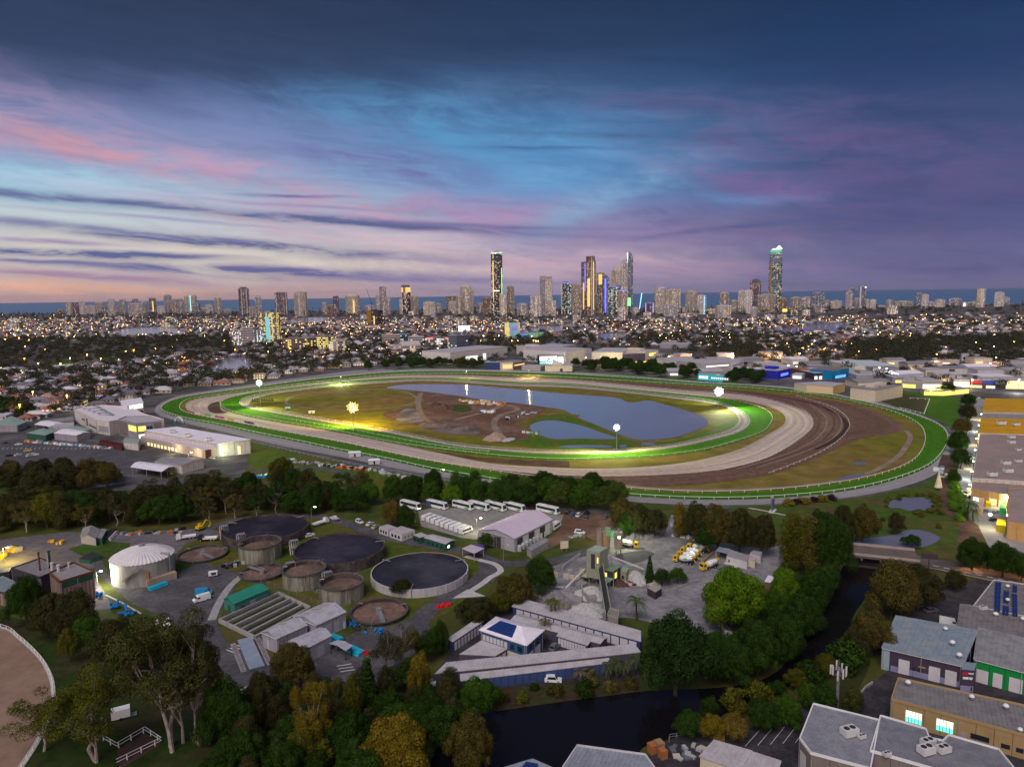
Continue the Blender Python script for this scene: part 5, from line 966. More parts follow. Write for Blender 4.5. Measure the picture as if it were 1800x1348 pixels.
  if col in('green','blue'):
   mb=MB()
   for s in(-1,1):
    if col=='green':pts=[(Lh-4.6,.9),(Lh-1.6,1.75),(Lh-.9,1.75),(Lh-1.7,1.0),(Lh-3.2,.62)]
    else:pts=[(-Lh+.05,.5),(-Lh+3.4,.5),(-Lh+2.2,h-.5),(-Lh+.05,h-.4)]
    mb.add([(x,s*1.275,z)for x,z in pts],[tuple(range(len(pts)))])
   build(mb,'painted_swoosh' if col=='green' else 'blue_rear_panel',PA[col],t)
  mb=MB();mb.box(-Lh*.5,-Lh*.5+1.8,-.8,.8,h,h+.2);mb.box(Lh*.25,Lh*.25+1.4,-.7,.7,h,h+.18);build(mb,'roof_unit',PA['white'],t)
  for s in(-1,1):mb=MB();mb.beam((Lh-.1,s*1.2,h-.7),(Lh+.35,s*1.45,h-1.1),.12,.3);build(mb,'mirror',darkm,t)
  wheels(t,(-Lh*.55,Lh*.60),2.5,.48 if kind=='coach' else .38,.3);lights(Lh+.08,.95,.75,-Lh)
 elif kind=='mixer':
  mb=MB();profile(mb,[(2.2,.6),(4.3,.6),(4.35,1.4),(4.1,1.6),(3.9,2.9),(2.3,2.95)],-1.2,1.2,.12);mb.box(4.0,4.4,-1.15,1.15,.5,.9);build(mb,'cab',P_,t);mb=MB();mb.add([(4.14,-1.0,1.7),(4.14,1.0,1.7),(3.95,.95,2.7),(3.95,-.95,2.7)],[(0,1,2,3)]);profile(mb,[(2.6,1.75),(3.7,1.75),(3.6,2.6),(2.6,2.6)],-1.18,1.18,.06);build(mb,'windows',glass_d,t)
  mb=MB();mb.box(-4.2,3.9,-.5,.5,.75,1.1);mb.box(-4.0,-3.4,-1.1,1.1,1.0,1.3);build(mb,'chassis',darkm,t)
  prof=[(-3.9,2.75,.55),(-3.2,2.6,.85),(-1.6,2.35,1.25),(0.2,2.1,1.3),(1.4,1.95,1.0),(1.8,1.9,.5)];mb=MB()
  for(x0,z0,r0),(x1,z1,r1)in zip(prof[:-1],prof[1:]):mb.tube((x0,0,z0),(x1,0,z1),r0,16,r1)
  dr=build(mb,'drum',PA['white'],t);mb=MB()
  for s in(-1,1):mb.add([(-1.8,s*1.22,2.75),(-.4,s*1.3,2.45),(-.5,s*1.3,1.95),(-1.9,s*1.24,2.15)],[(0,1,2,3)])
  mb2=MB();[mb2.tube((x,0,z),(x+.25,0,z-.03),r,16)for x,z,r in((1.15,1.98,1.12),)];build(mb2,'drum_band',P_,dr);build(mb,'drum_emblem',PA['green'],dr)
  mb=MB();mb.cyl(-4.2,0,.7,2.9,3.5,10,.9);mb.beam((-4.3,0,2.3),(-5.2,0,1.2),.5,.2);build(mb,'hopper',P_,t);mb=MB();[mb.tube((-3.9,s*.8,1.1),(-3.9,s*.5,3.0),.08,4)for s in(-1,1)];build(mb,'rear_frame',darkm,t);wheels(t,(-3.3,-2.0,1.0,3.3),2.4,.5,.35)
 elif kind=='truck':
  mb=MB();profile(mb,[(1.8,.6),(3.6,.6),(3.7,1.4),(3.3,2.6),(1.9,2.7)],-1.1,1.1,.1);build(mb,'cab',P_,t);mb=MB();mb.add([(3.62,-.9,1.5),(3.62,.9,1.5),(3.34,.85,2.45),(3.34,-.85,2.45)],[(0,1,2,3)]);build(mb,'windscreen',glass_d,t);mb=MB();mb.box(-4,1.6,-1.15,1.15,.95,1.15);mb.box(-4,1.6,-1.15,-1.08,1.15,1.6);mb.box(-4,1.6,1.08,1.15,1.15,1.6);mb.box(-4,-3.9,-1.15,1.15,1.15,1.6);build(mb,'tray',PA['white'],t);wheels(t,(-2.8,-1.6,2.6),2.2,.45,.3)
 else:
  mb=MB();mb.box(-1.6,1.6,-1.3,-.7,0,.8);mb.box(-1.6,1.6,.7,1.3,0,.8);build(mb,'tracks',darkm,t);mb=MB();mb.box(-1.6,.9,-1.1,1.1,.9,2.0);mb.box(-.2,1.0,.1,1.1,2.0,2.9);build(mb,'house',P_,t);mb=MB();mb.path([(1.0,0,1.6),(3.2,0,3.8),(5.2,0,2.4)],.22,6);mb.path([(5.2,0,2.4),(4.9,0,.8)],.18,6);mb.box(4.4,5.2,-.5,.5,.2,.9);build(mb,'boom',P_,t)
 for ch in t.children:ch['_']=1;del ch['_']
 index_kids(t);VP[(kind,col)]=t;return t
USED=set()
CATN={'car':'car','suv':'car','van':'van','ute':'truck','coach':'bus','minibus':'bus','mixer':'truck','truck':'truck','excavator':'excavator'}
def veh(kind,col,a,b,label,group=None,z=.12,scale=1.0):
 """a: pixel under the rear, b: pixel under the front"""
 p=vproto(kind,col);ga,gb=G(*a),G(*b);x,y=(ga[0]+gb[0])/2,(ga[1]+gb[1])/2;rz=math.atan2(gb[1]-ga[1],gb[0]-ga[0])
 if(kind,col)in USED:o=dup(p,(x,y,z),rz,label,group)
 else:o=p;o.location=(x,y,z);o.rotation_euler=(0,0,rz);o['label']=label;USED.add((kind,col))
 if group:o['group']=group
 o['category']=CATN[kind];o.scale=(scale,)*3;return o
ROWG='coaches parked along the back of the depot'
for i,(a,b,col,lb)in enumerate([((708,890),(736,897),'white','plain white coach half hidden behind the dark tree'),((752,889),(786,897),'blue','white coach with a blue rear half'),((798,890),(831,898),'green','green-marked coach second from the blue-backed one' if 0 else 'green-marked coach next to the blue-backed coach'),((826,891),(859,899),'green','second green-marked coach in the tight group'),((855,891),(888,900),'green','third green-marked coach in the tight group'),((888,893),(921,901),'green','last green-marked coach of the tight group, by the shed ridge'),((945,897),(982,905.5),'green','green-marked coach standing alone above the depot shed')]):
 veh('coach',col,a,b,lb,ROWG)
for i in range(9):
 x,y=740+i*8.3,918+i*2.9
 veh('minibus','white' if i%3 else 'green',(x,y),(x+24,y-9.5),('first','second','third','fourth','fifth','sixth','seventh','eighth','ninth','tenth')[i]+' small bus from the left in the tight angled row','small buses in the angled row',scale=.92)
veh('minibus','white',(967,935),(984,923),'white minibus at the corner of the depot shed')
for a,b,k,c,lb in[((995,905),(1000,899),'car','black','black car at the left of the dirt park row'),((1003,909),(1010,903.5),'car','blue','blue car left of the white wagon'),((1013,911),(1022,904),'suv','white','white wagon in the dirt park row'),((1027,909),(1037,901),'suv','black','black wagon at the right of the dirt park row'),((1025,918),(1034,908),'suv','grey','dark grey wagon in front of the black wagon'),((1060,914),(1069,908),'car','grey','dark car alone beside the roadside clump'),((1010,937),(1028,939),'suv','white','white wagon on the grass by the white sign'),((596,917),(581,911),'ute','white','white tray utility on the belt side of the works road'),((556,925),(572,920),'truck','white','white service truck with blue load near the belt'),((626,917),(638,922),'suv','white','white car right of the tray utility'),((645,926),(656,920),'car','white','white car facing the site offices'),((655,931),(664,925),'car','cream','pale car beside the left site office'),((519,945),(535,940),'suv','white','white wagon above the middle covered tank'),((537,945),(551,941),'car','white','white car just right of the wagon above the middle tank'),((367,1053),(342,1060),'van','white','white van in the dark yard, nearer one'),((345,1047),(372,1044),'van','bluebright','van with blue body and pale nose parked behind the white van'),((340,946),(313,950),'truck','white','white tray truck by the excavator'),((1027,1198),(1042,1201),'suv','silver','silver off-roader beside the blue storage wall')if 0 else((960,1198),(985,1199),'suv','white','white off-roader beside the navy storage wall'),((969,1147),(981,1135),'suv','grey','dark wagon beside the short storage row'),((1626,1077),(1646,1074),'car','grey','dark car alone in the yard below the road'),((1658,1098),(1680,1102),'van','white','white van behind the blue-grey shed roof'),((28,783),(38,782),'car','white','white car alone in the racecourse car park, far row'),((44,794),(54,793),'car','yellow','yellowish car in the racecourse car park'),((27,802),(37,800),'car','white','white car in the middle of the racecourse car park'),((12,803),(21,801),'car','black','black car in the middle of the racecourse car park'),((48,803),(57,801),'suv','white','left car of the white pair in the racecourse car park'),((57,801),(66,800),'suv','white','right car of the white pair in the racecourse car park'),((6,780),(15,779),'car','black','dark car at the far edge of the racecourse car park'),((64,778),(74,776),'suv','white','white wagon at the far edge of the racecourse car park'),((170,846),(184,843),'car','white','white car below the green carport'),((154,842),(163,839),'car','black','dark car under the green carport edge'),((368,806),(378,808),'car','silver','silver car beside the lit hall end'),((1704,878),(1708,872),'car','black','dark car in the lit lane'),((1742,917),(1752,915),'car','black','dark car in the lit yard beside the yellow container'),((1718,702),(1724,700),'suv','white','white wagon at the far end of the lane')]:
 veh(k,c,a,b,lb)
veh('excavator','yellow',(346,934),(358,930),'yellow excavator behind the white tray truck');veh('truck','black',(374,950),(356,951),'dark flatbed machine right of the white tray truck')
MG_='yellow and white concrete mixers parked in the yard'
for a,b,lb in[((1238,972),(1211,967),'yellow mixer truck at the back of the parked group'),((1228,980),(1199,973),'yellow mixer truck second from the back'),((1222,987),(1193,981),'yellow mixer truck in the middle of the parked group'),((1216,993),(1187,987),'yellow mixer truck at the front left of the parked group'),((1262,996),(1231,1004),'yellow mixer truck parked by itself with the drum to the right'),((1093,962),(1118,964),'yellow mixer truck under the silos')]:veh('mixer','yellow',a,b,lb,MG_,scale=.92)
t=thing('tarped_boat','lumpy object under a bright red cover on the grass','boat',(*G(780,1066),.1),.5);mb=MB();rr=random.Random(4)
for k in range(5):mb.dome(-2+k*1.0,rr.uniform(-.3,.3),rr.uniform(.8,1.1),0,rr.uniform(.9,1.5),10,3)
build(mb,'red_cover',M('red_tarp',(.60,.015,.02),var=.3,scale=1,rough=.5),t);mb=MB();mb.tube((-2.6,0,.2),(2.9,0,.25),.15,5);build(mb,'trailer_frame',darkm,t)
t=thing('generator_trailer','small white generator trailer in the dark yard','trailer',(*G(375,1013),.1),.3);mb=MB();mb.box(-1.5,1.5,-.8,.8,.5,1.9);build(mb,'casing',white,t);mb=MB();mb.box(-.6,1.1,-.85,-.8,.8,1.7);build(mb,'grille',darkm,t);mb=MB();mb.beam((-1.5,0,.5),(-2.8,0,.4),.12,.12);build(mb,'drawbar',darkm,t);wheels(t,(0,),1.7,.35)
t=thing('site_sign','white square sign board on posts beside the depot grass','sign',(*G(992,969),0),.2);mb=MB();mb.box(-1.6,1.6,-.1,.1,1.2,4.2);build(mb,'sign_board',wall_cream,t);mb=MB();[mb.box(s-.1,s+.1,.1,.25,0,4)for s in(-1,1)];build(mb,'posts',steel,t,kind='stuff')
# ------- batching plant
pg=W_('plant_green',(.22,.30,.20));sil=M('silo_cream',(.46,.36,.26),tint=(.36,.30,.24),scale=.6,var=.2,stretch=(1,1,.2))
for x,rpx,top,m,lb in[(1054.5,5.6,934,sil,'slim tan silo at the left of the batching plant'),(1066,6.6,933,W_('silo_orange',(.50,.32,.18)),'orange-tan silo with ladder hoops in the middle'),(1087,7.4,935,sil,'widest pale silo lit by a lamp')]:
 gx,gy=G(x,973);h=ZAT(x,top,gx,gy);r=rpx/SCL(x,973);t=thing('silo',lb,'silo',(gx,gy,0));mb=MB();mb.cyl(0,0,r,2.2,h,20);build(mb,'silo_shell',m,t);mb=MB();[mb.tube((r*.8*math.cos(a),r*.8*math.sin(a),0),(r*.8*math.cos(a),r*.8*math.sin(a),2.4),.15,5)for a in(0.7,2.2,3.9,5.4)];build(mb,'legs',steel,t,kind='stuff')
 mb=MB();mb.cyl(0,0,r*.3,h,h+1.2,8);[mb.tube((r*math.cos(a),r*math.sin(a),h),(r*math.cos(a),r*math.sin(a),h+1.1),.05,4)for a in np.linspace(0,6.28,10)];mb.path([(r*math.cos(a),r*math.sin(a),h+1.1)for a in np.linspace(0,6.28,16)],.06,4);build(mb,'top_rail',steel,t)
 mb=MB()
 for k in range(9):z=2.6+(h-3)*k/8;mb.cyl(0,0,r+.06,z,z+.15,20)
 build(mb,'bands',M('silo_band',(.25,.18,.12)),t,kind='stuff')
t=thing('dust_filter','light green cylindrical filter on top of the silos','filter',(*G(1068,940,9.5),9.5));mb=MB();mb.cyl(0,0,1.0,0,2.8,12);mb.cyl(1.6,-.5,.9,-1,1.8,12);build(mb,'filter_drum',W_('filter_green',(.22,.42,.22)),t)
t=thing('plant_lamp','white lamp on the widest silo','lamp',(*G(1088,945,9.8),9.8));mb=MB();mb.box(-.3,.3,-.5,-.2,0,.5);build(mb,'lamp_head',lamp_gr,t)
T=shed('batch_house','tall grey-green batch house with a pale roof','building',[(1031,967),(1054,971),(1068.6,962.5),(1047,958.5)],12.5,W_('batch_wall',(.30,.31,.23)),W_('batch_roof',(.36,.42,.34)),'flat',over=.3,z0=3.0,ops=[(0,.35,.65,3.4,8.6,wall_dark,'doorway'),(0,.80,.9,5.6,7.6,lit_yel,'window')])
t=thing('hopper_frame','steel frame and hopper under the grey-green batch house','frame',(*G(1052,1012),0),-.2);mb=MB();[mb.box(x-.2,x+.2,y-.2,y+.2,0,5.5)for x in(-3.2,3.2)for y in(-2.2,2.2)];build(mb,'legs',steel,t,kind='stuff');mb=MB();mb.prism([(-1,-1),(1,-1),(1,1),(-1,1)],1.5,4.2,[(-3,-2),(3,-2),(3,2),(-3,2)]);build(mb,'hopper',wall_dark,t)
a,b=G(1070,1092),G(1050,1010);zt=9.0;t=thing('conveyor','long enclosed conveyor climbing from the hopper box to the batch house','conveyor',(a[0],a[1],0));B_=Vector((b[0]-a[0],b[1]-a[1],zt));side=Vector((B_.y,-B_.x,0)).normalized()
mb=MB();mb.beam(Vector((0,0,1.5)),B_,1.5,.35);build(mb,'belt',darkm,t)
for s in(-1,1):mb=MB();mb.beam(Vector((0,0,1.9))+side*s*.95,B_+side*s*.95+Vector((0,0,.4)),.15,1.3);build(mb,'side_panel',W_('conveyor_side',(.42,.40,.32)),t)
mb=MB()
for k in(.25,.5,.75):p=B_*k;[mb.tube((p.x+side.x*s,p.y+side.y*s,0),(p.x+side.x*s*.8,p.y+side.y*s*.8,1.5+(zt-1.5)*k),.14,5)for s in(-1.2,1.2)]
build(mb,'trestle',steel,t,kind='stuff')
shed('feed_hopper','beige ribbed hopper box at the low end of the conveyor','hopper',[(1068,1082),(1086,1088),(1088,1074),(1072,1070)],3.2,W_('hopper_beige',(.36,.33,.27)),W_('hopper_top',(.24,.23,.20)),'flat',parapet=.3,ops=row(0,4,.2,2.8,W_('hopper_rib',(.30,.27,.22)),'rib',0,1,.5))
shed('control_hut','small control hut with green roof and yellow-lit windows','hut',[(1059,1001),(1078,1005),(1091,996),(1076,991)],5.2,wall_dark,W_('hut_roof_green',(.20,.28,.17)),'flat',over=.4,ops=[(0,.15,.42,2.6,4.4,lit_yel,'window'),(1,.2,.45,2.4,4.4,lit_yel,'window'),(0,.6,.75,.1,2.2,wall_grey,'door')])
shed('control_hut','tiny annex with pale green roof beside the control hut','hut',[(1090,1003),(1101,1006),(1106,999),(1095,996)],3.8,W_('annex_wall',(.3,.27,.2)),W_('annex_roof',(.32,.40,.26)),'flat',ops=[(0,.3,.6,1.2,2.4,glass_d,'window')])
shed('green_lean_to','low pale green roof under the conveyor','shelter',[(1059,1023),(1066,1026),(1079,1017),(1062,1013)],3.0,wall_grey,W_('leanto_green',(.26,.40,.26)),'flat',open_=True)
shed('lunch_hut','low dark hut with beige roof beside the concrete mound','hut',[(1138,1033),(1152,1041),(1163,1034),(1150,1027)],2.6,wall_dark,W_('beige_roof',(.36,.33,.27)),'flat')
def mound(label,px,py,rx,ry,h,mat,seed,cat='stockpile'):
 gx,gy=G(px,py);t=thing('stockpile',label,cat,(gx,gy,0),random.Random(seed).uniform(0,3));rr=random.Random(seed);mb=MB();n,k=22,6;vs=[]
 off=[rr.uniform(.85,1.15)for _ in range(n)]
 for j in range(k):
  t_=j/k;f=1-t_
  for i in range(n):a=2*math.pi*i/n;vs.append((rx*f*off[i]*math.cos(a)+rr.uniform(-.15,.15),ry*f*off[i]*math.sin(a)+rr.uniform(-.15,.15),h*(1-(1-t_)**1.3)+(rr.uniform(-.08,.08)*h if j else 0)))
 vs.append((0,0,h));fs=[(j*n+i,j*n+(i+1)%n,(j+1)*n+(i+1)%n,(j+1)*n+i)for j in range(k-1)for i in range(n)]+[((k-1)*n+i,(k-1)*n+(i+1)%n,len(vs)-1)for i in range(n)]
 mb.add(vs,fs);build(mb,'heap',mat,t);return t
agg_w=M('aggregate_pale',(.46,.44,.42),tint=(.56,.54,.52),scale=1.2,var=.25,bump=.5);agg_g=M('aggregate_grey',(.22,.20,.21),tint=(.28,.26,.27),scale=1.2,var=.3,bump=.5)
mound('pale gravel heap at the foot of the conveyor',1028,1076,7.5,5.5,3.0,agg_w,1);mound('pale sand heap in the walled bay by the conveyor',1040,1046,6,5,3.2,agg_w,2);mound('dark aggregate heap in the long bay',975,1052,9,4,2.6,agg_g,3)
mound('grey aggregate heap at the back of the long bay',1000,1040,6,3.5,2.2,agg_g,4);mound('smooth pale concrete mound beside the annex',1118,1018,6,4,3.2,agg_w,5);mound('small brown heap beside the low pale wall',1087,1026,4,3,1.8,soil,6)
mound('long grey rubble heap behind the silos',1118,944,10,4.5,3.2,M('rubble',(.16,.14,.15),tint=(.30,.27,.28),scale=2,var=.4,bump=.8),7);mound('rubble heap at the end of the yard road',1145,944,6,3.5,2.6,MATS['rubble'],8)
def wall_(label,pts,h,w,mat,z=0):
 g=[G(*p)for p in pts];t=thing('retaining_wall',label,'wall',(*g[0],z))
 for a,b in zip(g[:-1],g[1:]):
  d=Vector((b[0]-a[0],b[1]-a[1]));k=max(1,int(d.length/3.0))
  for i in range(k):
   p,q=Vector(a)+d*(i/k)-Vector(g[0]),Vector(a)+d*((i+.97)/k)-Vector(g[0]);mb=MB();mb.beam((*p,h/2),(*q,h/2),w,h);build(mb,'wall_panel',mat,t)
 return t
wall_('curved concrete bay wall at the pale sand heap',[(1022,1038),(1024,1050),(1034,1058),(1048,1056)],2.4,.4,concrete);wall_('long timber-topped wall of the dark aggregate bay',[(950,1040),(1000,1052),(1024,1060)],2.0,.5,concrete);wall_('front wall of the long aggregate bay',[(922,1050),(965,1066),(1004,1074)],2.2,.5,tankc)
wall_('pale panel fence along the batching yard road',[(1178,925),(1200,928)],1.4,.25,conc_pale);wall_('concrete kerb wall round the yard garden',[(1160,1044),(1190,1036),(1216,1026)],.9,.4,concrete);wall_('pale panel fence behind the aggregate bays',[(988,1003),(1003,990),(1020,978)],1.6,.25,conc_pale)
fence_line('yard_fence','white pipe fence at the lower corner of the batching yard',[(1259,1094),(1272,1112),(1288,1122),(1255,1126)],1.3,rail_white,.07,2.5,2,smooth=False)
fence_line('yard_fence','pale fence beside the date palm',[(1086,1078),(1110,1082),(1140,1086),(1175,1096)],1.5,steel,.06,3,3,smooth=False)
for lb,a,b,z0,z1,m in[('white inclined pipe from the batch house to the yard',(1075,978),(1132,1000),6,1.5,wall_lt),('pale conveyor arm over the aggregate bays',(1028,1000),(995,1033),4,2,wall_lt),('low white beam left of the aggregate bays',(960,1030),(995,1032),1.2,1.6,wall_lt)]:
 ga,gb=G(*a,z0),G(*b,z1);t=thing('inclined_conveyor',lb,'conveyor',(*ga,0));mb=MB();mb.beam((0,0,z0),(gb[0]-ga[0],gb[1]-ga[1],z1),.6,.4);build(mb,'arm',m,t);mb=MB();mb.tube((gb[0]-ga[0],gb[1]-ga[1],0),(gb[0]-ga[0],gb[1]-ga[1],z1),.1,5);mb.tube((0,0,0),(0,0,z0),.12,5);build(mb,'support',steel,t)
shed('machine_hut','low box with pale lid between the conveyor arms','hut',[(1008,1024),(1020,1031),(1033,1024),(1018,1017)],1.6,wall_grey,roof_grey,'flat')
shed('machine_hut','yellow-lit machinery frame behind the pale lid box','machine',[(1020,1012),(1036,1016),(1037,1006),(1024,1004)],2.5,W_('machine_yellow',(.35,.28,.05)),W_('pale_top',(.5,.47,.36)),'flat',open_=True)
for q,h,w_,r_,lb,op in[([(1277,977),(1313,987),(1318,977),(1284,966)],3,wall_lt,wall_grey,'long white container hut above the fig',[(0,.1,.17,.9,1.9,rust,'sign_panel')]),([(1258,968),(1280,973),(1284,965),(1264,961)],3,wall_grey,roof_teal,'blue awning beside the long white hut',[]),([(1310,981),(1327,986),(1328,979),(1315,975)],2.8,wall_cream,W_('peach_roof',(.5,.4,.36)),'peach box container at the yard end',[]),([(1318,972),(1337,978),(1340,970),(1324,967)],2.8,wall_lt,wall_grey,'white container behind the peach box',[]),([(1344,1022),(1363,1026),(1370,1016),(1350,1011)],2.8,W_('brick_wall',(.2,.1,.08)),roof_white,'small shed with white roof above the bank trees',[])]:
 shed('yard_hut',lb,'hut',q,h,w_,r_,'flat',open_='awning' in lb,ops=op)
wall_('orange timber wall between the mixers and the hut',[(1236,990),(1256,972)],1.0,.3,W_('orange_timber',(.36,.18,.08)));mound('pale sand bank beside the huts',1285,990,5,2.5,1.2,agg_w,9)
t=thing('tarped_boat','dark blue covered boat beside the white-roofed shed','boat',(*G(1374,1013),.1),.2);mb=MB();mb.dome(0,0,1.2,0,1.1,10,3);mb.dome(1.6,0,1.0,0,.9,10,3);mb.dome(-1.5,0,.9,0,.8,10,3);build(mb,'blue_cover',M('blue_tarp',(.03,.07,.2)),t);mb=MB();mb.tube((-2.4,0,.15),(2.8,0,.2),.12,5);build(mb,'trailer_frame',darkm,t)
# ------- bridge
g=[G(*p)for p in[(1480,972),(1520,975.5),(1560,979.5),(1612,986)]];d=(Vector(g[-1])-Vector(g[0]));t=thing('road_bridge','low concrete road bridge over the creek','bridge',((g[0][0]+g[-1][0])/2,(g[0][1]+g[-1][1])/2,0),math.atan2(d.y,d.x));Lb=d.length
mb=MB();mb.box(-Lb/2,Lb/2,-6,6,1.0,1.8);build(mb,'deck',M('bridge_deck',(.16,.12,.11)),t)
for s in(-1,1):mb=MB();mb.box(-Lb/2,Lb/2,s*6-.2,s*6+.2,1.8,2.7);build(mb,'parapet',W_('parapet_conc',(.42,.34,.30)),t)
mb=MB();[mb.box(-Lb/2+Lb*k/4-.3,-Lb/2+Lb*k/4+.3,-5.5,5.5,-1,1.0)for k in range(1,4)];build(mb,'pier',concrete,t,kind='stuff')
t=thing('bridge_sign','dark gantry sign board beside the bridge road','sign',(*G(1632,1004),0),-.3);mb=MB();mb.box(-.15,.15,-.15,.15,0,6);mb.box(-2.6,2.6,-.12,.12,4.6,6.4);build(mb,'sign_board',wall_dark,t)
mb=MB();[mb.box(-2.6+k*.65,-2.5+k*.65,-.16,-.12,4.6,6.4)for k in range(9)];build(mb,'slats',rust,t,kind='stuff')
# ------- telecom mast
gx,gy=G(1471,1242);h=ZAT(1471,1172,gx,gy);t=thing('telecom_mast','grey telecom mast with a ring of white antennas','mast',(gx,gy,0));mb=MB();mb.cyl(0,0,.42,0,h,10,.3);build(mb,'pole',steel,t)
for k in range(9):
 a=k*2*math.pi/9;mb=MB();x,y=1.75*math.cos(a),1.75*math.sin(a);z=h-2.6+(k%3)*.5;mb.box(x-.16,x+.16,y-.1,y+.1,z,z+2.4);build(mb,'antenna',wall_lt,t)
mb=MB();[mb.tube((0,0,h-z),(1.7*math.cos(k*2*math.pi/9),1.7*math.sin(k*2*math.pi/9),h-z),.05,4)for k in range(9)for z in(.6,1.9)];mb.tube((0,0,h),(0,0,h+2),.06,4);build(mb,'antenna_frame',steel,t)
# ------- right and bottom sheds
pur=W_('wall_plum',(.075,.05,.085));low=W_('wall_lilac_band',(.28,.26,.44))
T=shed('workshop','blue-grey roofed workshop with plum walls and three pale roller doors','workshop',[(1551,1138),(1692,1170),(1718,1112.5),(1575.5,1086.7)],6.0,pur,roof_teal,'skil',.8,seams=True,ops=[(0,.12,.98,0,1.7,low,'lower_wall',.04),(0,.22,.36,.1,4.0,door_w,'roller_door',.12),(0,.60,.74,.1,4.0,door_w,'roller_door',.12),(0,.80,.94,.1,4.0,door_w,'roller_door',.12),(0,0,.10,0,6,W_('wall_pale_blue',(.32,.40,.46)),'side_panel'),(0,.47,.56,3.0,3.3,W_('brass',(.45,.35,.05)),'sign_strip'),(0,.40,.44,1.9,2.5,glass_d,'window',.1),(0,.46,.50,1.9,2.5,glass_d,'window',.1)])
shed('workshop_corner','plum corner block with red and white lettering at the workshop end','workshop',[(1690,1176),(1713,1178),(1716,1166),(1694,1163)],5.8,pur,roof_teal,'flat',ops=[(0,.08,.5,4.4,5.2,W_('sign_red',(.5,.03,.05)),'sign_panel'),(0,.55,.95,4.7,5.1,wall_lt,'sign_text'),(0,.15,.9,3.3,3.9,M('sign_print',(.7,.7,.72),var=.9,scale=3),'sign_text'),(0,0,1,0,1.6,low,'lower_wall',.04),(0,.8,.9,.4,1.4,glass_d,'window',.1)])
gw=W_('wall_bright_green',(.01,.26,.06))
shed('workshop','long workshop with bright green front wall at the right edge','workshop',[(1713,1158),(1885,1203),(1900,1150),(1720,1108)],6.0,gw,roof_grey,'skil',.9,seams=True,ops=[(0,.03,.16,.1,3.6,door_w,'roller_door'),(0,.21,.31,.1,3.8,door_w,'roller_door'),(0,.38,.52,.1,3.8,door_w,'roller_door'),(0,.6,.74,.1,3.8,door_w,'roller_door')])
shed('factory','broad grey-roofed factory behind the green-fronted workshop','factory',[(1684,1102),(1900,1150),(1905,1090),(1689,1066)],6.6,wall_cream,W_('factory_roof',(.22,.195,.20),tint=(.17,.15,.155),var=.18),'skil',.8,seams=True)
T=shed('factory','grey factory roof with dark solar panel strips at the right edge','factory',[(1711,1066),(1880,1100),(1890,1040),(1747,1020)],7.2,wall_cream,W_('factory_roof'),'flat',parapet=.2,trim=wall_lt)
LOC=Vector(T.location)
def px_local(p,z):a=G(*p,z);return(a[0]-LOC.x,a[1]-LOC.y,z)
for q,nx,ny in[([(1747,1075),(1758,1077),(1760,1025),(1749,1024)],2,7),([(1763,1060),(1773,1062),(1774,1040),(1764,1039)],2,3),([(1761,1081),(1773,1083),(1774,1067),(1763,1065)],2,2),([(1779,1083),(1789,1085),(1788,1046),(1778,1044)],2,5),([(1779,1041),(1788,1043),(1788,1031),(1780,1029)],2,2)]:solar(T,[px_local(p,7.4)for p in q],nx,ny,lift=.35)
tanb=W_('office_tan',(.40,.27,.13))
shed('office_block','tan office block with two bright green-yellow windows','office',[(1567,1230),(1815,1297),(1822,1246),(1579,1193)],5.4,tanb,W_('office_roof',(.24,.22,.225),tint=(.19,.175,.18),var=.18),'flat',parapet=.35,trim=tanb,ops=[(0,.115,.235,1.3,4.0,lit_wh,'window'),(0,.345,.465,1.3,4.0,lit_wh,'window'),(0,.115,.235,1.3,2.5,lit_teal,'window_film',.1),(0,.345,.465,1.3,2.5,lit_teal,'window_film',.1),(0,.59,.72,1.6,2.8,glass_d,'window'),(0,.80,.86,1.4,2.4,glass_d,'window'),(0,.9,.95,1.4,2.4,glass_d,'window'),(0,.52,.56,.1,2.4,wall_grey,'door')])
for u in range(2):
 T=bpy.data.objects['office_block'];L,sg,h=SH['office_block']
 for k in range(1,5):opening(T,L,sg,0,(.115,.345)[u]+.12*k/5-.002,(.115,.345)[u]+.12*k/5+.002,1.3,4.0,wall_dark,'window_bar',.14)
shed('warehouse','grey roofed warehouse with white gutter edge below the telecom mast','warehouse',[(1406,1299),(1425,1324),(1530,1352),(1546,1267),(1430,1238)],6.5,W_('wall_brown_grey',(.22,.18,.17)),W_('warehouse_roof',(.27,.27,.31),tint=(.22,.22,.255),var=.18),'flat',parapet=.3,trim=white,ops=[(0,.1,.6,.1,4.5,wall_lt,'roller_door')])
shed('warehouse','stepped grey roof warehouse at the bottom right corner','warehouse',[(1530,1320),(1640,1352),(1790,1400),(1781,1350),(1755,1318),(1668,1293),(1658,1303),(1633,1298),(1627,1282),(1548,1259)],6.8,W_('wall_brown_grey'),W_('warehouse_roof2',(.22,.215,.245),tint=(.18,.175,.2),var=.18),'flat',parapet=.3,trim=white)
shed('warehouse','pale gabled warehouse at the bottom edge beside the creek','warehouse',[(985,1356),(1200,1420),(1134,1327),(1015,1311)],6.5,wall_grey,W_('warehouse_roof3',(.30,.31,.37),tint=(.25,.26,.31),var=.16),'flat',parapet=.25,trim=wall_lt)
T=shed('warehouse','small pale roof with solar panels cut by the bottom edge','warehouse',[(860,1356),(965,1380),(975,1350),(936,1333)],6.0,wall_grey,W_('warehouse_roof3'),'flat')
LOC=Vector(T.location);solar(T,[px_local(p,6.2)for p in[(915,1352),(945,1358),(946,1344),(925,1340)]],4,2,lift=.3)
shed('canopy','long white corrugated canopy roof above the bottom edge','canopy',[(1231,1329),(1300,1352),(1320,1321),(1256,1303)],3.6,wall_cream,roof_lav,'skil',.2,seams=True)
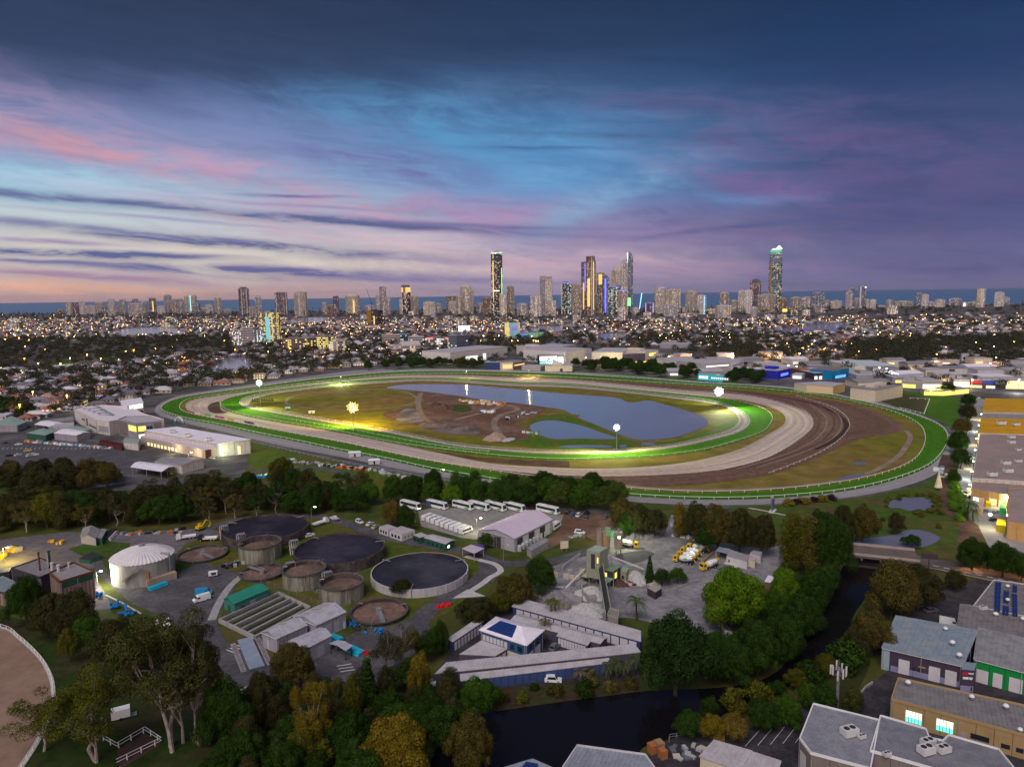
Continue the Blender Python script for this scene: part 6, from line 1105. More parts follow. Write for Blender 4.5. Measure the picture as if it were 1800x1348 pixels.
shed('canopy','second white corrugated canopy roof stepping down to the right','canopy',[(1298,1353),(1362,1368),(1371,1339),(1313,1320)],3.4,wall_cream,roof_lav,'skil',.2,seams=True)
for px_,py_,hh,kd,s,lb in[(1493,1290,6.8,'ac',1.5,'big boxed air conditioner on the grey warehouse roof'),(1515,1296,6.8,'ac',.7,'small air conditioner beside the big boxed one'),(1631,1308,7.2,'ac',1.2,'white twin-fan unit on the stepped roof'),(1628,1322,7.2,'ac',1.4,'long condenser below the twin-fan unit'),(1658,1320,7.2,'ac',1.2,'single condenser near the roof valley'),(1559,1327,7.2,'ac',.7,'small white roof hatch box'),(1596,1203,5.9,'vent',1.3,'roof vent near the left end of the tan office'),(1708,1228,5.9,'vent',1.2,'roof vent in the middle of the tan office'),(1768,1245,5.9,'vent',1.3,'roof vent toward the right of the tan office'),(1793,1286,5.9,'vent',1.1,'roof vent near the front of the tan office'),(1662,1108,6.8,'vent',1.2,'dark roof vent high on the blue-grey workshop'),(1674,1133,6.8,'vent',1.4,'white roof vent in the middle of the workshop'),(1686,1155,6.6,'vent',1.4,'white roof vent near the workshop front'),(1750,1083,7.0,'vent',1.4,'white vent on the broad factory roof'),(1771,1033,7.6,'vent',1.2,'vent between the solar strips, far one'),(1771,1057,7.6,'vent',1.2,'vent between the solar strips, near one'),(1798,1091,7.0,'vent',1.3,'vent at the right edge of the factory roof'),(1728,1070,7.4,'ac',.9,'white duct box beside the solar strips')]:rooftop(lb,px_,py_,hh,kd,s)
for(x,y,z,s,m,lb,nm)in[(1147,1322,0,1.5,'orange','orange crate stack beside the creek wall','crate'),(1158,1318,0,1.6,'cream','tall pale pallet stack beside the orange crates','pallet_stack'),(1165,1332,0,1.3,'orange','low orange pallet near the stacks','pallet_stack'),(1261,1300,0,1.9,'yellow','stack of yellow pallets beside the canopy','pallet_stack')]:
 t=thing(nm,lb,'pallets',(*G(x,y),.15),.4)
 for k in range(6):mb=MB();mb.box(-s*.6,s*.6,-s*.6,s*.6,k*.34,k*.34+.24);build(mb,'pallet',W_('timber_'+m,{'orange':(.42,.15,.06),'cream':(.34,.22,.12),'yellow':(.42,.26,.06)}[m]),t)
for k in range(5):strip('bay_line',[(1310+k*22,1312-k*1.5),(1335+k*22,1284-k*3)],.12,line_w,.17,smooth=False)
fence_line('bank_fence','grey pipe fence on the bank beside the creek corner',[(1176,1305),(1177,1299),(1240,1287)],1.2,steel,.06,3,2,smooth=False)
wall_('kerb wall round the curved driveway below the mast',[(1502,1250),(1510,1225),(1522,1210),(1534,1202)],.8,.3,concrete)
strip('hedge_strip',[(1567,1256),(1690,1290)],2.0,MATS['grass_green'],.2,smooth=False)
for k in range(12):plant('bush',0,0,loc=G(1570+k*10.5,1259+k*2.9),H=1.3,W=2.4,color=MG,label='clipped hedge bush along the front of the tan office',group='hedge of the tan office',cat='bush')
# ------- right-hand commercial strip
yel=M('roof_yellow',(.66,.34,.008),rough=.5,var=.16,scale=.1,tint=(.56,.30,.01))
shed('warehouse','far yellow-roofed warehouse at the end of the lit lane','warehouse',[(1727,723.5),(1830,725),(1826,703),(1732,701)],7.5,wall_cream,yel,'skil',.5,seams=True,ops=row(3,3,.2,3.6,lit_yel,'lit_doorway',.05,.95,.35))
shed('warehouse','low flat roof between the two yellow roofs','warehouse',[(1725,736),(1830,738),(1830,723.5),(1728,723)],6.0,wall_cream,roof_grey,'flat',parapet=.3)
shed('warehouse','near yellow-roofed warehouse with roof machinery','warehouse',[(1720,761),(1835,764),(1832,738),(1724.5,736.5)],7.5,wall_cream,yel,'skil',.5,seams=True,ops=row(3,2,.2,3.6,lit_yel,'lit_doorway',.05,.95,.35))
shed('warehouse','huge tan flat-roofed warehouse beside the lit lane','warehouse',[(1709,842),(1735,843),(1840,850),(1836,766),(1723,763)],8.0,wall_cream,roof_tan,'flat',parapet=.35,trim=wall_lt,ops=row(4,7,.2,4.2,lit_wh,'lit_doorway',.03,.97,.22))
shed('warehouse','tan wing with lit orange wall at the head of the yard','warehouse',[(1708,858),(1773,870),(1845,878),(1842,845),(1711,842)],6.5,W_('wall_orange_tan',(.50,.30,.12)),roof_tan,'flat',ops=[(0,.06,.32,.3,2.6,lit_wh,'lit_doorway'),(0,.5,.7,.4,3.4,EM('lit_green_white',(.6,.9,.35),.9),'lit_doorway'),(0,.76,.86,.4,3.6,lit_warm,'lit_doorway')])
shed('warehouse','tan-roofed side wing at the right edge of the lit yard','warehouse',[(1771,918),(1860,930),(1858,862),(1773,858)],7.0,W_('wall_orange_tan'),roof_tan,'flat',parapet=.3)
for(q,h,m,lb)in[([(1757,893),(1769,894),(1769,887),(1758,886)],2.8,W_('bin_green',(.03,.5,.12)),'bright green skip in the lit yard'),([(1752,922),(1768,925),(1769,914),(1753,911)],3.2,W_('box_yellow',(.62,.48,.02)),'yellow container in the lit yard'),([(1733,884),(1742,885),(1742,878),(1734,877)],2,MATS['box_yellow'],'small yellow skip below the lit wing'),([(1718,893),(1728,895),(1730,876),(1721,875)],3,W_('truck_box',(.55,.40,.30)),'peach lorry box parked at the lit wall')]:
 shed('skip_bin',lb,'container',q,h,m,m,'flat')
for px_,py_,s,lb in[(1760,746,2.2,'cluster of ducts on the near yellow roof'),(1786,748,1.8,'white unit on the near yellow roof'),(1778,770,1.6,'first twin unit on the tan roof'),(1778,779,1.6,'second twin unit on the tan roof'),(1790,792,1.2,'thin unit on the tan roof'),(1768,816,1.8,'long white unit on the tan roof'),(1772,830,1.8,'white cabinet unit near the front of the tan roof'),(1744,836,1.8,'low unit left of the white cabinet'),(1790,812,1.4,'grey unit at the tan roof ridge')]:rooftop(lb,px_,py_,8.4,'ac',s,0)
def area_light(name,loc,rot,size,energy,col,spread=None):
 l=bpy.data.lights.new(name,'AREA');l.size=size;l.energy=energy;l.color=col;o=bpy.data.objects.new(name,l);COL.objects.link(o);o.location=loc;o.rotation_euler=rot;return o
def point_light(name,loc,energy,col,r=.3,par=None):
 l=bpy.data.lights.new(name,'POINT');l.energy=energy;l.color=col;l.shadow_soft_size=r;o=bpy.data.objects.new(name,l);COL.objects.link(o);o.location=loc;return o
WC,CC,OC=(1,.85,.45),(.8,1,.95),(1,.5,.15)
for i,(x,y)in enumerate([(1728,722),(1724,742),(1720,765),(1717,785),(1714,805),(1712,823),(1708,846)]):
 gx,gy=G(x-3,y+6,4.5);t=thing('wall_lamp','wall lamp over the delivery lane','lamp',(gx,gy,4.5),group='wall lamps of the delivery lane');mb=MB();mb.box(-.3,.3,-.3,.3,0,.25);build(mb,'lamp_head',[EM('lamp_warm',(1,.8,.4),30),EM('lamp_cool',(.7,1,.95),30)][i%2],t)
 point_light('lane_light',(gx-1.2,gy,4.2),2600,[WC,CC][i%2])
for(x,y,z,e,c)in[(1723,864,5,5000,WC),(1766,872,5.5,5000,WC),(1772,906,6,6500,CC),(1790,918,6,6500,(1,1,1)),(1740,905,6,3000,WC)]:
 gx,gy=G(x,y,z);t=thing('yard_lamp','bright flood lamp on the walls of the lit yard','lamp',(gx,gy,z),group='lamps of the lit yard');mb=MB();mb.box(-.5,.5,-.3,.1,0,.5);build(mb,'lamp_head',lamp_wh,t);point_light('yard_light',(gx,gy-1.5,z-.4),e,c)
 # ------- racecourse buildings
ws=W_('stand_white',(.66,.58,.54));rw=W_('stand_roof',(.74,.64,.70),var=.05)
shed('grandstand','main white grandstand with broad pale roof','grandstand',[(130,720),(170,739),(192,742),(208,739),(288,738),(252,728),(228,716),(180,713),(144,716)],10,ws,rw,'flat',over=1,parapet=.6,trim=ws,ops=[(0,.05,.3,1,8,wall_lt,'wall_panel'),(0,.35,.5,5,6.2,glass_d,'window'),(0,.55,.6,2,8,glass_d,'window'),(0,.65,.95,3,4.0,glass_d,'window_band'),(1,.1,.9,2,6.4,wall_grey,'wall_panel')])
for i in range(4):
 a,b=G(146+i*9,718+i*3.2,10.6),G(178+i*7,717+i*4.2,10.6);t=thing('roof_louvre',['rear curved louvre on the grandstand roof','second curved louvre on the grandstand roof','third curved louvre on the grandstand roof','front curved louvre on the grandstand roof'][i],'louvre',(*a,10.6));mb=MB();P_=[Vector(((b[0]-a[0])*s,(b[1]-a[1])*s,2.2*math.sin(math.pi*s)))for s in np.linspace(0,1,7)]
 for p,q in zip(P_[:-1],P_[1:]):mb.beam(p,q,2.2,.3)
 build(mb,'curved_blade',roof_teal,t)
shed('stand_annex','square glass and louvre block with yellow-lit corner','building',[(208,738),(240,745),(284,741),(262,732),(222,733)],11.5,wall_grey,roof_lav,'flat',parapet=.6,ops=[(0,.55,.98,5.5,9.5,lit_yel,'lit_window'),(1,.05,.35,5.8,9.5,lit_yel,'lit_window'),(1,.05,.3,.6,3.6,lit_wh,'lit_window'),(1,.40,.62,5.8,9.2,glass_b,'window'),(1,.68,.98,.5,11,W_('louvre_brown',(.2,.16,.16)),'louvre_panel'),(0,.02,.5,.5,11,MATS['louvre_brown'],'louvre_panel')])
shed('judges_stand','white stand with open lit upper deck above the main roof','grandstand',[(224,713),(252,708),(248,702),(212,707)],13,white,roof_white,'skil',1.5,ops=[(0,.1,.95,9,13,lit_wh,'lit_deck'),(0,.1,.95,4,7,glass_d,'window_band')])
T=shed('event_hall','long white-roofed events hall with a lit end wall','hall',[(254,756),(382,780),(440,774),(312,752)],8.5,ws,roof_white,'skil',.8,over=.6,ops=[(1,.08,.16,.3,6.5,lit_wh,'lit_doorway'),(1,.25,.5,.2,3,wall_lt,'roller_door'),(1,.60,.68,.3,5.5,lit_warm,'lit_doorway')])
shed('event_hall_wing','lower front wing with pale roof along the events hall','hall',[(247,767),(360,791),(384,787),(262,762)],5.5,W_('wing_wall',(.50,.40,.36)),rw,'flat',over=.4,ops=[(3,.0,1,0,5.4,W_('maroon',(.12,.03,.03)),'maroon_panel'),(1,.0,.45,0,5.4,MATS['maroon'],'maroon_panel')]+row(0,9,.3,2.4,lit_warm,'window',.1,.6,.5))
for px_,py_,lb in[(304,768,'first dark vent on the events hall roof'),(330,775,'second dark vent on the events hall roof'),(367,782,'third dark vent on the events hall roof')]:rooftop(lb,px_,py_-8,9.2,'ac',1.6)
for q,h,w_,r_,kd,op_,lb in[([(230,821),(284,829),(307,819),(245,811)],4.5,wall_grey,roof_white,'gable',True,'open-sided stable with a bright white roof'),([(272,812),(320,818),(358,808),(294,802)],5,ws,roof_grey,'gable',False,'grey-roofed stable behind the open-sided one'),([(162,828),(194,836),(216,830),(186,823)],3.5,wall_grey,W_('carport_green',(.34,.42,.38)),'flat',True,'pale green carport beside the brown clump'),([(61,746),(90,750),(115,744),(82,739)],5,wall_grey,roof_white,'gable',True,'white tent-like pavilion roof beside the grandstand'),([(95,761),(135,765),(158,760),(120,753)],5,wall_grey,roof_white,'gable',False,'wide pavilion with white hipped roof near the car park'),([(47,761),(80,765),(100,757),(75,753)],4.5,wall_green,W_('pav_green',(.26,.34,.30)),'hip',False,'green-roofed pavilion left of the wide one'),([(85,750),(150,758),(161,754),(107,743)],5,wall_grey,W_('pav_green'),'hip',False,'long green hipped roof in front of the grandstand'),([(-20,748),(30,748),(47,741),(20,731)],5,wall_grey,W_('pav_green'),'hip',False,'green-roofed building at the left edge of the racecourse'),([(70,746),(130,738),(128,732),(70,740)],4,wall_grey,roof_grey,'flat',False,'long low walkway roof left of the grandstand'),([(94,752),(130,748),(130,742),(96,745)],6,wall_lt,roof_lav,'flat',False,'pale flat-roofed block beside the walkway roof'),([(217,776),(243,779),(246,771),(222,769)],5,ws,W_('pav_green'),'gable',False,'small white house with green roof in front of the louvre block'),([(174,776),(214,785),(216,780),(178,772)],3,W_('maroon'),W_('maroon'),'flat',False,'long maroon wall-like shed beside the small white house')]:
 shed('racecourse_pavilion',lb,'pavilion',q,h,w_,r_,kd,.9,open_=op_)
t=thing('finish_arch','white hoop arch beside the winning post','arch',(*G(315,744),0),-.4);mb=MB();mb.path([(4*math.cos(a),0,1+4*math.sin(a))for a in np.linspace(-.3,math.pi+.3,18)],.6,8);build(mb,'hoop',white,t);mb=MB();mb.box(-4.4,-3.2,-1,1,0,1.6);mb.box(3.2,4.4,-1,1,0,1.6);build(mb,'base',W_('banner_blue',(.03,.25,.5)),t)
ads=[((333,726),(342,728),'red_ad'),((343,728),(352,730),'white_ad'),((353,730),(360,731.5),'yellow_ad'),((361,731),(370,733),'green_ad'),((378,734),(394,737),'red_ad'),((400,738),(412,741),'yellow_ad'),((412,741),(426,743.5),'white_ad'),((430,744),(446,747),'purple_ad'),((448,747),(458,749.5),'white_ad')]
adm=dict(red_ad=(.45,.10,.12),white_ad=(.7,.68,.7),yellow_ad=(.7,.4,.05),green_ad=(.05,.45,.2),purple_ad=(.12,.05,.18))
for i,(a,b,m)in enumerate(ads):
 t,d=bar_thing('advertising_board',f'{["first","second","third","fourth","fifth","sixth","seventh","eighth","ninth"][i]} advertising board from the left bend, {m[:-3]}','sign',a,b,0,0,None);mb=MB();mb.box(-d/2,d/2,-.1,.1,.2,2.0);build(mb,'board',M(m,adm[m],var=.35,scale=.5),t);mb=MB();[mb.box(x-.06,x+.06,.1,.2,0,1.6)for x in(-d/2+.2,d/2-.2)];build(mb,'legs',darkm,t,kind='stuff')
def text(parent,s,size,loc,rot,mat,name='lettering',depth=.03):
 c=bpy.data.curves.new(name,'FONT');c.body=s;c.size=size;c.extrude=depth;c.align_x='CENTER';c.align_y='CENTER';c.materials.append(mat)
 o=bpy.data.objects.new(name,c);COL.objects.link(o);o.parent=parent;o.location=loc;o.rotation_euler=rot;return o
t,d=bar_thing('racecourse_screen','long teal sign screen with white logos beyond the back straight','sign',(1227,669.5),(1270,673),0,0,None)
mb=MB();mb.box(-d/2,d/2,-.4,.4,1.0,8.5);build(mb,'screen_panel',EM('sign_teal',(.03,.42,.48),.55,base=(.02,.2,.22)),t);mb=MB();[mb.box(x-.3,x+.3,.4,.9,0,8)for x in(-d*.4,-d*.13,d*.13,d*.4)];build(mb,'support',steel,t,kind='stuff')
whs=EM('sign_white',(.9,1,1),.9)
for k in range(3):
 mb=MB();x=-d*.40+k*d*.13;mb.add([(x-2,-.45,3),(x+1.6,-.45,3),(x+2,-.45,6.4),(x-1.2,-.45,6.4)],[(0,1,2,3)]);build(mb,'logo',whs,t)
mb=MB();[mb.box(d*.05+k*2.6,d*.05+k*2.6+1.9,-.46,-.41,3.6,5.6)for k in range(8)];build(mb,'lettering',whs,t,kind='stuff')
for(x,y,c,s,lb,cat)in[(461,706,'darkm',2.6,'dark cluster of starting stalls in the left infield','starting stalls'),(506,720,'t',1.6,'teal trailer beside the oval','trailer'),(548,727,'w',1.8,'white trailer in the infield below the oval','trailer'),(624,803,'w',2.6,'white cabin on the lawn beside the near straight','cabin'),(658,816,'w',2.4,'white marquee at the end of the junk row','tent'),(171,832,'g',1.4,'teal portable toilet beside the green carport','toilet')]:
 gx,gy=G(x,y);t=thing({'starting stalls':'starting_stalls','trailer':'trailer','cabin':'track_cabin','tent':'marquee','toilet':'portable_toilet'}[cat],lb,cat,(gx,gy,.1),.2);m={'darkm':darkm,'t':cyan,'w':wall_lt,'g':W_('toilet_teal',(.03,.4,.3))}[c]
 if cat=='starting stalls':
  for k in range(9):mb=MB();mb.box(-9+k*2.2,-8.7+k*2.2,-2,2,0,3.4);mb.box(-9+k*2.2,-7+k*2.2,-2.1,-1.9,1,2.4);build(mb,'stall',darkm,t)
 else:mb=MB();mb.box(-s*1.4,s*1.4,-s*.7,s*.7,.3,s*1.1);build(mb,'body',m,t);mb=MB();mb.prism([(-s*1.5,-s*.8),(s*1.5,-s*.8),(s*1.5,s*.8),(-s*1.5,s*.8)],s*1.1,s*1.4,[(-s*1.2,-s*.1),(s*1.2,-s*.1),(s*1.2,s*.1),(-s*1.2,s*.1)]);build(mb,'roof',white,t);mb=MB();mb.box(-.5,.5,-s*.74,-s*.7,.5,s*.9);build(mb,'door',glass_d,t)
rr=random.Random(3)
def junk(name,label,cat,a,b,n,w,hmax,cols,spread_=2.5):
 ga,gb=Vector(G(*a)),Vector(G(*b));t=thing(name,label,cat,(*ga,0))
 for k in range(n):
  p=ga.lerp(gb,(k+rr.random()*.6)/n)-ga+Vector((rr.uniform(-1,1),rr.uniform(-1,1)))*spread_;l,w2,h=rr.uniform(.6,w),rr.uniform(.4,w*.6),rr.uniform(.4,hmax);mb=MB();mb.box(-l,l,-w2,w2,0,h);o=build(mb,'item',PA[rr.choice(cols)],t);o.location=(*p,.05);o.rotation_euler.z=rr.uniform(0,3)
 return t
junk('stored_gear','long row of stored white and grey gear behind the lawn','gear',(505,810),(590,820),36,1.7,1.6,['white','grey','silver','black','silver']);junk('stored_gear','colourful row of barriers and gear below the white cabin','gear',(590,820),(650,826),34,1.6,1.7,['white','red','black','orange','silver']);junk('stored_gear','white rubble-like row of gear ending at the trees','gear',(665,828),(712,842),28,1.6,1.0,['white','silver','cream'])
junk('fence_banner_row','colourful banner fence along the far side of the car park','fence',(45,777),(200,789),70,1.6,1.7,['white','bluebright','white','orange','silver'],.8)
junk('pipe_rolls','heap of bright blue rolls on the ground by the olive tree','rolls',(450,838),(478,838),14,2.0,1.4,['bluebright'],1.5);junk('stable_gear','row of red and coloured horse gear beside the stable','gear',(310,832),(358,818),26,1.6,1.8,['red','green','yellow','red','black']);junk('works_machines','orange and white machines at the lake edge in the infield works','machines',(818,706),(880,712),46,2.6,2.4,['orange','white','yellow','silver','orange','white'],7)
junk('works_machines','dark blue containers and white trucks below the lake machines','machines',(838,726),(868,725),10,3.4,2.2,['blue','blue','white'],3);junk('works_huts','row of white and dark huts on the lagoon spit','huts',(888,738),(935,726),16,3.0,2.2,['white','grey','white','black'],4);junk('works_huts','equipment beside the lagoon jetty','huts',(925,762),(950,763),8,2.0,2.0,['green','white','black'],3)
junk('lit_yard_machines','yellow-lit machines at the left edge of the works','machines',(-10,985),(26,968),22,1.6,2.2,['yellow','cream','yellow','white'],3)
mound('big brown earth heap in the infield works',782,717,12,8,4.0,soil,11);mound('second brown earth heap in the infield works',765,712,9,6,3,soil,12);mound('pale rubble ridge at the front of the infield works',815,756,16,7,3.4,MATS['pale_rubble_ground'],13);mound('pinkish sand cone by the lagoon track',871,772,9,8,5.0,M('pink_sand',(.36,.25,.21),var=.15,bump=.3),14);mound('low pale rubble ridge left of the front ridge',765,746,13,6,2.4,MATS['pale_rubble_ground'],15)
mound('flat white gravel bed beside the pinkish cone',893,773,9,4,1.0,agg_w,16)
for k in range(2):strip('haul_track',[[(880,765),(868,745),(880,730),(910,720),(890,712),(860,722),(800,738)],[(740,690),(735,710),(745,735),(770,745)]][k],5,tan,.175)
t=thing('track_board','dark blue-grey panel board beside the outer rail','sign',(*G(1358,899),0),1.0);mb=MB();mb.box(-2.2,2.2,-.25,.25,1.2,6.2);build(mb,'panel',W_('board_slate',(.14,.15,.24)),t);mb=MB();mb.box(-3,3,-1.2,1.2,0,.6);mb.box(-.2,.2,-.2,.2,.6,7.5);build(mb,'board_base',wall_lt,t)
for k,(x,c)in enumerate([(1386,(.17,.13,.01)),(1398,(.035,.012,.03)),(1414,(.17,.13,.01)),(1431,(.035,.012,.03)),(1446,(.17,.13,.01)),(1461,(.035,.012,.03))]):
 plant('bush',0,0,loc=G(x,888-k*1.8),H=2.6,W=7.5 if k%2==0 else 5.5,color=c,label=['first golden hedge block from the board','first plum hedge block from the board','second golden hedge block','second plum hedge block','third golden hedge block','last plum hedge block near the trees'][k],cat='hedge')
strip('lawn_path',[(1316,893),(1345,898),(1382,906)],1.4,conc_pale,.12,smooth=False)
t=thing('obelisk_sign','tall narrow cream pyramid sign beside the brown track','sign',(*G(1649,862),0));mb=MB();mb.prism([(-1.6,-.8),(1.6,-.8),(1.6,.8),(-1.6,.8)],1.5,9.5,[(-.15,-.15),(.15,-.15),(.15,.15),(-.15,.15)]);build(mb,'sign_body',wall_cream,t);mb=MB();mb.box(-.2,.2,-.2,.2,0,1.5);build(mb,'post',darkm,t)
junk('horse_gate','white gate frames and cabin at the end of the perimeter path','gate',(1652,826),(1662,842),12,1.6,2.6,['white','silver','grey'],2.5)
# ------- floodlight masts
def flood(px,py,base,hc,lc,energy,label,s=2.2,aims=()):
 gx,gy=G(*base);h=ZAT(px,py,gx,gy);t=thing('floodlight_mast',label,'floodlight',(gx,gy,0));mb=MB();mb.cyl(0,0,.35,0,h-s*.5,8,.2);build(mb,'pole',steel,t)
 mb=MB();mb.tube((0,.05,h),(0,.35,h),s*1.02,20);build(mb,'lamp_frame',darkm,t)
 for k in range(31):
  q=s*.98*math.sqrt((k+.5)/31);a=k*2.39996;x,z=q*math.cos(a),h+q*math.sin(a);mb=MB();mb.tube((x,-.3,z),(x,.0,z),s*.15,9,s*.08);build(mb,'lamp',hc if k<16 else MATS[hc.name+'_rim'],t)  # tinted outer lamps added to imitate the glare round the head
 for q in aims:
  l=bpy.data.lights.new('flood_beam','SPOT');l.energy=energy;l.color=lc;l.spot_size=R(95);l.spot_blend=1;l.shadow_soft_size=1.0;o=bpy.data.objects.new('flood_beam',l);COL.objects.link(o);a=G(*q);v=Vector((a[0]-gx,a[1]-gy,-h));w=v.copy();w.z=0;w.normalize();o.location=(gx+w.x*1.2,gy+w.y*1.2-.6,h);o.rotation_euler=v.to_track_quat('-Z','Y').to_euler()
 return t
FE=EM('flood_yellow',(1.0,.86,.42),2.0);FW=EM('flood_white',(1.0,.97,.95),60);FG=EM('flood_green',(.85,1.0,.85),50);EM('flood_yellow_rim',(1,.66,.03),1.25);EM('flood_white_rim',(.75,.82,1),1.4);EM('flood_green_rim',(.5,1,.45),1.3)
flood(622,716,(622,759),FE,(1.0,.66,.05),330000,'floodlight mast with a huge golden glare in the infield',4.4,[(540,712),(700,716),(620,742),(560,738),(690,748)])
flood(455,673,(458,712),FG,(.80,1.0,.28),220000,'floodlight mast with greenish glare at the left bend',3.0,[(405,706),(520,684),(455,727)])
flood(1266,688,(1263,716),FW,(.80,1.0,.60),130000,'floodlight mast with a white glare at the right bend',4.2,[(1320,730),(1200,699),(1290,752),(1340,722)])
flood(1084,751,(1084,790),FW,(1.0,.98,.35),85000,'slim floodlight mast between the lagoon and the track',2.2,[(1000,803),(1080,802),(1160,798),(930,802)])
for(x,y,e,c)in[(600,676,60000,(.8,1,.3)),(930,664,45000,(1,.9,.35)),(820,666,9000,(1,.85,.3))]:
 gx,gy=G(x,y);t=thing('track_lamp',{600:'low lamp lighting the far bend turf',930:'low lamp lighting the back straight by the lake',820:'low lamp lighting the left part of the back straight'}[x],'lamp',(gx,gy,0));mb=MB();mb.cyl(0,0,.15,0,9,6);build(mb,'pole',steel,t);mb=MB();mb.box(-.8,.8,-.3,.3,9,9.3);build(mb,'lamp_shade',steel,t);mb=MB();mb.box(-.5,.5,-.2,.2,8.9,9.0);build(mb,'lamp',EM('lamp_small',(1,.95,.6),12),t);point_light('track_light',(gx,gy,8.6),e,c,.5)
def street_lamp(px,py,h,e,c,mat,label,group=None,arm=1.5):
 gx,gy=G(px,py);t=thing('street_lamp',label,'street lamp',(gx,gy,0),group=group);mb=MB();mb.cyl(0,0,.13,0,h,6,.08);mb.tube((0,0,h),(arm,-.3,h+.5),.07,4);build(mb,'pole',steel,t);mb=MB();mb.box(arm-.1,arm+.8,-.45,-.15,h+.35,h+.55);build(mb,'lamp_head',mat,t)
 if e:point_light('street_light',(gx+arm+.3,gy-.3,h),e,c,.3)
 return t
street_lamp(1705,999,8.5,16000,OC,EM('lamp_or2',(1,.45,.1),60),'orange street lamp over the road beside the bridge',arm=.5)
street_lamp(1820,1020,8.5,5000,OC,MATS['lamp_or2'],'orange street lamp just past the right edge of the road')if False else None
for(x,y,h,e,c,m,lb)in[(389,806,5,3000,(.85,1,.55),lamp_gr,'lamp at the lit end wall of the events hall'),(418,797,5,2600,(.85,1,.6),lamp_gr,'lamp beside the far door of the events hall'),(172,1034,6,9000,(.95,.95,.7),EM('lamp_hidden',(1,.95,.7),20),'lamp lighting the road in front of the domed tank'),(298,798,3.5,1800,WC,MATS['lamp_warm'],'warm lamp along the front of the events hall'),(332,806,3.5,1800,WC,MATS['lamp_warm'],'second warm lamp along the front of the events hall'),(8,990,6,9000,(1,.8,.15),MATS['lamp_warm'],'yellow lamp over the machines at the left edge'),(838,936,6,2600,(1,.95,.6),MATS['lamp_warm'],'warm lamp at the corner of the coach depot shed'),(730,918,6,0,WC,MATS['lamp_warm'],'lamp above the angled row of small buses'),(774,846,6,0,WC,lamp_gr,'small greenish lamp beside the near straight'),(548,919,7,0,WC,MATS['lamp_warm'],'grey lamp post beside the works road'),(1100,1083,6,0,WC,wall_lt,'unlit lamp post beside the date palm'),(885,986,6,0,WC,wall_lt,'unlit lamp post at the works gate')]:street_lamp(x,y,h,e,c,m,lb)
street_lamp(1850,1030,8.5,14000,OC,MATS['lamp_or2'],'orange street lamp on the road past the right edge',arm=.5)
GJ=[('yard_clutter','crates and drums scattered beside the aggregate bays',(960,1012),(1030,1012),16,1.2,1.6,['silver','grey','cream','yellow'],3),('yard_clutter','pallets and parts along the batching yard kerb',(1100,1030),(1160,1024),14,1.0,1.2,['silver','black','red','cream'],2.5),('yard_clutter','pallets and machines behind the mixer trucks',(1180,940),(1240,955),14,1.2,1.2,['silver','cream','grey'],2),('yard_clutter','drums and frames beside the round tanks',(390,1000),(440,985),12,1.0,1.2,['grey','silver','black'],2.5),('yard_clutter','pipes and boxes between the tall tanks',(500,1020),(570,1044),14,1.0,1.2,['grey','black','silver'],2),('yard_clutter','boxes and drums at the end of the storage yard',(700,1190),(755,1206),12,1.2,1.4,['white','silver','grey'],2),('yard_clutter','grey bins and pallets in the yard behind the blue-grey workshop',(1600,1096),(1650,1104),8,1.0,1.2,['grey','black','silver'],1.5),('yard_clutter','timber and bins beside the creekside canopies',(1180,1330),(1225,1316),12,1.0,1.0,['cream','grey','silver'],2),('yard_clutter','machines and pallets by the arched shed',(200,940),(330,934),22,1.3,1.2,['grey','black','silver','orange'],2.5),('yard_clutter','orange posts and drums in the grey yard',(84,952),(112,956),8,.6,1.4,['orange','yellow'],2),('yard_clutter','stacked gear in the depot grass strip',(1000,948),(1030,942),8,1.0,1.0,['silver','grey'],2),('yard_clutter','carts and bins in the lit yard',(1736,900),(1760,902),8,1.0,1.4,['silver','white','grey'],1.5),('yard_clutter','parked trailers and bins on the lane edge',(1700,868),(1716,858),6,1.2,1.6,['white','silver','black'],1.2)]
for a in GJ:junk(a[0],a[1],'gear',*a[2:])
point_light('silo_light',(*G(1092,962),9),6000,(.85,1,.6))
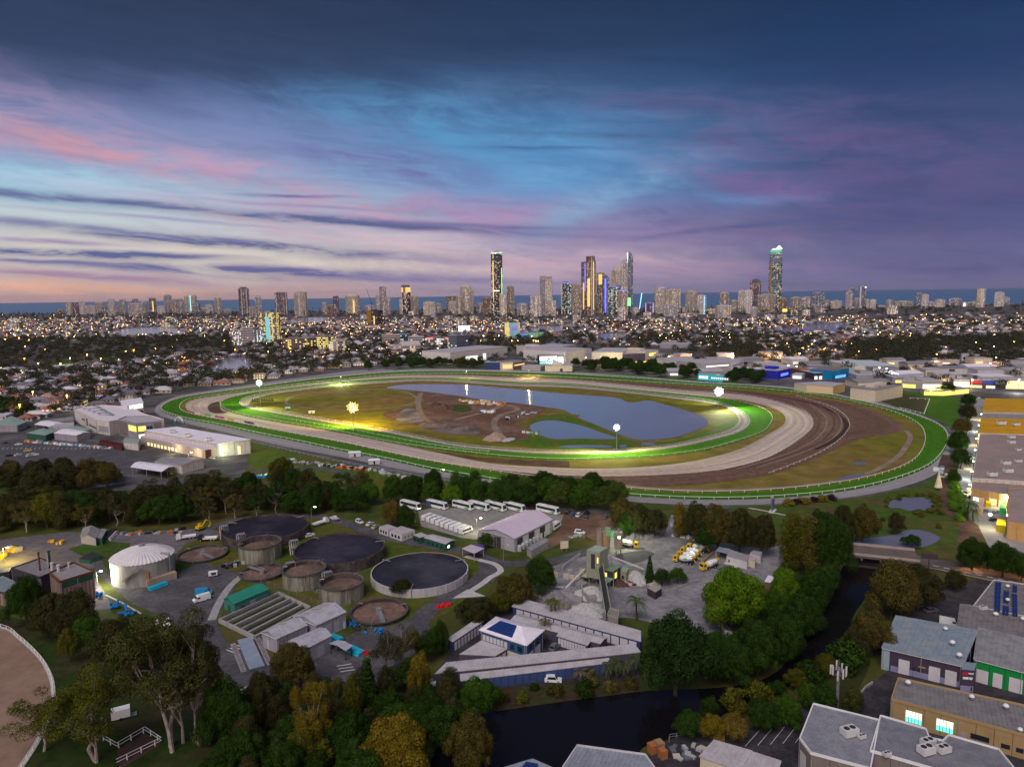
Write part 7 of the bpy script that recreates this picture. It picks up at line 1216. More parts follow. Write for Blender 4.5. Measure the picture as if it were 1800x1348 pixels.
# ------- towers of the skyline
FW_={}
def fac(key,c,**k):return M('facade_'+key,c,rough=.6,var=.08,scale=.02,**k)
FAC=dict(w=fac('white',(.66,.58,.60)),b=fac('beige',(.47,.39,.36)),g=fac('grey',(.44,.40,.45)),d=fac('dark',(.045,.045,.07)),p=fac('purple',(.16,.11,.16)),t=fac('teal',(.06,.16,.20)),n=fac('brown',(.26,.16,.12)),c=fac('cream',(.60,.51,.46)),s=fac('blue_grey',(.18,.20,.30)))
tw_glass=M('tower_glass',(.050,.042,.060),rough=.2,spec=.5,var=.3,scale=.05)
L_a=EM('tower_light_amber',(1,.62,.22),1.0);L_w=EM('tower_light_white',(1,.86,.64),.9);L_c=EM('tower_light_cool',(.45,.8,.78),.8)
def facade_windows(parent,W,D,z0,z1,rng,lit=.12,fh=3.4,bw=3.6,fillw=.7,fillh=.55,glass=tw_glass,lights=None,sides=(0,1,2,3),nm=''):
 lights=lights or(L_a,L_w);g=MB();ls=[MB()for _ in lights];nf=max(2,int((z1-z0)/fh))
 for s in sides:
  w=W if s in(0,2)else D;nb=max(2,int(w/bw));colbias=[rng.random()**4*2.2 for _ in range(nb)]
  for i in range(nb):
   u0=-w/2+w*(i+(1-fillw)/2)/nb;u1=-w/2+w*(i+1-(1-fillw)/2)/nb
   for f in range(nf):
    a=z0+(z1-z0)*(f+.2)/nf;b=a+(z1-z0)/nf*fillh;o=.12
    if s==0:q=[(u0,-D/2-o,a),(u1,-D/2-o,a),(u1,-D/2-o,b),(u0,-D/2-o,b)]
    elif s==2:q=[(u1,D/2+o,a),(u0,D/2+o,a),(u0,D/2+o,b),(u1,D/2+o,b)]
    elif s==1:q=[(W/2+o,u0,a),(W/2+o,u1,a),(W/2+o,u1,b),(W/2+o,u0,b)]
    else:q=[(-W/2-o,u1,a),(-W/2-o,u0,a),(-W/2-o,u0,b),(-W/2-o,u1,b)]
    if rng.random()<lit*(.5+1.6*colbias[i]):ls[rng.randrange(len(ls))].add(q,[(0,1,2,3)])
    else:g.add(q,[(0,1,2,3)])
 if g.v:build(g,'windows',glass,parent,kind='stuff')
 lm=MB()
 for k,l in enumerate(ls):lm.cur=k;lm.add(l.v,l.f)if l.v else None
 if lm.v:build(lm,'lit_windows',list(lights),parent,kind='stuff')
def tower(x0,x1,top,base,st,label,lit=.12,shape='box',depth=None,accents=None):
 xc=(x0+x1)/2;gx,gy=G(xc,base);W=(x1-x0)/SCL(xc,base);h=ZAT(xc,top,gx,gy);D=depth or W*.85;rng=random.Random(int(x0*7+top))
 ang=math.atan2(gx,gy);rz=-ang*.8+rng.uniform(-.15,.15);k=1/(math.cos(rz+ang)+.35*abs(math.sin(rz+ang)));W*=1.04
 label+=' of the beach skyline' if len(label.split())<5 else '';t=thing('tower_block',label,'tower',(gx,gy+D/2,0),rz,None);m=FAC[st];dark=st in 'dt'
 kw=dict(lit=lit,fillw=.86 if dark else .62,fillh=.8 if dark else .52,lights=(L_a,L_w)if st!='t' else(L_c,L_w,L_a))
 zb=h
 if shape in('step','crown','round'):zb=h*.93
 if shape=='spire':zb=h*.80
 mb=MB();mb.box(-W/2,W/2,-D/2,D/2,0,zb);build(mb,'tower_body',m,t)
 facade_windows(t,W,D,3,zb-1.5,rng,**kw)
 if shape=='box':mb=MB();mb.box(-W*.25,W*.2,-D*.3,D*.3,zb,zb+4);mb.box(-W/2-.3,W/2+.3,-D/2-.3,D/2+.3,zb,zb+1.0);build(mb,'roof_plant',FAC['g']if not dark else m,t)
 elif shape=='step':mb=MB();mb.box(-W*.34,W*.34,-D*.34,D*.34,zb,h*.975);mb.box(-W*.16,W*.16,-D*.2,D*.2,h*.97,h);build(mb,'stepped_top',m,t)
 elif shape=='crown':
  mb=MB();[mb.box(-W/2+W*(i)/5,-W/2+W*(i+.45)/5,-D/2,D/2,zb,h)for i in range(5)];build(mb,'crown_fins',m,t)
 elif shape=='round':mb=MB();mb.dome(0,0,W*.42,zb,h-zb,16,4);build(mb,'domed_top',m,t)
 if st in 'wcbg' and rng.random()<.75:
  mb=MB();nf=int(zb/3.4);[mb.box(-W*.5-.9,-W*.12,-D/2-1.1,-D/2,3+zb*f/nf,3.5+zb*f/nf)for f in range(nf-1)];[mb.box(W*.12,W*.5+.9,-D/2-1.1,-D/2,3+zb*f/nf,3.5+zb*f/nf)for f in range(nf-1)];build(mb,'balconies',m,t,kind='stuff')
 elif not dark:mb=MB();[mb.box(-W/2+W*i/3-.8,-W/2+W*i/3+.8,-D/2-1.0,-D/2,0,zb+1)for i in range(4)];build(mb,'piers',m,t,kind='stuff')
 for ac in(accents or[]):
  kind,mt=ac[0],ac[1];mb=MB()
  if kind=='v':_,_,u,w,a,b=ac;mb.box(-W/2+W*u,-W/2+W*(u+w),-D/2-1.4,-D/2-.9,h*a,h*b)
  elif kind=='top':mb.box(-W/2-.4,W/2+.4,-D/2-.5,D/2+.5,zb*ac[2],zb*ac[3])
  elif kind=='spire':mb.cyl(W*.15,0,.9,h,h+ac[2],6,.2)
  elif kind=='dot':_,_,u,z=ac;mb.box(-W/2+W*u-2.2,-W/2+W*u+2.2,-D/2-2.5,-D/2-1.3,h*z-2.2,h*z+2.2)
  build(mb,{'v':'light_strip','top':'lit_crown','spire':'spire','dot':'lit_sign'}[kind],mt,t)
 return t,W,D,h
blue_s=EM('strip_blue',(.10,.12,1),1.6);gold_s=EM('strip_gold',(1,.60,.10),1.0);cyan_s=EM('strip_cyan',(.25,.8,1),1.6);red_s=EM('strip_red',(1,.08,.06),2);green_s=EM('strip_green',(.15,1,.25),2);white_s=EM('strip_white',(1,.98,.95),2.2);purple_s=EM('strip_purple',(.45,.3,1),1.0)
NAMEC=dict(w='off-white',b='beige',g='grey',d='dark glass',p='dusky purple',t='teal glass',n='brown',c='cream',s='blue-grey')
T=[(99,109,545,'n','low brown block at the far left of the skyline'),(117,125,533,'c','narrow cream tower, first of the left beach group'),(128,137,532,'p','dark tower second in the left beach group'),(137,147,527,'w','tall off-white tower third in the left beach group','step'),(149,163,537,'w','wide pale block fourth in the left beach group'),(167,179,530,'c','cream stepped tower in the left beach group','step'),(180,188,540,'s','short blue-grey block beside the cream stepped tower'),(189,200,527,'w','slim pale twin-shafted tower of the left group'),(204,211,538,'b','short beige block between two pale towers'),(211,220,527,'g','slim grey tower standing alone in the left group'),(224,246,533,'w','broad pale block with a dark cap'),(233,242,526,'s','dark blue tower behind the broad pale block'),(248,257,530,'g','rounded grey tower right of the broad block','round'),(263,273,524,'p','dark tower with a gold-lit core','crown',[('v',gold_s,.4,.2,.1,.8)]),(276,288,538,'w','faint pale block right of the gold-lit tower'),(288,300,517,'g','grey tower with a plant-room hat','step'),(302,312,526,'b','left half of the beige double tower'),(312,321,526,'g','right half of the beige double tower'),(325,342,518,'c','cream tower with a pale green light strip','step',[('v',cyan_s,.52,.07,.05,.95)]),(341,350,534,'s','small grey-blue block right of the green-strip tower'),(350,363,541,'b','low beige block before the flat gap'),(361,373,536,'w','white block above the canal district'),(377,388,521,'c','cream slim tower right of the white block','step'),(379,389,542,'w','low white block at the foot of the cream slim tower'),(392,405,544,'g','low grey roofs beside the purple tower'),(420,436,504,'p','purple ribbed tower with rounded top','round',[('v',FAC['w'],.2,.08,0,.93),('v',FAC['w'],.7,.08,0,.93)]),(437,452,540,'b','low beige block right of the purple ribbed tower'),(449,459,519,'g','slim tapering grey tower','step'),(484,503,514,'p','broad dusky tower with vertical white ribs','box',[('v',FAC['w'],.05,.06,0,1),('v',FAC['w'],.9,.06,0,1)]),(518,537,514,'c','cream ribbed tower right of the dusky one','box',[('v',FAC['g'],.45,.1,0,1)]),(567,574,532,'b','thin beige tower in the gap above the water'),(576,587,537,'n','low brown block beside the thin beige tower'),(587,595,521,'p','thin dark tower with a mast','box',[('spire',steel,14)]),(608,629,517,'c','gold-lit cream tower with a round crown','round',[('v',gold_s,.62,.12,.05,.7)]),(627,634,540,'s','short dark block beside the gold-lit crown tower'),(641,657,537,'w','low white block under the crane'),(661,668,520,'w','left wing of the white three-part tower'),(668,679,504,'g','tall dark-topped middle of the three-part tower'),(679,686,522,'w','right wing of the white three-part tower'),(703,708,526,'c','cream slab behind the golden-topped tower'),(707,721,501,'d','dark tower with golden top and red sign','crown',[('top',gold_s,.80,.985),('dot',red_s,.75,.62),('v',M('gold_panel',(.5,.28,.06)),.1,.3,.72,.92)]),(722,735,521,'b','beige tower right of the golden-topped one'),(745,765,531,'c','cream block with lit balconies'),(765,776,534,'g','grey block right of the cream balconies'),(758,765,548,'w','slim white block in front of the cream balconies'),(785,804,521,'n','dark brown framed block left of the pink tower'),(789,803,530,'w','white block inside the brown frame'),(803,814,522,'b','beige shaft joined to the tall pink-beige tower'),(810,828,500,'c','tall pink-beige tower with blue sign','step',[('dot',EM('blue_dot',(.05,.1,1),4),.8,.55)]),(827,833,510,'c','thin gold-lit shaft right of the blue-sign tower'),(830,843,538,'s','short blue block below the blue-sign tower'),(838,849,533,'g','small grey block before the red-topped one'),(849,863,524,'n','red-topped brown block','box',[('top',M('brick_red',(.3,.06,.06)),.97,1.0)]),(865,884,443,'d','very tall dark glass tower with multicoloured crown lights','box',[('top',EM('crown_mix',(.6,.9,.7),.8),.975,1.0),('dot',red_s,.1,.975),('dot',white_s,.4,.98),('dot',green_s,.85,.975),('v',gold_s,.12,.1,.3,.85),('v',white_s,.2,.5,.385,.40),('v',green_s,.9,.05,.3,.75)]),(879,891,519,'w','pale block at the foot of the very tall dark tower'),(892,904,504,'b','slim beige tower right of the very tall dark tower'),(910,928,534,'g','grey block with scattered lights','box'),(933,952,520,'w','pale block left of the tall grey pair'),(950,961,485,'g','left shaft of the tall grey pair','crown'),(960,971,486,'c','right shaft of the tall grey pair','crown'),(963,977,529,'w','white lit block before the grey pair'),(988,1005,497,'t','teal glass tower with white left edge','box',[('v',FAC['w'],0,.12,0,1),('top',blue_s,.985,1.0)]),(1007,1022,496,'b','beige tower with scattered lights beside the teal one','step'),(1023,1034,461,'p','left shaft of the gold-and-blue twin tower','box',[('v',blue_s,.42,.12,.45,.98),('v',gold_s,.15,.2,.1,.6)]),(1032,1047,450,'n','right taller shaft of the gold-and-blue twin tower','crown',[('v',gold_s,.15,.3,.15,.62),('v',gold_s,.8,.1,.1,.9),('v',FAC['w'],.6,.1,0,.98)]),(1050,1062,480,'n','brown gold-lit tower left of the blue strip','box',[('v',gold_s,.2,.5,.72,.97)]),(1060,1071,483,'s','blue-strip tower of the middle pair','step',[('v',blue_s,.3,.25,.05,.9)]),(1070,1077,506,'t','thin teal tower behind the blue-strip tower'),(1077,1091,469,'c','cream and teal tower left of the pointed tower','step',[('v',FAC['t'],.55,.45,0,.6)]),(1092,1103,456,'g','sloping left slab of the pointed tower','step'),(1101,1112,443,'s','right slab of the pointed tower with a white tip light','step',[('v',white_s,.1,.15,.88,.99),('v',cyan_s,.12,.08,.72,.88),('v',green_s,.1,.6,.12,.25)]),(1080,1089,504,'t','teal glass block under the cream and teal tower','box',[('top',blue_s,.98,1.0)]),(1088,1103,510,'b','beige block with blue roof lights before the pointed tower','box',[('top',blue_s,.965,.99)]),(1087,1099,541,'w','low pale block at the water'),(1112,1123,541,'w','white block right of the pointed tower'),(1135,1149,533,'p','violet-lit block','box',[('v',purple_s,0,.12,0,1),('v',purple_s,.88,.12,0,1)]),(1153,1170,504,'c','cream portal-topped tower','box',[('v',blue_s,.35,.5,.94,.96)]),(1172,1196,509,'c','wide cream slab with three ribs','box'),(1170,1192,536,'g','grey block in front of the wide cream slab'),(1192,1200,539,'w','narrow white block with purple side'),(1200,1207,541,'w','low white block before the brown-banded tower'),(1207,1225,510,'b','brown-banded lit tower','step'),(1226,1241,519,'w','white and green-lit tower','box',[('v',cyan_s,.75,.06,0,.95)]),(1267,1282,513,'b','arched-top lit tower','round'),(1262,1285,537,'w','broad pinkish block in front of the arched tower'),(1286,1296,528,'c','cream block with curved side'),(1299,1311,511,'w','left tower of the white pair'),(1312,1322,510,'w','right tower of the white pair'),(1321,1338,490,'p','tall dusky tower with frame top','step'),(1337,1365,518,'b','broad tan block in front of the tallest tower'),(1322,1331,540,'w','small white block below the dusky tower'),(1372,1384,525,'n','brown tower with yellow-lit base','box',[('v',EM('strip_yellow',(1,.75,.05),1.8),.4,.6,.02,.22)]),(1393,1411,523,'b','left part of the long tan slab group'),(1411,1432,523,'g','right part of the long tan slab group'),(1430,1450,515,'s','blue-centred tower beside the slab group','box'),(1451,1463,529,'b','beige block with dark core'),(1463,1480,529,'c','cream block full of lit balconies'),(1489,1499,513,'g','pale front slab of the blue-capped tower'),(1494,1502,507,'s','blue-capped tower'),(1503,1511,525,'g','grey slab behind the blue-capped tower'),(1512,1522,504,'s','white-tipped slim blue tower','box',[('v',white_s,.75,.25,.94,.99),('v',FAC['w'],0,.25,0,1)]),(1523,1530,527,'c','left half of the low cream pair'),(1531,1540,527,'w','right half of the low cream pair'),(1544,1563,538,'b','low wide tan block'),(1560,1571,528,'g','grey tower over the low tan block'),(1580,1608,530,'b','wide grid-fronted lit block','box'),(1612,1622,516,'s','darker half of the slate tower'),(1622,1632,518,'w','paler half of the slate tower'),(1632,1647,531,'g','grey pair right of the slate tower'),(1648,1662,527,'c','cream lit tower over the red street'),(1675,1693,524,'g','stepped grey tower','step'),(1693,1701,532,'w','white block beside the stepped tower','box',[('v',white_s,.3,.3,0,.9)]),(1720,1732,508,'c','cream tower with white light rib','box',[('v',FAC['w'],.6,.2,0,1)]),(1709,1731,531,'b','dark grid block before the cream tower'),(1753,1766,514,'w','white blank-sided tower'),(1766,1776,523,'g','grey tower attached to the white blank-sided tower')]
for i,r in enumerate(T):
 x0,x1,top,st,lb=r[:5];xc=(x0+x1)/2;off=26 if xc<420 else(33 if xc<860 else(39 if xc<1380 else 34))
 front={'low pale block at the water':565,'broad pinkish block in front of the arched tower':560,'grey block in front of the wide cream slab':556,'broad pale block with a dark cap':556,'slim white block in front of the cream balconies':560,'small white block below the dusky tower':557,'white lit block before the grey pair':556}.get(lb)
 tower(x0,x1,top,front or HZ(xc)+off+(i*7%5)-2,st,lb,lit=.12+.06*(860<xc<1120),shape=r[5]if len(r)>5 else 'box',accents=r[6]if len(r)>6 else None)
gx,gy=G(1361,548);h=ZAT(1361,436,gx,gy);W=23.0/SCL(1361,548);t=thing('tower_block','tallest tower of the skyline, teal crown, white lit peak and thin spire','tower',(gx,gy,0),.1)
mb=MB();n=20
def el_(s,z):return[(W*.5*s*math.cos(2*math.pi*i/n),W*.42*s*math.sin(2*math.pi*i/n))for i in range(n)]
for a,b,s0,s1 in[(0,.5,.98,1.0),(.5,.80,1.0,.96),(.80,.93,.96,.88)]:mb.prism(el_(s0,0),h*a,h*b,el_(s1,0))
build(mb,'tower_body',FAC['s'],t)
g=MB();l=MB();tl=MB();rng=random.Random(5)
for f in range(76):
 z0,z1=h*.93*(f+.2)/76,h*.93*(f+.85)/76;s=.985+.02*min(1,(f/76)/.5)if f<60 else .96-(f-60)/16*.075
 for i in range(28):
  a0,a1=2*math.pi*(i+.08)/28,2*math.pi*(i+.92)/28;q=[(W*.505*s*math.cos(a)+.0,W*.425*s*math.sin(a),z)for a,z in((a0,z0),(a1,z0),(a1,z1),(a0,z1))]
  (l if rng.random()<.16 else(tl if rng.random()<.25 else g)).add(q,[(0,1,2,3)])
build(g,'windows',M('q_glass',(.05,.10,.13),rough=.12,spec=.7),t,kind='stuff');build(l,'lit_windows',L_a,t,kind='stuff');build(tl,'teal_windows',EM('teal_dim',(.1,.45,.42),.35),t,kind='stuff')
mb=MB();mb.prism(el_(.90,0),h*.90,h*.97,el_(.86,0));build(mb,'teal_crown',EM('crown_teal',(.02,.55,.36),.7),t)
mb=MB();mb.prism(el_(.80,0),h*.965,h*.99,el_(.5,0));mb.prism([(W*.02,-W*.2),(W*.42,-W*.2),(W*.42,W*.2),(W*.02,W*.2)],h*.98,h*1.035,[(W*.18,-.6),(W*.28,-.6),(W*.28,.6),(W*.18,.6)]);build(mb,'lit_peak',EM('peak_white',(.85,1,.8),1.5),t)
mb=MB();mb.cyl(W*.23,0,1.1,h*1.03,ZAT(1368,396,gx,gy),6,.3);build(mb,'spire',steel,t)
mb=MB();mb.box(-W*.52,-W*.44,-W*.28,-W*.1,0,h*.78);build(mb,'bronze_edge',M('bronze_edge',(.40,.24,.18)),t)
gx,gy=G(654,556);h=ZAT(650,507,gx,gy);t=thing('tower_crane','thin tower crane with raised jib over the low white block','crane',(gx,gy,0));mb=MB();mb.cyl(0,0,1.4,0,h*.45,5);mb.path([(0,0,h*.45),(-22,0,h*.98)],1.0,4);mb.tube((0,0,h*.45),(6,0,h*.5),1.6,4);build(mb,'jib',darkm,t)
gx,gy=G(1124,556);t=thing('lit_mast','slanting blue-lit ride arm beside the white block','ride',(gx,gy,0));mb=MB();mb.beam((0,0,30),(9,0,95),3,3);build(mb,'arm',cyan_s,t);mb=MB();mb.tube((0,0,0),(0,0,32),1.5,6);build(mb,'leg',steel,t)
def blk(label,a,b,top,depth,wall,roof,cat='office',name='office_block',lit=.3,lights=None,bands=0,plant=True,ops=(),kind='flat',fh=3.4,rise=1.5,trim=None,glass=None,win=True):
 ga,gb=G(*a),G(*b);h=ZAT(a[0],top,*ga);d=Vector((gb[0]-ga[0],gb[1]-ga[1]));nrm=Vector((-d.y,d.x)).normalized();W=d.length
 c=(Vector(ga)+Vector(gb))/2+nrm*depth/2;rz=math.atan2(d.y,d.x);t=thing(name,label,cat,(c.x,c.y,0),rz);D=depth
 mb=MB();mb.box(-W/2,W/2,-D/2,D/2,0,h);build(mb,'wall',wall,t);rng=random.Random(int(a[0]*3+top));mb=MB()
 if kind=='gable':
  mb.prism([(-W/2-.4,-D/2-.4),(W/2+.4,-D/2-.4),(W/2+.4,D/2+.4),(-W/2-.4,D/2+.4)],h,h+.3);mb.add([(-W/2-.4,-D/2-.4,h+.3),(W/2+.4,-D/2-.4,h+.3),(W/2+.4,0,h+rise),(-W/2-.4,0,h+rise),(W/2+.4,D/2+.4,h+.3),(-W/2-.4,D/2+.4,h+.3)],[(0,1,2,3),(3,2,4,5),(1,4,2),(0,3,5)])
 else:mb.box(-W/2-.2,W/2+.2,-D/2-.2,D/2+.2,h,h+.5)
 build(mb,'roof',roof,t)
 if plant:mb=MB();mb.box(-W*.25,W*.1,-D*.2,D*.25,h+.5,h+3.2);build(mb,'roof_plant',wall,t)
 if win:facade_windows(t,W,D,1,h-.6,rng,lit=lit,fh=fh,bw=3.2,fillw=.85,fillh=.5,lights=lights or(L_w,L_a),glass=glass or tw_glass)
 for op in ops:
  u0,u1,z0,z1,m,nm=op;mb=MB();mb.box(-W/2+W*u0,-W/2+W*u1,-D/2-.35,-D/2-.05,h*z0,h*z1);build(mb,nm,m,t)
 return t
lil=W_('office_lilac',(.46,.40,.44));pnk=W_('office_pink',(.56,.44,.42))
blk('lilac office block with banded windows left of the lit frame tower',(409,607),(448,608),580,26,lil,roof_lav,lit=.35,lights=(lit_wh,L_w))
blk('slim blank side wing of the lilac office block',(447,608),(455,607),576,26,lil,roof_lav,lit=.02,plant=False)
t=blk('unfinished frame tower lit yellow with a teal core',(458,603),(486,603),549,24,W_('raw_frame',(.30,.26,.20)),concrete,lit=.45,lights=(lit_yel,L_a,L_w),ops=[(.38,.62,0,.86,EM('core_teal',(.02,.55,.60),.8),'lit_core')])
blk('low office with yellow-lit floors right of the frame tower',(503,620),(540,618),596,22,W_('office_dusk',(.22,.18,.20)),roof_grey,lit=.25,lights=(lit_yel,L_a));blk('long office with yellow-lit strips beside the stair tower',(541,614),(573,612),594,22,W_('office_dusk'),roof_lav,lit=.4,lights=(lit_yel,));blk('office full of bright yellow floors',(573,618),(592,616),592,22,W_('office_dusk'),roof_lav,lit=.75,lights=(lit_yel,))
blk('pale lilac stair tower block between the yellow-lit offices',(531,608),(541,608),589,14,lil,roof_lav,lit=.02);blk('stepped white apartment block with lit windows',(592,622),(609,620),600,18,wall_lt,roof_lav,lit=.3,name='apartment_block',cat='apartment block')
blk('pink office with four dark window bands',(673,607),(704,606),589,26,pnk,roof_lav,lit=.03);blk('teal glass office joined to the pink one',(704,606),(721,605),588,24,FAC['t'],roof_lav,lit=.2,lights=(L_c,L_w));blk('dark louvred office left of the pink one',(654,606),(673,606),592,22,wall_dark,roof_grey,lit=.1);blk('pale office with porthole windows',(722,607),(746,606),592,22,wall_lt,roof_lav,lit=.2)
blk('dark office with red sign strips along the roof',(748,610),(790,610),594,26,W_('office_dusk'),roof_grey,lit=.35,lights=(L_w,lit_wh),ops=[(.02,.33,.86,1.02,red_s,'red_sign'),(.85,.98,.86,1.02,red_s,'red_sign')]);blk('tall slate glass office with teal-lit base',(803,622),(825,620),590,22,FAC['s'],roof_grey,lit=.12,ops=[(.3,.98,0,.14,EM('base_teal',(.2,.9,.55),.8),'lit_base')]);blk('blank pink stair wing of the slate office',(795,621),(803,621),592,18,pnk,roof_lav,lit=0,win=False)
t=blk('white lit roof sign standing over the slate office',(806,586),(825,586),573,5,white_s,white_s,lit=0,win=False,plant=False,name='roof_sign',cat='sign')
blk('peach apartment cube left of the white gables',(697,628),(708,627),613,14,pnk,roof_lav,lit=.1,name='apartment_block',cat='apartment block');blk('white gabled apartment block',(708,626),(740,624),608,16,wall_lt,roof_lav,kind='gable',rise=7,lit=.25,name='apartment_block',cat='apartment block')
blk('dark gold-striped office tower nearer than the skyline',(646,573),(666,573),546,30,wall_dark,wall_dark,lit=.05,ops=[(.0,.35,0,1,M('gold_stripe',(.30,.17,.03)),'gold_stripe'),(.55,.66,.1,.65,gold_s,'light_strip')],name='office_tower')
gx,gy=G(901,594);W=27/SCL(901,594);h=ZAT(901,567,gx,gy);t=thing('arts_centre','faceted arts building lit in yellow, blue, green and orange','theatre',(gx,gy,0));mb=MB();mb.box(-W*.45,W*.45,0,W*.6,0,h);build(mb,'wall',wall_dark,t)
rr=random.Random(9);fm=[EM('facet_blue',(.02,.15,.8),.5),EM('facet_green',(.02,.45,.12),.5),EM('facet_teal',(.02,.4,.45),.5),EM('facet_orange',(.9,.30,.02),.6),EM('facet_yellow',(.9,.65,.03),.7)]
nx,nz=7,6;pt=[[(-W*.5+W*i/nx+(rr.uniform(-2,2)if 0<i<nx else 0),-1.5+rr.uniform(-1,1),h*j/nz+(rr.uniform(-2,2)if 0<j<nz else 0))for i in range(nx+1)]for j in range(nz+1)]
for j in range(nz):
 for i in range(nx):
  u=i/nx;m=fm[4]if u<.2 else(fm[3]if u>.82 and j>2 else fm[rr.choice([0,0,1,1,2])]);a,b,c,d=pt[j][i],pt[j][i+1],pt[j+1][i+1],pt[j+1][i]
  mb=MB();mb.add([a,b,c,d,*((p[0],p[1]+.6,p[2])for p in(a,b,c,d))],[(0,1,2,3),(7,6,5,4),(0,4,5,1),(1,5,6,2),(2,6,7,3),(3,7,4,0)]);build(mb,'facade_panel',m,t)
t=blk('long low green and blue lit wing of the arts building',(914,594),(958,593),585,20,wall_dark,roof_grey,lit=0,win=False,plant=False,name='arts_wing',cat='theatre',ops=[(i/8,i/8+.115,.1,.95,fm[[0,0,2,2,1,1,1,2][i]],'facade_panel')for i in range(8)])
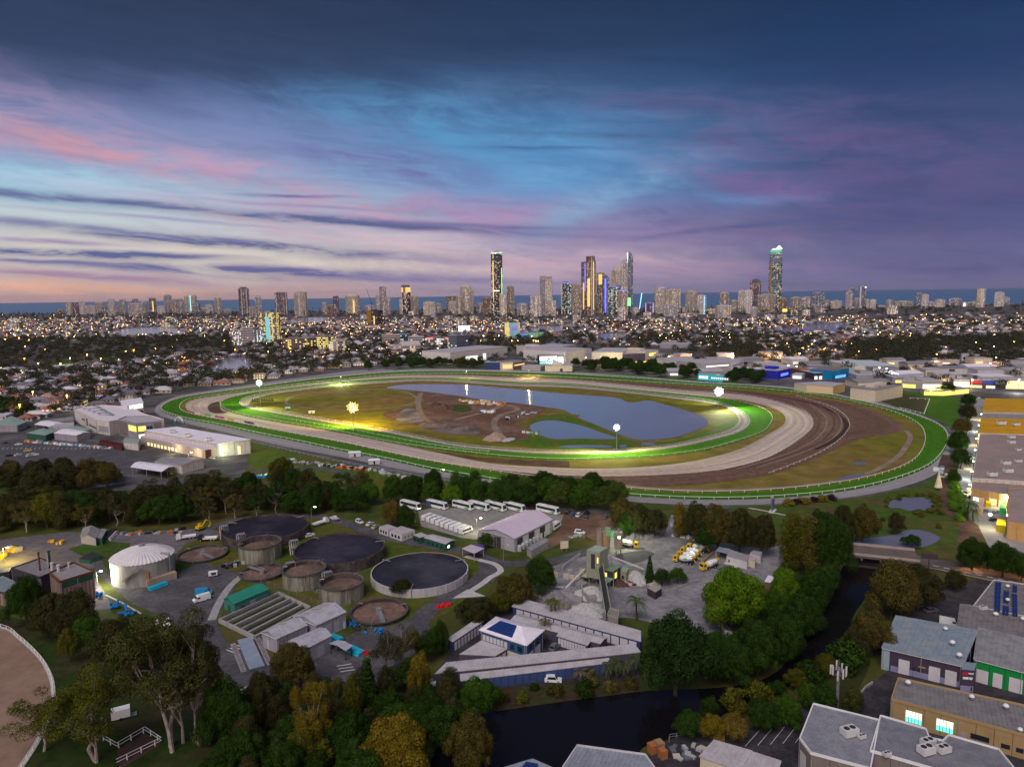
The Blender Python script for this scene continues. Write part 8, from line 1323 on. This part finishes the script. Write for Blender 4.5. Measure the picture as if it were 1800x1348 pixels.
CS=[((792,640),(892,628),620,60,wall_lt,roof_lav,[(.1,.2,0,.4,lit_or,'lit_shopfront'),(.25,.45,0,.5,lit_wh,'lit_shopfront'),(.55,.6,0,.6,lit_wh,'lit_shopfront')],'long white showroom left of the bright sign'),((935,628),(972,626),612,60,wall_lt,roof_lav,[(.25,.8,.5,.85,lit_yel,'lit_window')],'pale shed with a yellow window strip'),((972,629),(1013,622),612,50,W_('wall_mid',(.4,.36,.38)),roof_lav,[],'grey side of the pale shed'),((948,641),(990,640),626,22,wall_dark,roof_grey,[(.02,.75,.45,.95,white_s,'lit_sign'),(.02,.75,.1,.3,EM('sign_cyan',(.2,.95,.85),1.5),'lit_shopfront'),(.8,1,.05,.9,white_s,'lit_sign')],'shop with a glaring white and teal sign band'),((993,640),(1040,634),618,80,wall_lt,roof_lav,[],'left end wall of the huge pale warehouse'),((1040,637),(1094,638),619,80,wall_lt,roof_lav,[(.0,1,0,.12,lit_yel,'lit_ground_floor')],'middle of the huge pale warehouse with yellow ground lights'),((1094,638),(1134,637),622,60,wall_purple,roof_lav,[(.0,1,0,.12,lit_yel,'lit_ground_floor')],'plum-walled end bay of the huge warehouse'),((1134,637),(1157,634),618,50,wall_cream,roof_lav,[(.3,.8,.4,.8,lit_yel,'lit_panel'),(0,1,0,.12,lit_or,'lit_ground_floor')],'cream tail bay of the huge warehouse'),((853,650),(882,650),637,20,wall_navy,roof_lav,[],'dark shed with pale roof above the back straight'),((882,651),(902,650),637,20,wall_cream,roof_grey,[(.1,.9,.2,.7,L_a,'lit_window')],'cream cube with warm windows beside the dark shed'),((902,650),(924,646),638,25,W_('brown_brick',(.24,.14,.12)),roof_grey,[(.1,.9,.5,.7,L_a,'lit_window')],'brown two-level block beside the cream cube'),((917,651),(950,652),644,22,wall_grey,roof_lav,[],'low grey shed beneath the glaring sign'),((958,653),(1006,653),643,24,wall_cream,roof_lav,[(.55,.65,0,.5,wall_dark,'doorway')],'pale weatherboard shed beside the track trees'),((1162,638),(1196,634),628,30,wall_grey,roof_lav,[(0,1,0,.6,lit_or,'lit_shopfront')],'orange-lit shop at the left of the road strip'),((1180,647),(1226,645),635,45,wall_lt,roof_lav,[(.6,1,0,.35,lit_yel,'lit_shopfront')],'pale warehouse beside the orange-lit shop'),((1196,630),(1216,629),623,20,wall_lt,roof_lav,[(.0,.9,.5,1,lit_red,'lit_sign')],'shop with a pink and red sign'),((1236,660),(1285,656),640,50,W_('wall_mid'),roof_lav,[(.1,.9,.7,.8,lit_wh,'lit_strip'),(.0,.3,0,.3,EM('lit_green',(.3,.9,.3),1.0),'lit_shopfront')],'wide double-height store behind the teal sign screen'),((1285,656),(1307,648),638,30,wall_lt,roof_lav,[(.1,.9,.15,.35,wall_grey,'window_band'),(.1,.9,.55,.75,wall_grey,'window_band')],'white banded side wing of the double-height store'),((1308,656),(1332,655),650,26,wall_grey,roof_white,[],'low shed with bright white roof'),((1342,661),(1368,660),651,26,wall_grey,roof_white,[(.0,.6,0,.5,lit_yel,'lit_doorway')],'white-roofed shed with yellow-lit door'),((1368,667),(1389,662),652,26,W_('wall_cobalt',(.03,.03,.45)),roof_lav,[(.2,.8,.3,.6,lit_blue,'lit_sign')],'cobalt blue shed with lit sign'),((1392,665),(1410,666),658,18,wall_lt,roof_lav,[(.1,.9,0,.6,lit_wh,'lit_shopfront')],'small white-lit shop beside the cobalt shed'),((1410,662),(1432,661),651,24,wall_purple,M('roof_terracotta',(.36,.14,.08)),[],'brown gabled shed with terracotta roof patch'),((1430,667),(1462,666),656,30,wall_dark,roof_lav,[(.05,.2,0,.5,lit_wh,'lit_doorway'),(.3,.45,0,.5,lit_wh,'lit_doorway'),(.55,.7,0,.5,lit_wh,'lit_doorway')],'dark gabled shed with lit doors'),((1462,668),(1492,663),652,26,W_('wall_azure',(.01,.20,.42)),roof_dark,[(.2,.8,.1,.4,EM('lit_azure',(.1,.5,1),1.0),'lit_sign')],'azure-walled shed with dark roof'),((1396,686),(1418,690),674,30,wall_cream,roof_lav,[],'left part of the long beige track-side shed'),((1418,690),(1464,694),676,30,W_('wall_lit_beige',(.62,.42,.18)),roof_lav,[(.0,1,.05,.9,EM('wall_wash',(1,.55,.15),.28),'lit_wall')],'orange-lit part of the long beige track-side shed'),((1494,702),(1538,707),682,50,wall_cream,roof_grey,[],'big beige shed with grey roof at the paddock corner'),((1498,656),(1580,655),644,70,wall_cream,W_('roof_pale_teal',(.52,.56,.58)),[(.2,.28,.1,.5,lit_wh,'lit_sign')],'very wide pale shed with curved skylight'),((1505,668),(1560,668),660,40,wall_grey,roof_lav,[(.9,1,.2,.8,lit_teal,'lit_sign')],'pale shed in front of the very wide one'),((1584,682),(1620,684),670,30,wall_grey,roof_lav,[(.05,.7,.1,.6,lit_yel,'lit_shopfront')],'showroom with yellow-lit front'),((1620,684),(1656,684),670,30,wall_grey,roof_lav,[(.05,.95,.1,.6,lit_wh,'lit_shopfront')],'showroom with greenish-white-lit front'),((1624,695),(1660,696),687,16,wall_cream,roof_grey,[(.0,1,.1,.9,lit_yel,'lit_wall')],'long low yellow-lit canopy behind the corner turf'),((1660,696),(1702,692),686,16,wall_cream,roof_grey,[(.0,1,.1,.8,lit_yel,'lit_wall')],'right half of the low yellow-lit canopy'),((1676,680),(1704,681),668,26,wall_grey,roof_lav,[(.0,1,.45,.75,EM('lit_peach',(1,.7,.4),1.6),'lit_signs'),(0,1,.05,.35,lit_wh,'lit_shopfront')],'corner shop with three glowing peach signs'),((1705,681),(1726,682),668,24,wall_dark,roof_lav,[(.02,.98,.55,.95,M('shop_red',(.5,.04,.05)),'shop_sign'),(.0,1,.0,.35,L_a,'lit_shopfront')],'shop with a red fascia sign'),((1726,682),(1749,683),668,24,wall_dark,roof_lav,[(.02,.98,.55,.95,M('shop_blue',(.05,.08,.4)),'shop_sign'),(.3,1,.0,.35,L_w,'lit_shopfront')],'shop with a blue fascia sign'),((1749,683),(1768,683),668,24,wall_dark,roof_lav,[(.02,.98,.55,.95,wall_lt,'shop_sign')],'shop with a white fascia sign'),((1768,683),(1830,684),668,24,wall_dark,roof_lav,[(.02,.98,.45,.9,lit_warm,'shop_sign'),(.0,1,.0,.4,lit_warm,'lit_shopfront')],'shop row glowing cream at the right edge'),((1645,658),(1711,658),648,30,wall_lt,roof_grey,[(.35,.5,0,.9,wall_dark,'archway')],'long pale hall with arches'),((1718,662),(1765,662),651,34,wall_lt,roof_lav,[],'pale box warehouse right of the arched hall'),((1778,665),(1840,665),652,26,wall_cream,roof_lav,[],'cream wall building at the right edge'),((1766,648),(1840,648),640,30,wall_grey,roof_lav,[],'long grey-roofed hall at the right edge'),((1345,632),(1376,631),620,20,wall_cream,roof_lav,[(.1,.9,.2,.7,L_w,'window_row')],'pink-white apartment block above the road'),((1647,632),(1674,633),620,22,wall_lt,roof_lav,[(.1,.9,.55,.75,glass_d,'window_band')],'white flat-roofed villa in the trees'),((1690,634),(1722,634),624,22,wall_lt,roof_lav,[(.1,.9,.2,.7,glass_d,'window_band')],'white villa with a pointed roof in the trees'),((1262,632),(1290,632),622,20,wall_lt,roof_white,[],'low white-roofed hall behind the double-height store'),((1160,612),(1210,613),604,30,wall_grey,roof_lav,[],'long pale shed above the orange-lit shop'),((1690,748),(1690,748.1),748,1,wall_grey,roof_grey,[],'')]
for a,b,top,dep,w,r,ops,lb in CS:
 if lb:blk(lb,a,b,top,dep,w,r,cat='warehouse',name='commercial_building',ops=ops,win=False,plant=(len(lb)%3==0),lit=0)
rs=random.Random(44);placed=[(o.location.x,o.location.y)for o in COL.objects if o.get('category')=='warehouse' and o.location.y>500]
ORD=['left','middle','right']
for k in range(900):
 px_=rs.uniform(1165,1830);py_=rs.uniform(638,682 if px_>1500 else 664);x,y=G(px_,py_)
 if any(math.hypot(x-a,y-b)<38 for a,b in placed)or len(placed)>130:continue
 placed.append((x,y));W,D,h=rs.uniform(18,34),rs.uniform(18,34),rs.uniform(5,8);rz=rs.choice([0,.12,-.1]);t=link('small_warehouse',None,None,(x,y,0),None,['pale','grey','cream'][k%3]+' lesser shed in the '+ORD[min(2,int((px_-1165)/222))]+' of the warehouse strip','warehouse','lesser sheds of the warehouse strip');t.rotation_euler=(0,0,rz)
 mb=MB();mb.box(-W/2,W/2,-D/2,D/2,0,h);build(mb,'wall',[wall_lt,wall_grey,wall_cream][k%3],t);mb=MB()
 if k%2:mb.add([(-W/2-.4,-D/2-.4,h),(W/2+.4,-D/2-.4,h),(W/2+.4,0,h+2.4),(-W/2-.4,0,h+2.4),(W/2+.4,D/2+.4,h),(-W/2-.4,D/2+.4,h)],[(0,1,2,3),(3,2,4,5),(1,4,2),(0,3,5)])
 else:mb.box(-W/2-.2,W/2+.2,-D/2-.2,D/2+.2,h+.01,h+.5)
 build(mb,'roof',[roof_lav,roof_grey,roof_white,roof_lav][rs.randrange(4)],t)
 mb=MB();mb.box(-W*.4,W*rs.uniform(-.2,.4),-D/2-.2,-D/2-.03,.4,h*.5);build(mb,'shopfront',rs.choice([L_a,L_w,glass_d,glass_d,lit_wh,lit_yel]),t)
strip('lit_avenue',[(1150,634),(1240,627),(1340,633),(1450,631),(1560,637),(1700,643),(1840,646)],16,asphalt,.25)
# ------- far water
canals=[[(362,656),(372,641),(392,631),(425,628),(442,634),(436,646),(415,656),(392,662)],[(180,588),(228,577),(300,575),(322,581),(318,588),(240,592)],[(508,569),(520,560),(572,558),(578,566),(545,572)],[(925,581),(950,573),(980,573),(1005,567),(1014,571),(990,583),(945,586)],[(1040,596),(1050,588),(1098,586),(1108,596),(1098,602),(1050,602)],[(1330,583),(1380,577),(1430,571),(1486,568),(1490,576),(1470,584),(1400,586)],[(960,600),(990,598),(1000,603),(965,605)]]
for c in canals:sheet('canal',c,pond,.3,True)
park_m=M('park_lawn',(.06,.085,.02),var=.2,scale=.02)
for c in[[(170,618),(190,611),(200,622),(180,632)],[(226,616),(250,612),(262,618),(232,624)],[(80,640),(110,632),(130,640),(100,646)],[(200,628),(215,622),(228,634),(205,636)]]:sheet('park_lawn',c,park_m,.12,True)
# ------- suburbs
def inpoly(x,y,P):
 c=False;j=len(P)-1
 for i in range(len(P)):
  if(P[i][1]>y)!=(P[j][1]>y)and x<(P[j][0]-P[i][0])*(y-P[i][1])/(P[j][1]-P[i][1])+P[i][0]:c=not c
  j=i
 return c
gp=lambda P:[G(*p)for p in P]
AV=[gp(c)for c in canals]+[gp([(780,646),(790,614),(1020,604),(1240,612),(1250,622),(1340,634),(1500,634),(1850,636),(1850,720),(1400,700),(1160,655),(1000,656)])]
AVT=AV[-1]
RIM=[pp(PL['road'],i,16)for i in range(0,NA,6)]
WOOD=[gp(p)for p in[[(-80,655),(-60,600),(150,596),(400,592),(412,612),(330,618),(260,634),(150,640),(60,652)],[(780,612),(800,595),(880,592),(1000,596),(1010,606),(880,612)],[(1480,636),(1500,612),(1560,604),(1640,606),(1660,620),(1640,634)],[(1240,628),(1262,612),(1330,611),(1345,625),(1300,631)],[(1590,600),(1700,596),(1830,598),(1830,612),(1700,606)]]]
BLKS=[(o.location.x,o.location.y)for o in COL.objects if o.get('category')in('office','warehouse','apartment block','theatre','tower')and o.location.y>600]
BA=np.array(BLKS)
def free(x,y,m=16):
 if inpoly(x,y,RIM)or any(inpoly(x,y,a)for a in AV):return False
 return not(len(BA)and(np.hypot(BA[:,0]-x,BA[:,1]-y)<m).any())
def cells(poly,cw,ch,rot,seed,keep=.85,avoid_wood=True):
 P=gp(poly);rng=random.Random(seed);xs,ys=[p[0]for p in P],[p[1]for p in P];cx,cy=sum(xs)/len(xs),sum(ys)/len(ys);R_=max(max(xs)-min(xs),max(ys)-min(ys))*.75;out=[]
 nx,ny=int(R_/cw)+1,int(R_/ch)+1;c,s=math.cos(rot),math.sin(rot)
 for i in range(-nx,nx):
  for j in range(-ny,ny):
   if j%3==2 or rng.random()>keep:continue
   u,v=i*cw+rng.uniform(-2,2),j*ch+rng.uniform(-2.5,2.5);x,y=cx+u*c-v*s,cy+u*s+v*c
   if inpoly(x,y,P)and free(x,y)and not(avoid_wood and any(inpoly(x,y,w)for w in WOOD)):out.append((x,y,rot+rng.choice([0,math.pi/2])+rng.uniform(-.08,.08)))
 return out
REG=[([(-80,745),(60,742),(130,722),(245,702),(330,683),(440,670),(560,652),(640,643),(700,638),(780,640),(780,622),(600,610),(450,612),(300,628),(150,645),(-80,660)],18,17,.25,1,.97),([(440,612),(600,610),(800,622),(800,590),(640,585),(480,590),(400,600)],20,22,.5,2,.9),([(1000,604),(1240,612),(1340,634),(1480,634),(1480,600),(1400,590),(1120,590),(1000,592)],19,20,-.2,3,.95),([(1480,612),(1500,600),(1800,590),(1850,636),(1650,640),(1500,640)],26,30,.1,4,.6),([(-80,600),(-80,572),(200,566),(500,566),(800,566),(800,590),(500,590),(400,594),(150,598)],25,27,.35,5,.85),([(800,592),(800,566),(1100,566),(1500,566),(1850,562),(1850,592),(1500,600),(1100,592)],25,27,-.3,6,.88),([(-80,572),(-80,560),(400,558),(900,560),(1400,558),(1850,552),(1850,562),(1400,568),(900,568),(400,566)],42,60,.1,7,.75)]
HS=[]
for r in REG:HS+=cells(*r)
HS.sort(key=lambda h:h[0]**2+h[1]**2)
rngh=random.Random(12)
WALLS=[((.62,.56,.56),'white'),((.58,.50,.44),'cream'),((.40,.36,.38),'grey'),((.42,.24,.18),'brick'),((.50,.38,.30),'sandy')]
ROOFS=[((.26,.24,.29),'dark grey'),((.55,.50,.56),'pale'),((.34,.13,.09),'terracotta'),((.17,.15,.19),'charcoal'),((.42,.38,.42),'light grey'),((.66,.60,.66),'white')]
hw=[W_('house_wall_'+n.replace(' ','_'),c)for c,n in WALLS];hr=[W_('house_roof_'+n.replace(' ','_'),c)for c,n in ROOFS]
L_h=EM('house_light',(1,.72,.32),1.3)
def house_geo(rng):
 """returns wall, roof, window geometry lists for one house"""
 w,d=rng.uniform(11,17),rng.uniform(9,13);two=rng.random()<.45;h=5.8 if two else 3.0;wm,rm,gm=MB(),MB(),MB();parts=[(-w/2,w/2,-d/2,d/2,h)]
 if rng.random()<.7:q=rng.choice([-1,1]);parts.append(((w*.1 if q>0 else-w*.5-3),(w*.5+3 if q>0 else-w*.1),-d/2-rng.uniform(2,4),d*.1,3.0))
 for x0,x1,y0,y1,hh in parts:
  wm.box(x0,x1,y0,y1,0,hh);e=.6;a,b,c,d2=x0-e,x1+e,y0-e,y1+e;r=min(b-a,d2-c)/2;rh=r*rng.uniform(.35,.5)
  if rng.random()<.22:rm.box(a+e*.6,b-e*.6,c+e*.6,d2-e*.6,hh+.02,hh+.5)
  else:
   if b-a>d2-c:p,q_=(a+r,(c+d2)/2),(b-r,(c+d2)/2)
   else:p,q_=((a+b)/2,c+r),((a+b)/2,d2-r)
   V=[(a,c,hh),(b,c,hh),(b,d2,hh),(a,d2,hh),(*p,hh+rh),(*q_,hh+rh)]
   F=[(0,1,5,4),(1,2,5),(2,3,4,5),(3,0,4)]if b-a>d2-c else[(0,1,4),(1,2,5,4),(2,3,5),(3,0,4,5)]
   rm.add(V,F+[(3,2,1,0)])
  n=max(2,int((x1-x0)/3.5))
  for f in range(2 if hh>4 else 1):
   for i in range(n):
    u=x0+(x1-x0)*(i+.25)/n;v=x0+(x1-x0)*(i+.75)/n;z=1.0+f*2.8;gm.add([(u,y0-.06,z),(v,y0-.06,z),(v,y0-.06,z+1.3),(u,y0-.06,z+1.3)],[(0,1,2,3)])
    u,v=y0+(y1-y0)*(i+.3)/n,y0+(y1-y0)*(i+.7)/n;gm.add([(x1+.06,u,z),(x1+.06,v,z),(x1+.06,v,z+1.3),(x1+.06,u,z+1.3)],[(0,1,2,3)]);gm.add([(x0-.06,v,z),(x0-.06,u,z),(x0-.06,u,z+1.3),(x0-.06,v,z+1.3)],[(0,1,2,3)])
 return wm,rm,gm
HP=[]
for k in range(12):r_=random.Random(100+k);HP.append(house_geo(r_))
HM={}
def hmesh(k,part,m):
 key=(k,part,m.name)
 if key not in HM:HM[key]=HP[k][{'wall':0,'roof':1,'windows':2}[part]].mesh('house_'+part,m)
 return HM[key]
def zone(x,y):
 px=900+x/y*FPX*1.0
 if y<900 and px<300:return 'beyond the grandstand'
 if px<480:return 'by the left bend'
 if px<900:return 'behind the back straight'
 if px<1300:return 'beyond the warehouses'
 return 'above the shop strip'
near,rest=HS[:295],HS[295:]
for x,y,rz in near:
 k=rngh.randrange(12);wi,ri=rngh.choices(range(5),[4,3,4,2,2.5])[0],rngh.choices(range(6),[4,2.5,2,3,3,1.3])[0];lit=rngh.random()<.16;z=zone(x,y)
 lb=f'{WALLS[wi][1]} house with {ROOFS[ri][1]} roof{" and lit windows" if lit else ""} {z}'
 t=link('house',None,None,(x,y,0),None,lb,'house','houses '+z);t.rotation_euler=(0,0,rz)
 link('wall',hmesh(k,'wall',hw[wi]),t);link('roof',hmesh(k,'roof',hr[ri]),t);link('windows',hmesh(k,'windows',L_h if lit else tw_glass),t,kind='stuff')
def merge(name,items,mats,label):
 """one mesh from many placed copies: items (verts, faces, matidx, x, y, rz, scale)"""
 VV,FF,MI=[],{3:[],4:[]},{3:[],4:[]};o=0
 for V,F,mi,x,y,rz,s in items:
  c,sn=math.cos(rz),math.sin(rz);P=np.asarray(V)*s;Q=np.stack([P[:,0]*c-P[:,1]*sn+x,P[:,0]*sn+P[:,1]*c+y,P[:,2]],1);VV.append(Q)
  for k in(3,4):
   if k in F:FF[k].append(F[k]+o);MI[k].append(np.full(len(F[k]),mi))
  o+=len(Q)
 V=np.concatenate(VV);me=bpy.data.meshes.new(name);parts=[(k,np.concatenate(FF[k]),np.concatenate(MI[k]))for k in(3,4)if FF[k]]
 li=np.concatenate([f.ravel()for _,f,_ in parts]);tot=np.concatenate([np.full(len(f),k)for k,f,_ in parts]);st=np.concatenate([[0],np.cumsum(tot)[:-1]])
 me.vertices.add(len(V));me.vertices.foreach_set('co',V.astype(np.float32).ravel());me.loops.add(len(li));me.loops.foreach_set('vertex_index',li.astype(np.int32));me.polygons.add(len(tot));me.polygons.foreach_set('loop_start',st.astype(np.int32))
 try:me.polygons.foreach_set('loop_total',tot.astype(np.int32))
 except Exception:pass
 me.polygons.foreach_set('material_index',np.concatenate([m for _,_,m in parts]).astype(np.int32))
 for m in mats:me.materials.append(m)
 me.update(calc_edges=True);return link(name,me,kind='stuff',label=label)
def split(mb):
 F={}
 for k in(3,4):
  f=[q for q in mb.f if len(q)==k]
  if f:F[k]=np.array(f)
 return np.array(mb.v),F
HPS=[[split(m)for m in h]for h in HP]
items=[]
for x,y,rz in rest:
 k=rngh.randrange(12);wi,ri=rngh.choices(range(5),[4,3,4,2,2.5])[0],rngh.choices(range(6),[4,2.5,2,3,3,1.3])[0];lit=rngh.random()<.12;s=rngh.uniform(.9,1.35)
 items.append((*HPS[k][0],wi,x,y,rz,s));items.append((*HPS[k][1],5+ri,x,y,rz,s));items.append((*HPS[k][2],12 if lit else 11,x,y,rz,s))
merge('distant_houses',items,hw+hr+[tw_glass,L_h],'mass of low houses and roofs spreading to the beach towers')
print('houses',len(near),len(rest))
rngm=random.Random(8)
for k in range(46):
 px_=rngm.uniform(20,1780);py_=HZ(px_)+rngm.uniform(34,56);w=rngm.uniform(9,20);x,y=G(px_,py_)
 if not free(x,y,30):continue
 h=rngm.uniform(12,24);W=w/SCL(px_,py_);st=rngm.choice('wcbgwc');t=thing('apartment_block','low pale apartment block among the roofs at the foot of the towers','apartment block',(x,y,0),rngm.uniform(-.4,.4),'low apartment blocks below the towers')
 mb=MB();mb.box(-W/2,W/2,-8,8,0,h);build(mb,'wall',FAC[st],t);mb=MB();mb.box(-W/2-.5,W/2+.5,-8.5,8.5,h,h+.6);mb.box(-4,4,-3,3,h,h+3);build(mb,'roof',roof_lav,t);facade_windows(t,W,16,1,h,rngm,lit=.25,bw=4)
 # ------- far trees
leaf_far=M('leaf_far',(.040,.046,.026),rough=.8,var=.4,scale=.02,island=.35,spec=.1,tint=(.060,.052,.032))
def far_tree(seed,W,H,n,size):
 L=lobes_dome(W,H,.5,7,seed,(.25,.42));V,F=crown(L,n,size,seed,low_cut=-.2);V[:,2]=np.maximum(V[:,2],.05);return V,{4:F}
FT=[far_tree(s,9+s,8+s*.7,170,.75)for s in range(5)]
PN=[]
for s in range(2):
 V,F=crown([(0,0,2+i*2.2,3.4*(1-i/9),3.4*(1-i/9),1.2)for i in range(8)],60,1.0,s);PN.append((V,{4:F}))
rngt=random.Random(31);items=[]
def scat(poly,n,wood=False,sc=(.8,1.4),pine=0.0,m=9):
 P=gp(poly)if poly and poly[0][1]<1000 and not wood else poly;xs,ys=[p[0]for p in P],[p[1]for p in P];k=0;tries=0
 while k<n and tries<n*12:
  tries+=1;x,y=rngt.uniform(min(xs),max(xs)),rngt.uniform(min(ys),max(ys))
  if not inpoly(x,y,P):continue
  if inpoly(x,y,RIM)or any(inpoly(x,y,a)for a in AV[:-1]):continue
  if len(BA)and(np.hypot(BA[:,0]-x,BA[:,1]-y)<m).any():continue
  src=rngt.choice(PN)if rngt.random()<pine else rngt.choice(FT);items.append((*src,0,x,y,rngt.uniform(0,6.28),rngt.uniform(*sc)));k+=1
for w,n in zip(WOOD,(900,140,280,110,160)):scat(w,n,True)
for r,n in zip(REG,(800,420,620,560,650,700,420)):scat(r[0],n)
scat([(790,640),(900,610),(1240,612),(1490,634),(1830,640),(1830,690),(1500,672),(1200,650)],150,m=14)
scat([(-80,566),(-80,553),(400,549),(900,546),(1400,541),(1850,536),(1850,552),(1400,556),(900,560),(400,560)],900,sc=(1.2,2.0),pine=.25)
merge('distant_trees',items,[leaf_far],'dark trees massed between the roofs out to the beach')
print('far trees',len(items))
bx=MB();bx.box(-.5,.5,-.5,.5,0,.7);bv,bf=split(bx);items=[];ms=[EM('porch_warm',(1,.58,.18),8),EM('porch_white',(1,.92,.75),5),EM('porch_orange',(1,.42,.08),10),EM('porch_teal',(.2,.9,.8),6),EM('porch_red',(1,.1,.08),6)]
for x,y,rz in rngt.sample(rest,min(len(rest),1500)):
 mi=rngt.choices(range(5),[9,4,6,.6,.6])[0];s_=1.0 if y<1800 else 1.5;v=bv+np.array([rngt.uniform(-9,9),-9,rngt.uniform(2,7)]);items.append((v,bf,mi,x,y,0,s_))
merge('distant_lights',items,ms,'small warm and white lights dotted among the distant roofs')
SC_=[('round',DG,3),('fig',DG,2),('round',BR,2)]
fill([(640,652),(700,648),(780,647),(852,649),(852,643),(770,638),(700,640)],9,SC_,(9,15),'tree of the thicket behind the far bend','trees behind the left back straight',34,21)
fill([(1008,654),(1060,655),(1160,663),(1228,668),(1228,660),(1160,650),(1060,643),(1010,645)],10,SC_,(11,17),'tree of the thicket before the huge warehouse','trees behind the right back straight',34,22)
fill([(1280,672),(1330,676),(1345,668),(1320,660),(1285,662)],9,SC_,(9,14),'tree beside the teal sign screen','trees beside the teal screen',14,23)
fill([(-60,742),(60,738),(60,715),(-60,715)],12,SC_,(8,13),'tree beyond the racecourse pavilions','trees at the left edge',14,24)
pole=MB();pole.cyl(0,0,.16,0,9,5);pole=pole.mesh('lamp_pole',steel);heads={}
for nm,m in(('or',EM('suburb_lamp_orange',(1,.42,.06),38)),('ye',EM('suburb_lamp_yellow',(1,.75,.15),34)),('wh',EM('suburb_lamp_white',(.95,1,.85),34))):
 mb=MB();mb.dome(0,0,.62,9,.5,8,2);mb.cyl(0,0,.62,8.7,9,8);heads[nm]=mb.mesh('lamp_head',m)
LP=[(178,640,'or'),(124,639,'ye'),(107,650,'or'),(68,649,'or'),(44,640,'or'),(154,632,'or'),(236,624,'or'),(274,621,'or'),(222,626,'ye'),(10,602,'ye'),(34,600,'or'),(50,595,'or'),(76,596,'or'),(92,599,'ye'),(105,598,'ye'),(131,598,'ye'),(170,593,'or'),(360,596,'or'),(395,606,'or'),(314,589,'ye'),(59,704,'or'),(36,729,'or'),(119,711,'or'),(325,639,'or'),(510,621,'or'),(503,592,'or'),(617,592,'or'),(575,580,'or'),(850,597,'wh'),(877,597,'wh'),(900,607,'or'),(910,607,'or'),(938,606,'or'),(942,607,'or'),(1080,603,'or'),(1398,624,'or'),(1412,622,'or'),(1450,622,'or'),(1448,624,'or'),(1405,632,'wh'),(1540,625,'or'),(1646,634,'or'),(1509,628,'or'),(1427,614,'or'),(1750,641,'ye'),(1715,611,'ye'),(1565,596,'or'),(1647,594,'or'),(1600,594,'ye'),(1475,563,'or'),(1484,562,'or'),(1490,564,'or'),(1620,558,'or'),(1628,557,'or'),(1640,558,'or'),(1790,560,'or'),(1322,584,'or'),(1196,588,'ye'),(1180,592,'ye'),(228,558,'or'),(240,558,'or'),(185,557,'ye'),(304,556,'or'),(330,555,'or'),(135,556,'or'),(95,556,'ye'),(110,557,'or'),(20,560,'ye'),(5,556,'ye'),(40,560,'or'),(64,558,'or'),(88,562,'or'),(443,552,'or'),(483,551,'or'),(510,553,'or'),(640,572,'or'),(745,574,'ye'),(760,580,'or'),(660,600,'wh'),(1740,652,'or'),(1790,684,'wh'),(1708,684,'wh'),(1545,660,'wh'),(1558,662,'wh'),(1385,655,'wh'),(1400,657,'wh'),(1030,640,'wh'),(1158,634,'wh'),(1190,640,'ye'),(1215,643,'ye'),(1225,652,'ye'),(980,645,'wh'),(800,634,'wh'),(850,630,'wh'),(868,628,'wh'),(885,626,'wh')]
for _ in range(90):LP.append((rngt.uniform(0,1800),rngt.uniform(562,628),rngt.choices(['or','ye','wh'],[5,2,2])[0]))
CN={'or':'orange','ye':'yellow','wh':'white'};Lk=0
for x,y,c in LP:
 gx,gy=G(x,y)
 if inpoly(gx,gy,RIM)or any(inpoly(gx,gy,a)for a in AV[:-1]):continue
 near_=y>615;z=('in the nearer streets left of the racecourse' if x<620 else 'in the shop and warehouse strip')if near_ else 'among the distant roofs'
 t=link('street_lamp',None,None,(gx,gy,0),None,f'{CN[c]} street lamp {z}','street lamp',f'{CN[c]} street lamps {z}');s=.55+.45*(gy/1500)if gy>600 else .6;s=min(s,1.3)
 link('pole',pole,t);o=link('lamp_head',heads[c],t);
 if Lk<34 and y>590:point_light('street_light',(gx,gy-1,8),9000,{'or':(1,.42,.08),'ye':(1,.75,.2),'wh':(.9,1,.85)}[c],.6);Lk+=1
for(x,y,e,c)in[(1175,636,30000,OC),(965,640,40000,(.6,1,.9)),(1070,640,25000,(1,.8,.2)),(1440,625,20000,OC),(1630,692,14000,(1,.85,.1)),(1690,683,12000,WC),(1220,630,26000,OC),(1290,632,26000,OC),(1350,634,26000,OC),(1400,633,26000,OC),(1500,635,26000,OC),(1560,639,26000,OC),(1640,642,22000,OC),(1720,645,22000,OC),(1240,650,16000,(.9,1,.8)),(1330,655,16000,(.9,.95,1)),(1450,664,16000,(.5,.8,1)),(1560,665,20000,(.8,1,.9)),(600,600,20000,(1,.85,.2)),(700,618,16000,WC),(480,606,18000,(.4,1,.9)),(850,632,22000,(.9,1,.9)),(1780,690,12000,(1,1,.9))]:
 gx,gy=G(x,y);point_light('avenue_shop_light',(gx,gy-6,6),e,c,1.0)  # fixtureless lights added to make the avenue and shop surroundings look lit
HAZE=True
if HAZE:
 hm=bpy.data.materials.new('haze_air');hm.use_nodes=True;t=hm.node_tree;t.nodes.clear();v=t.nodes.new('ShaderNodeVolumePrincipled');v.inputs['Color'].default_value=(.78,.76,.92,1);v.inputs['Density'].default_value=0.000012;v.inputs['Anisotropy'].default_value=0.2
 ou=t.nodes.new('ShaderNodeOutputMaterial');t.links.new(v.outputs[0],ou.inputs['Volume']);mb=MB();mb.box(-60000,60000,-1500,43000,-2.6,380);build(mb,'haze',hm,kind='stuff')
SC.cycles.volume_bounces=0;SC.cycles.max_bounces=5;SC.cycles.diffuse_bounces=2;SC.cycles.glossy_bounces=2;SC.cycles.sample_clamp_indirect=3.0
